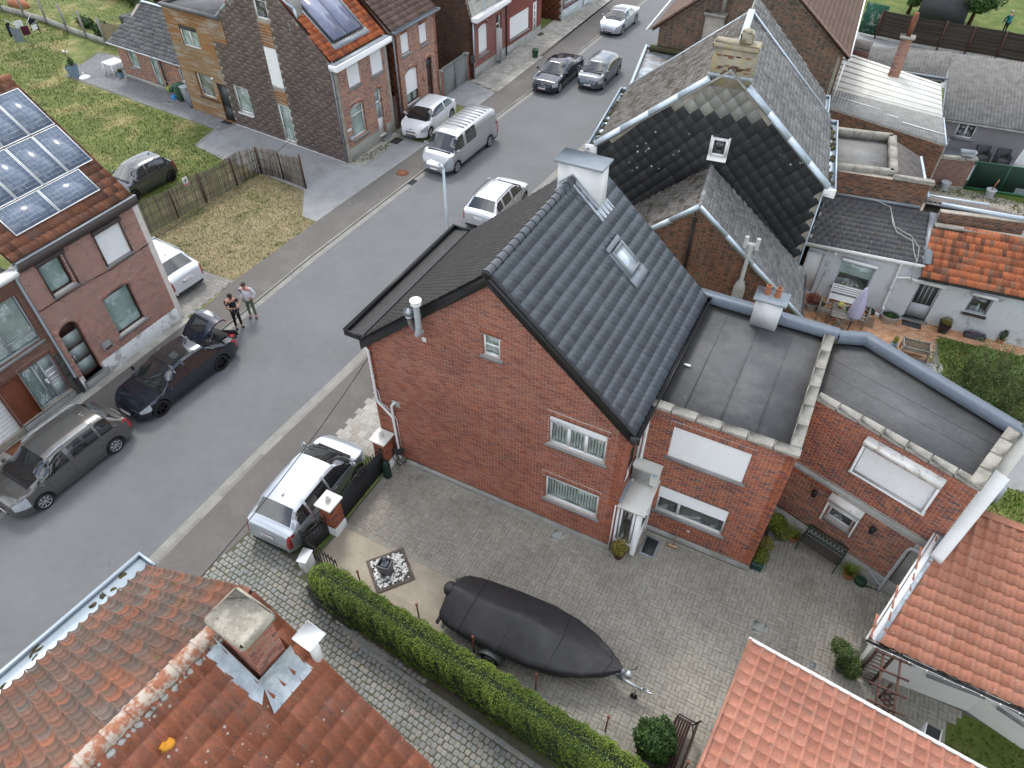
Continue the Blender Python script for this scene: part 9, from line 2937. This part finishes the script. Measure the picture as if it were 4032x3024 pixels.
person('man in a white shirt and green trousers standing with his hands in his pockets',-9.42,3.74,-.05,-62,1.82,
(((-.05,.31,1.16),(.06,.22,.98),(.3,-.25,-.9)),((-.05,-.31,1.16),(.06,-.22,.98),(.3,.25,-.9))),((.05,.13),(.02,-.12)),M_skin2,mat('white_shirt',(.62,.64,.70),.85,var=.06),mat('green_chino',(.12,.155,.11),.85,var=.1),mat('grey_shoe',(.08,.085,.09),.7),mat('hair_brown',(.05,.035,.03),.7,var=.2),belly=.07,sleeve='long')
person('person in a teal top stooping on the far lawn beyond the brown fence',18.15,55.8,-.01,120,1.7,
(((.22,.2,1.1),(.35,.15,.85),(.3,0,-.9)),((.22,-.2,1.1),(.35,-.15,.85),(.3,0,-.9))),((0,.1),(0,-.1)),M_skin,mat('teal_cloth',(.01,.16,.18),.8),mat('dark_cloth',(.03,.03,.035),.9),M_blackm,mat('hair_grey',(.4,.36,.32),.8),sleeve='long',belly=.05)
# ------------------------------------------------------------------ street things
t=thing('street_lamp','street lamp with a flat white head on a pale blue-grey post','street lamp',(-2.7,9.05,0))
b=MB();b.cyl((-2.7,9.05,0),(-2.7,9.05,5.95),.075,.05,12);b.build('post',M_zinc,t)
b=MB();b.tube([(-2.7,9.05,5.9),(-2.74,9.05,6.02),(-2.86,9.05,6.05)],.05,8);b.build('arm',M_zinc,t)
b=MB();b.add([(-2.80,8.93,6.06),(-2.80,9.17,6.06),(-3.36,9.22,6.10),(-3.42,9.05,6.10),(-3.36,8.88,6.10),(-2.80,8.95,5.99),(-2.80,9.15,5.99),(-3.34,9.19,6.03),(-3.40,9.05,6.03),(-3.34,8.91,6.03)],[[0,1,2,3,4],[5,9,8,7,6],[0,5,6,1],[1,6,7,2],[2,7,8,3],[3,8,9,4],[4,9,5,0]]);b.build('lamp_head',M_white,t)
b=MB();b.cyl((-2.86,9.05,6.07),(-2.86,9.05,6.14),.05,n=10);b.build('sensor',M_pvcg,t)
b=MB();b.cyl((-10.6,16.96,.0),(-10.6,16.96,.010),.36,n=28);b.cyl((-10.6,16.96,.009),(-10.6,16.96,.016),.28,n=24);tag(b.build('manhole_cover',M_rust),'round rusty manhole cover in the far pavement before the gravel drive','manhole cover')
b=MB();b.box(-12.02,-11.5,-6.1,-5.5,.0,.022);tag(b.build('access_cover',M_rust),'square rusty access cover in the pavement by the garage door','access cover')
t=thing('drain_grate','iron drain grate in the gutter of the far kerb','drain',(-9.62,16.42,-.05))
for i in range(9):
 b=MB();b.bbox(-9.74,-9.48,16.18+i*.055,16.21+i*.055,-.045,-.025,.003);b.build('bar',M_iron,t)
b=MB();b.box(-9.76,-9.46,16.14,16.70,-.05,-.035);b.build('frame',M_dark,t)
t=thing('waste_bin','small dark green bin standing on the far slab pavement','bin',(-11.45,35.3,0));b=MB(frame((-11.45,35.3,0),10));b.add([(-.15,-.15,0),(.15,-.15,0),(.15,.15,0),(-.15,.15,0),(-.19,-.19,.5),(.19,-.19,.5),(.19,.19,.5),(-.19,.19,.5)],[[0,1,5,4],[1,2,6,5],[2,3,7,6],[3,0,4,7]]);b.build('body',mat('bin_green',(.02,.09,.04),.5),t);b=MB(frame((-11.45,35.3,0),10));b.bbox(-.21,.21,-.21,.21,.5,.55,.02);b.build('lid',MATS['bin_green'],t)
def cable(p,q,sag,r,lb):
 b=MB();b.tube([(p[0]+(q[0]-p[0])*u,p[1]+(q[1]-p[1])*u,p[2]+(q[2]-p[2])*u-sag*4*u*(1-u))for u in np.linspace(0,1,20)],r,5)
 tag(b.build('overhead_cable',M_blackm),lb,'cable')
cable((.0,.05,4.62),(.95,-8.25,4.6),.25,.012,'black overhead cable from the corner of the red house to the mossy tiled roof')
cable((-13.84,16.5,3.75),(-12.05,2.15,3.8),.35,.012,'thin overhead cable from the slate-clad house to the solar-panelled house')
# reed fence on the lawn
t=thing('reed_fence','weathered reed screen fence around the dry lawn, bending at the gravel drive','fence',(-17.8,9,0))
pts=[(-18.45,4.2),(-18.27,5.98),(-18.12,7.93),(-17.93,9.7),(-17.72,11.74),(-17.45,13.36),(-15.9,13.4),(-14.25,13.2)]
Ms,T=[],[]
for(p,q)in zip(pts[:-1],pts[1:]):
 f_,L_=wallf(p,q)
 n=int(L_/.03)
 for i in range(n):
  M=np.eye(4);hgt=1.62+.07*math.sin((p[1]+i*.03)*2.2)+rnd.uniform(-.06,.05)
  M[0,0],M[1,1],M[2,2]=.022,.014,hgt;M[0,2]=rnd.uniform(-.035,.035);M[1,2]=rnd.uniform(-.02,.03);M[:3,3]=(i*.03,rnd.uniform(-.02,.02),0)
  Ms.append(f_@M);T.append(rnd.random())
 f2,_=wallf(p,q)
 b=MB(f_);b.bar((0,.03,0),(0,.03,1.55),.06);b.build('post',M_wood2,t)
 for z in(.35,.85,1.35):
  b=MB(f_);b.bar((0,-.03,z),(L_,-.03,z+.02),.016);b.bar((0,.04,z),(L_,.04,z+.02),.010);b.build('wire',M_wood2,t)
RD=piece_mats('reed',[(.13,.115,.09),(.20,.18,.145),(.27,.245,.20),(.23,.20,.15)],rough=.95,low=(.8,1.12),over=[((.14,.15,.08),1.4,.55,.7,.5)],bump=0)
pieces(t,'reed',RD,BOXV,BOXF,Ms,T,300)
b=MB();b.cyl((-14.25,13.2,0),(-14.25,13.2,1.9),.05,n=8);b.build('post',M_wood2,t)
f_,_=wallf((-18.12,7.93),(-17.93,9.7))
sx_=1.02
sg=thing('warning_sign','small white and red private sign with a crossed hand hung on the reed fence','sign',FP(f_,sx_,-.05,1.5))
b=MB(f_);b.bbox(sx_-.14,sx_+.14,.05,.06,1.32,1.78,.003);b.build('board',M_whitep,sg)
b=MB(f_)
for k in range(24):
 a0,a1=2*math.pi*k/24,2*math.pi*(k+1)/24
 P4=[(sx_+r_*math.cos(a),.062,1.62+r_*math.sin(a))for r_,a in((.115,a0),(.115,a1),(.098,a1),(.098,a0))]
 b.add(P4,[[0,1,2,3]])
b.bar((sx_-.075,.063,1.69),(sx_+.075,.063,1.55),.012,.002,up=(0,1,0));b.build('ring',M_ink,sg)
b=MB(f_);b.box(sx_-.03,sx_+.035,.061,.064,1.57,1.63)
for k in range(4):b.bar((sx_-.022+k*.017,.063,1.62),(sx_-.03+k*.020,.063,1.69),.011,.003,up=(0,1,0))
b.bar((sx_-.03,.063,1.60),(sx_-.055,.063,1.63),.011,.003,up=(0,1,0));b.build('hand',M_ink,sg)
b=MB(f_);b.box(sx_-.12,sx_+.12,.061,.063,1.35,1.46);b.build('red_field',M_redink,sg)
text('PRIVÉ',.07,textf(FP(f_,sx_,.066,1.405),f_[:3,0],(0,0,1)),M_whitep,sg)
# terrace things beside the slate-clad house
t=thing('garden_table','white garden table on the grey terrace by the low annex','table',(-35.8,19.5,0))
b=MB();b.prism([(-36.41,19.08),(-35.26,18.96),(-35.15,20.0),(-36.3,20.12)],.70,.75);b.build('top',M_white,t)
for p in((-36.33,19.12),(-35.36,19.02),(-35.24,19.94),(-36.22,20.05)):
 b=MB();b.bar((*p,0),(*p,.7),.07);b.build('leg',M_white,t)
t=thing('garden_chair','white and grey garden chair behind the white table','chair',(-36.1,20.6,0));f_=frame((-36.0,20.5,0),5)
b=MB(f_);b.bbox(-.25,.25,-.25,.25,.42,.46,.01);b.build('seat',M_whitep,t);b=MB(f_);b.bbox(-.25,.25,.22,.27,.46,.95,.01);b.build('backrest',M_pvcg,t)
for p in((-.22,-.22),(.22,-.22),(.22,.22),(-.22,.22)):
 b=MB(f_);b.bar((*p,0),(*p,.43),.04);b.build('leg',M_white,t)
M_bpot=mat('blue_grey_pot',(.17,.25,.34),.6,var=.08)
for x,y,h,r,lb in((-37.6,17.75,.82,.24,'tall blue-grey square planter with a leggy flowering plant on the terrace corner'),(-38.15,17.85,.58,.22,'shorter blue-grey planter at the tip of the terrace'),(-34.75,19.05,.42,.16,'small blue-grey planter against the corner of the low annex')):
 t=thing('planter',lb,'planter',(x,y,0),group='blue-grey planters on the terrace');f_=frame((x,y,0),20)
 b=MB(f_);b.add([(-r*.6,-r*.6,0),(r*.6,-r*.6,0),(r*.6,r*.6,0),(-r*.6,r*.6,0),(-r,-r,h),(r,-r,h),(r,r,h),(-r,r,h)],[[0,1,5,4],[1,2,6,5],[2,3,7,6],[3,0,4,7]]);b.build('box',M_bpot,t)
 b=MB(f_);b.box(-r*.93,r*.93,-r*.93,r*.93,h-.08,h-.04);b.build('soil',M_soil,t)
 if r>.2 and h>.7:
  b=MB(f_)
  for q in range(7):b.tube([(0,0,h-.05),(rnd.uniform(-.2,.1),rnd.uniform(-.15,.15),h+.35),(rnd.uniform(-.4,.1),rnd.uniform(-.2,.2),h+.75)],.012,4)
  b.build('stem',M_wood2,t);bush(t,(x-.05,y,h+.22),(.25,.25,.25),160,.12,LF_green);b=MB(f_);b.ball((-.18,0,h+.85),.10,.08,.09,7,5,.3);b.ball((.02,.05,h+.82),.07,.06,.07,7,5,.3);b.build('blossom',M_whitep,t)
 else:bush(t,(x,y,h+.08),(r,r,.16),120,.1,LF_green)
t=thing('parasol_base','round white concrete parasol base on the terrace','parasol base',(-37.0,17.9,0));b=MB();b.lathe([(.36,0),(.36,.06),(.28,.11),(.04,.13),(.035,.40),(0,.40)],(-37,17.9,0),22);b.build('base',M_whitep,t)
for x,y,m1,m2,lb in((-28.35,18.3,mat('wheelie_green',(.05,.12,.07),.5),None,'green wheeled bin beside the timber-clad extension'),(-27.75,18.35,M_pvcg,None,'pale grey wheeled bin next to the green wheeled bin')):
 t=thing('wheeled_bin',lb,'bin',(x,y,0),group='wheeled bins by the timber-clad extension');f_=frame((x,y,0),-5)
 b=MB(f_);b.add([(-.20,-.22,.05),(.20,-.22,.05),(.20,.22,.05),(-.20,.22,.05),(-.27,-.30,.98),(.27,-.30,.98),(.27,.30,.98),(-.27,.30,.98)],[[0,1,5,4],[1,2,6,5],[2,3,7,6],[3,0,4,7],[3,2,1,0]]);b.build('body',m1,t)
 b=MB(f_);b.bbox(-.29,.29,-.34,.32,.98,1.06,.03);b.build('lid',m1,t)
 for s_ in(-1,1):
  b=MB(f_);b.cyl((s_*.2,.26,.1),(s_*.26,.26,.1),.1,n=12);b.build('wheel',M_rubber,t)
b=MB();b.tube([(-27.1,18.0,1.0),(-27.1,17.95,.6),(-27.0,17.9,.05)],[.12,.22,.26],10);tag(b.build('grey_sack',mat('sack_grey',(.16,.17,.22),.8)),'grey sack hanging at the corner of the timber-clad extension','sack')
t=thing('hose_reel','green and yellow hose reel by the annex door','hose reel',(-29.5,18.5,0));b=MB();b.cyl((-29.65,18.5,.45),(-29.35,18.5,.45),.2,n=12);b.build('drum',M_plas,t);b=MB();b.cyl((-29.6,18.5,.45),(-29.4,18.5,.45),.205,n=12);b.build('hose',mat('hose_yellow',(.35,.30,.03),.6),t)
b=MB();b.tube([(-29.7,18.35,0),(-29.7,18.5,.9),(-29.3,18.5,.9),(-29.3,18.35,0)],.018,5);b.build('frame',M_steel,t)
b=MB();b.bbox(-29.15,-28.85,18.1,18.4,0,.25,.03);tag(b.build('bucket',mat('bucket_blue',(.02,.22,.50),.5)),'bright blue bucket on the terrace beside the green bin','bucket')
b=MB();b.bbox(-29.1,-28.3,17.35,17.75,.0,.03,.005);tag(b.build('cover_plate',M_kerb),'pale concrete cover plate in the grey terrace','drain cover')
# laundry on a rotary dryer
t=thing('rotary_dryer','rotary clothes dryer hung with dark and white laundry on the left lawn','clothes dryer',(-44.9,19.9,0))
b=MB();b.cyl((-44.9,19.9,0),(-44.9,19.9,1.9),.03,n=8)
for a in range(4):
 b.bar((-44.9,19.9,1.3),(-44.9+1.3*math.cos(a*1.57+.4),19.9+1.3*math.sin(a*1.57+.4),1.95),.025)
b.build('frame',M_steel,t)
for i,(a,r_,w_,h_,m_)in enumerate(((.2,1.0,.5,.35,M_whitep),(.9,.9,.5,.7,M_blackm),(1.9,1.0,.6,.8,mat('laundry_dark',(.012,.012,.02),.9)),(2.9,.9,.5,.55,M_whitep),(3.6,1.1,.5,.9,MATS['laundry_dark']),(4.4,.8,.6,.55,mat('laundry_blue',(.12,.17,.24),.9)),(5.2,1.1,.7,.9,mat('laundry_grey',(.16,.20,.22),.9)),(5.8,.7,.5,.6,mat('laundry_red',(.08,.015,.04),.9)))):
 c=(-44.9+r_*math.cos(a),19.9+r_*math.sin(a));u=(-math.sin(a),math.cos(a))
 b=MB();V=[]
 for q in range(7):
  for z_ in(0,.5,1.0):
   V.append((c[0]+u[0]*w_*(q/6-.5)+.05*math.sin(q*2.1)*z_*math.cos(a),c[1]+u[1]*w_*(q/6-.5)+.05*math.sin(q*2.1)*z_*math.sin(a),1.72-z_*h_))
 b.add(V,[[q*3+z,q*3+z+1,(q+1)*3+z+1,(q+1)*3+z]for q in range(6)for z in range(2)]);b.build('garment',m_,t)
 # concrete-post fence and plants behind the left lawn
t=thing('post_fence','concrete base boards with leaning wooden posts along the left lawn','fence',(-46,23.4,0))
pts=[(-40.62,22.84),(-42.99,23.09),(-45.51,23.41),(-48.47,23.9),(-51.4,24.1),(-54.26,24.2),(-60,24.6)]
for(p,q)in zip(pts[:-1],pts[1:]):
 b=MB();b.bar((*p,.22),(*q,.22),.06,.44);b.build('base_board',M_conc,t)
 b=MB();b.bar((*p,0),(p[0]-.12,p[1]+.05,1.9),.13);b.build('post',M_woodg,t)
t=thing('reed_screen','pale reed screen between the left lawn fence and the low annex','fence',(-39.5,23.3,0));f_,L_=wallf((-40.6,22.9),(-37.2,23.8))
Ms=[]
for i in range(110):
 M=np.eye(4);M[0,0],M[1,1],M[2,2]=.03,.02,1.5+rnd.uniform(-.08,.08);M[:3,3]=(i*.031,rnd.uniform(-.02,.02),0);Ms.append(f_@M)
pieces(t,'reed',piece_mats('pale_reed',[(.28,.24,.15),(.38,.33,.22)],rough=.95,bump=0),BOXV,BOXF,Ms,[rnd.random()for _ in Ms],110)
for c,r,n,lb in(((-42.3,24.2,.4),(1.3,.6,.6),1500,'low dark green shrub behind the leaning fence posts, nearer the reed screen'),((-45.2,24.9,.3),(.9,.5,.45),800,'low dark green shrub behind the leaning fence posts, farther left'),((-47.0,31.0,.8),(3.4,1.2,1.2),3000,'long clipped green shrub under the washing at the top edge'),((-42.0,28.4,.5),(1.9,1.0,.8),1800,'wild green plants beside the dark raised bed'),((-39.6,27.3,.8),(1.2,.9,1.0),1500,'green climber beside the low annex roof')):
 t=thing('shrub',lb,'shrub',(c[0],c[1],0));bush(t,c,r,n,.20,LF_green,.5,.3)
b=MB();b.prism([(-43.4,26.6),(-41.7,26.5),(-41.6,27.3),(-43.3,27.4)],0,.55);tag(b.build('raised_bed',M_dark),'dark raised garden bed beyond the reed screen','bed')
b=MB();b.prism([(-45.0,31.5),(-38.0,31.0),(-38.0,31.5),(-45.0,32.0)],0,1.7);tag(b.build('brick_garden_wall',BR_pinky[0]),'greyish pink brick garden wall near the top edge behind the shrubs','wall')
b=MB();b.ball((-54.2,25.6,.1),1.3,.4,.5,10,6,.15);tag(b.build('terracotta_slide',M_terra),'orange-brown rounded shape behind the far left fence posts','toy')
# ------------------------------------------------------------------ terracotta patio furniture
t=thing('red_potted_plant','dark red leafy plant in a pale round pot at the patio corner','potted plant',(11.62,15.1,0));pot(t,11.62,15.1,0,.17,.23,.34,M_conc);bush(t,(11.62,15.15,.55),(.32,.3,.28),900,.08,LF_red,.3)
t=thing('small_planter','small square pale planter beside the red potted plant','planter',(11.98,15.25,0));b=MB();b.bbox(11.84,12.12,15.1,15.4,0,.26,.02);b.build('box',M_conc,t);bush(t,(11.98,15.25,.34),(.16,.16,.12),160,.08,LF_green)
t=thing('white_bench','white slatted bench under the cottage window','bench',(12.8,15.95,0));f_=frame((12.78,15.9,0),1)
for i in range(4):
 b=MB(f_);b.bbox(-.62,.62,-.20+i*.11,-.12+i*.11,.42,.445,.005);b.build('seat_slat',M_whitep,t)
 b=MB(f_);b.bbox(-.62,.62,.24+i*.012,.26+i*.012,.52+i*.10,.59+i*.10,.005);b.build('back_slat',M_whitep,t)
for x in(-.6,.6):
 for y in(-.2,.24):
  b=MB(f_);b.bar((x,y,0),(x,y,.42 if y<0 else .92),.05);b.build('leg',M_whitep,t)
t=thing('wooden_table','weathered wooden trestle table on the patio','table',(12.85,14.8,0));f_=frame((12.85,14.62,0),4)
for i in range(7):
 b=MB(f_);b.bbox(-.42,.42,-.50+i*.145,-.36+i*.145,.70,.73,.005);b.build('plank',M_woodg,t)
for y in(-.4,.4):
 for s_ in(-1,1):
  b=MB(f_);b.bar((s_*.32,y,.0),(-s_*.26,y,.70),.07,.05,up=(0,1,0));b.build('leg',M_woodg,t)
for x,y,a,lb in((12.2,14.75,90,'weathered wooden armchair left of the patio table'),(13.55,14.95,-90,'weathered wooden armchair behind the closed lavender parasol')):
 t=thing('wooden_armchair',lb,'armchair',(x,y,0),group='wooden armchairs on the patio');f_=frame((x,y,0),a)
 for i in range(5):
  b=MB(f_);b.bbox(-.24,.24,-.22+i*.09,-.15+i*.09,.42,.44,.004);b.build('seat_slat',M_woodg,t)
 for xx in(-.26,.26):
  b=MB(f_);b.bar((xx,-.22,0),(xx,-.22,.64),.05);b.build('leg',M_woodg,t)
  b=MB(f_);b.bar((xx,.22,0),(xx,.30,.95),.05);b.build('leg',M_woodg,t)
  b=MB(f_);b.bar((xx,-.26,.65),(xx,.28,.65),.06,.03);b.build('armrest',M_woodg,t)
 for k in range(5):
  b=MB(f_);b.bar((-.22+k*.11,.24,.46),(-.22+k*.11,.29,.92),.04,.015);b.build('back_slat',M_woodg,t)
t=thing('flower_pot','terracotta pot of pale yellow flowers on the patio table','potted plant',(12.7,14.75,.73));pot(t,12.7,14.75,.73,.05,.075,.12,M_terra);bush(t,(12.7,14.75,.94),(.13,.13,.11),260,.05,leafmat('yellow_flower',[(.60,.55,.12),(.75,.72,.35),(.10,.2,.03)]))
t=thing('lime_pot','lime green pot of herbs on the patio table','potted plant',(13.02,14.6,.73));pot(t,13.02,14.6,.73,.06,.09,.12,MATS['pot_lime']);bush(t,(13.02,14.6,.92),(.13,.13,.10),240,.06,LF_green)
t=thing('closed_parasol','closed lavender parasol leaning over the patio table','parasol',(13.25,14.0,0))
b=MB();b.cyl((13.25,14.0,0),(13.34,14.55,2.1),.022,n=8);b.build('pole',M_blackm,t)
b=MB();b.lathe([(.06,0),(.22,.02),(.26,.10),(.22,.5),(.15,.9),(.07,1.2),(.02,1.3)],(0,0,0),16);V_=np.array(b.V)
rr_=1+.16*np.cos(np.arctan2(V_[:,1],V_[:,0])*8);V_[:,0]*=rr_;V_[:,1]*=rr_
V_=V_+np.array([13.285,14.22,.86]);V_[:,1]+=(V_[:,2]-.86)*.26;V_[:,0]+=(V_[:,2]-.86)*.04
link('canopy',mk_mesh('canopy',V_,b.F,'all'),t,mats=mat('lavender_cloth',(.42,.40,.54),.85,var=.08))
watering_can(13.95,16.0,0,1.15,mat('can_dark',(.01,.035,.02),.45),'dark green watering can by the cottage wall on the patio',0)
watering_can(14.25,15.98,0,.8,M_whitep,'small white watering can beside the zinc tub',180)
t=thing('zinc_tub','oval zinc tub planted with greenery and painted motifs beside the white downpipe','tub',(14.72,15.86,0));b=MB();b.lathe([(.26,0),(.33,.30),(.35,.30),(.35,.33),(.31,.33),(.29,.24),(0,.24)],(14.72,15.86,0),24,1.15,.85);b.build('tub',M_steel,t,smooth=True)
b=MB();b.lathe([(.29,0),(.0,.03)],(14.72,15.86,.24),16,1.15,.85);b.build('soil',M_soil,t);bush(t,(14.72,15.86,.30),(.30,.2,.08),260,.09,LF_green)
for x,y,w_,h_,m_,lb in((13.9,15.35,.6,.7,mat('coir',(.20,.13,.09),.95),'brown coir mat on the patio tiles behind the parasol'),(15.62,16.02,.75,.38,M_dark,'dark slatted mat before the cottage screen door')):
 b=MB(frame((x,y,0),3));b.bbox(-w_/2,w_/2,-h_/2,h_/2,.012,.03,.005);tag(b.build('doormat',m_),lb,'mat')
t=thing('square_pot','tall dark square pot with a clipped bush by the white cottage wall','potted plant',(16.78,16.15,0));b=MB();b.add([(16.64,16.0,0),(16.92,16.0,0),(16.92,16.28,0),(16.64,16.28,0),(16.56,15.93,.46),(17.0,15.93,.46),(17.0,16.35,.46),(16.56,16.35,.46)],[[0,1,5,4],[1,2,6,5],[2,3,7,6],[3,0,4,7]]);b.build('pot',M_dark,t);bush(t,(16.78,16.15,.55),(.24,.23,.18),900,.045,LF_var)
t=thing('heather_trough','dark trough of mauve heather along the cottage wall','planter',(18.0,16.35,0));b=MB(frame((18.0,16.32,0),3));b.bbox(-.40,.40,-.13,.13,0,.20,.02);b.build('trough',M_dark,t);bush(t,(18.0,16.32,.26),(.38,.14,.13),800,.045,LF_pur,.3)
t=thing('small_conifer','small dark conifer in a terracotta pot at the end of the cottage wall','potted plant',(18.95,16.5,0));pot(t,18.95,16.5,0,.10,.15,.20,M_terra);bush(t,(18.95,16.5,.42),(.16,.16,.28),900,.05,LF_green)
t=thing('raised_planter','weathered wooden raised planter filled with soil at the patio edge','planter',(15.85,14.05,0));f_=frame((15.85,14.05,0),4)
for z in(.36,.46):
 for(a0,a1,c0,c1)in((-.5,.5,-.30,-.27),(-.5,.5,.27,.30),(-.5,-.47,-.27,.27),(.47,.5,-.27,.27)):
  b=MB(f_);b.box(a0,a1,c0,c1,z,z+.09);b.build('board',M_woodg,t)
b=MB(f_);b.box(-.47,.47,-.27,.27,.40,.50);b.build('soil',M_soil,t)
for x in(-.48,.48):
 for y in(-.28,.28):
  b=MB(f_);b.bar((x,y,0),(x,y,.62),.06);b.build('leg',M_woodg,t)
t=thing('yellow_conifer','small pointed yellow-green conifer left of the raised planter','potted plant',(15.1,14.2,0));pot(t,15.1,14.2,0,.10,.14,.18,M_bpot);bush(t,(15.1,14.2,.36),(.10,.10,.22),400,.05,LF_lime)
t=thing('leaning_spade','long handled spade leaning on the cottage wall by the door','spade',(11.6,15.9,0));b=MB();b.cyl((11.56,15.85,.1),(11.68,16.2,1.4),.018,n=6);b.build('handle',M_woodg,t);b=MB();b.bbox(11.5,11.62,15.8,15.86,0,.2,.01);b.build('blade',M_plas,t)
for o in list(C.objects):
 if o.type=='MESH' and o.parent is None and not o.get('kind')and not o.get('label'):
  o['kind']='structure'
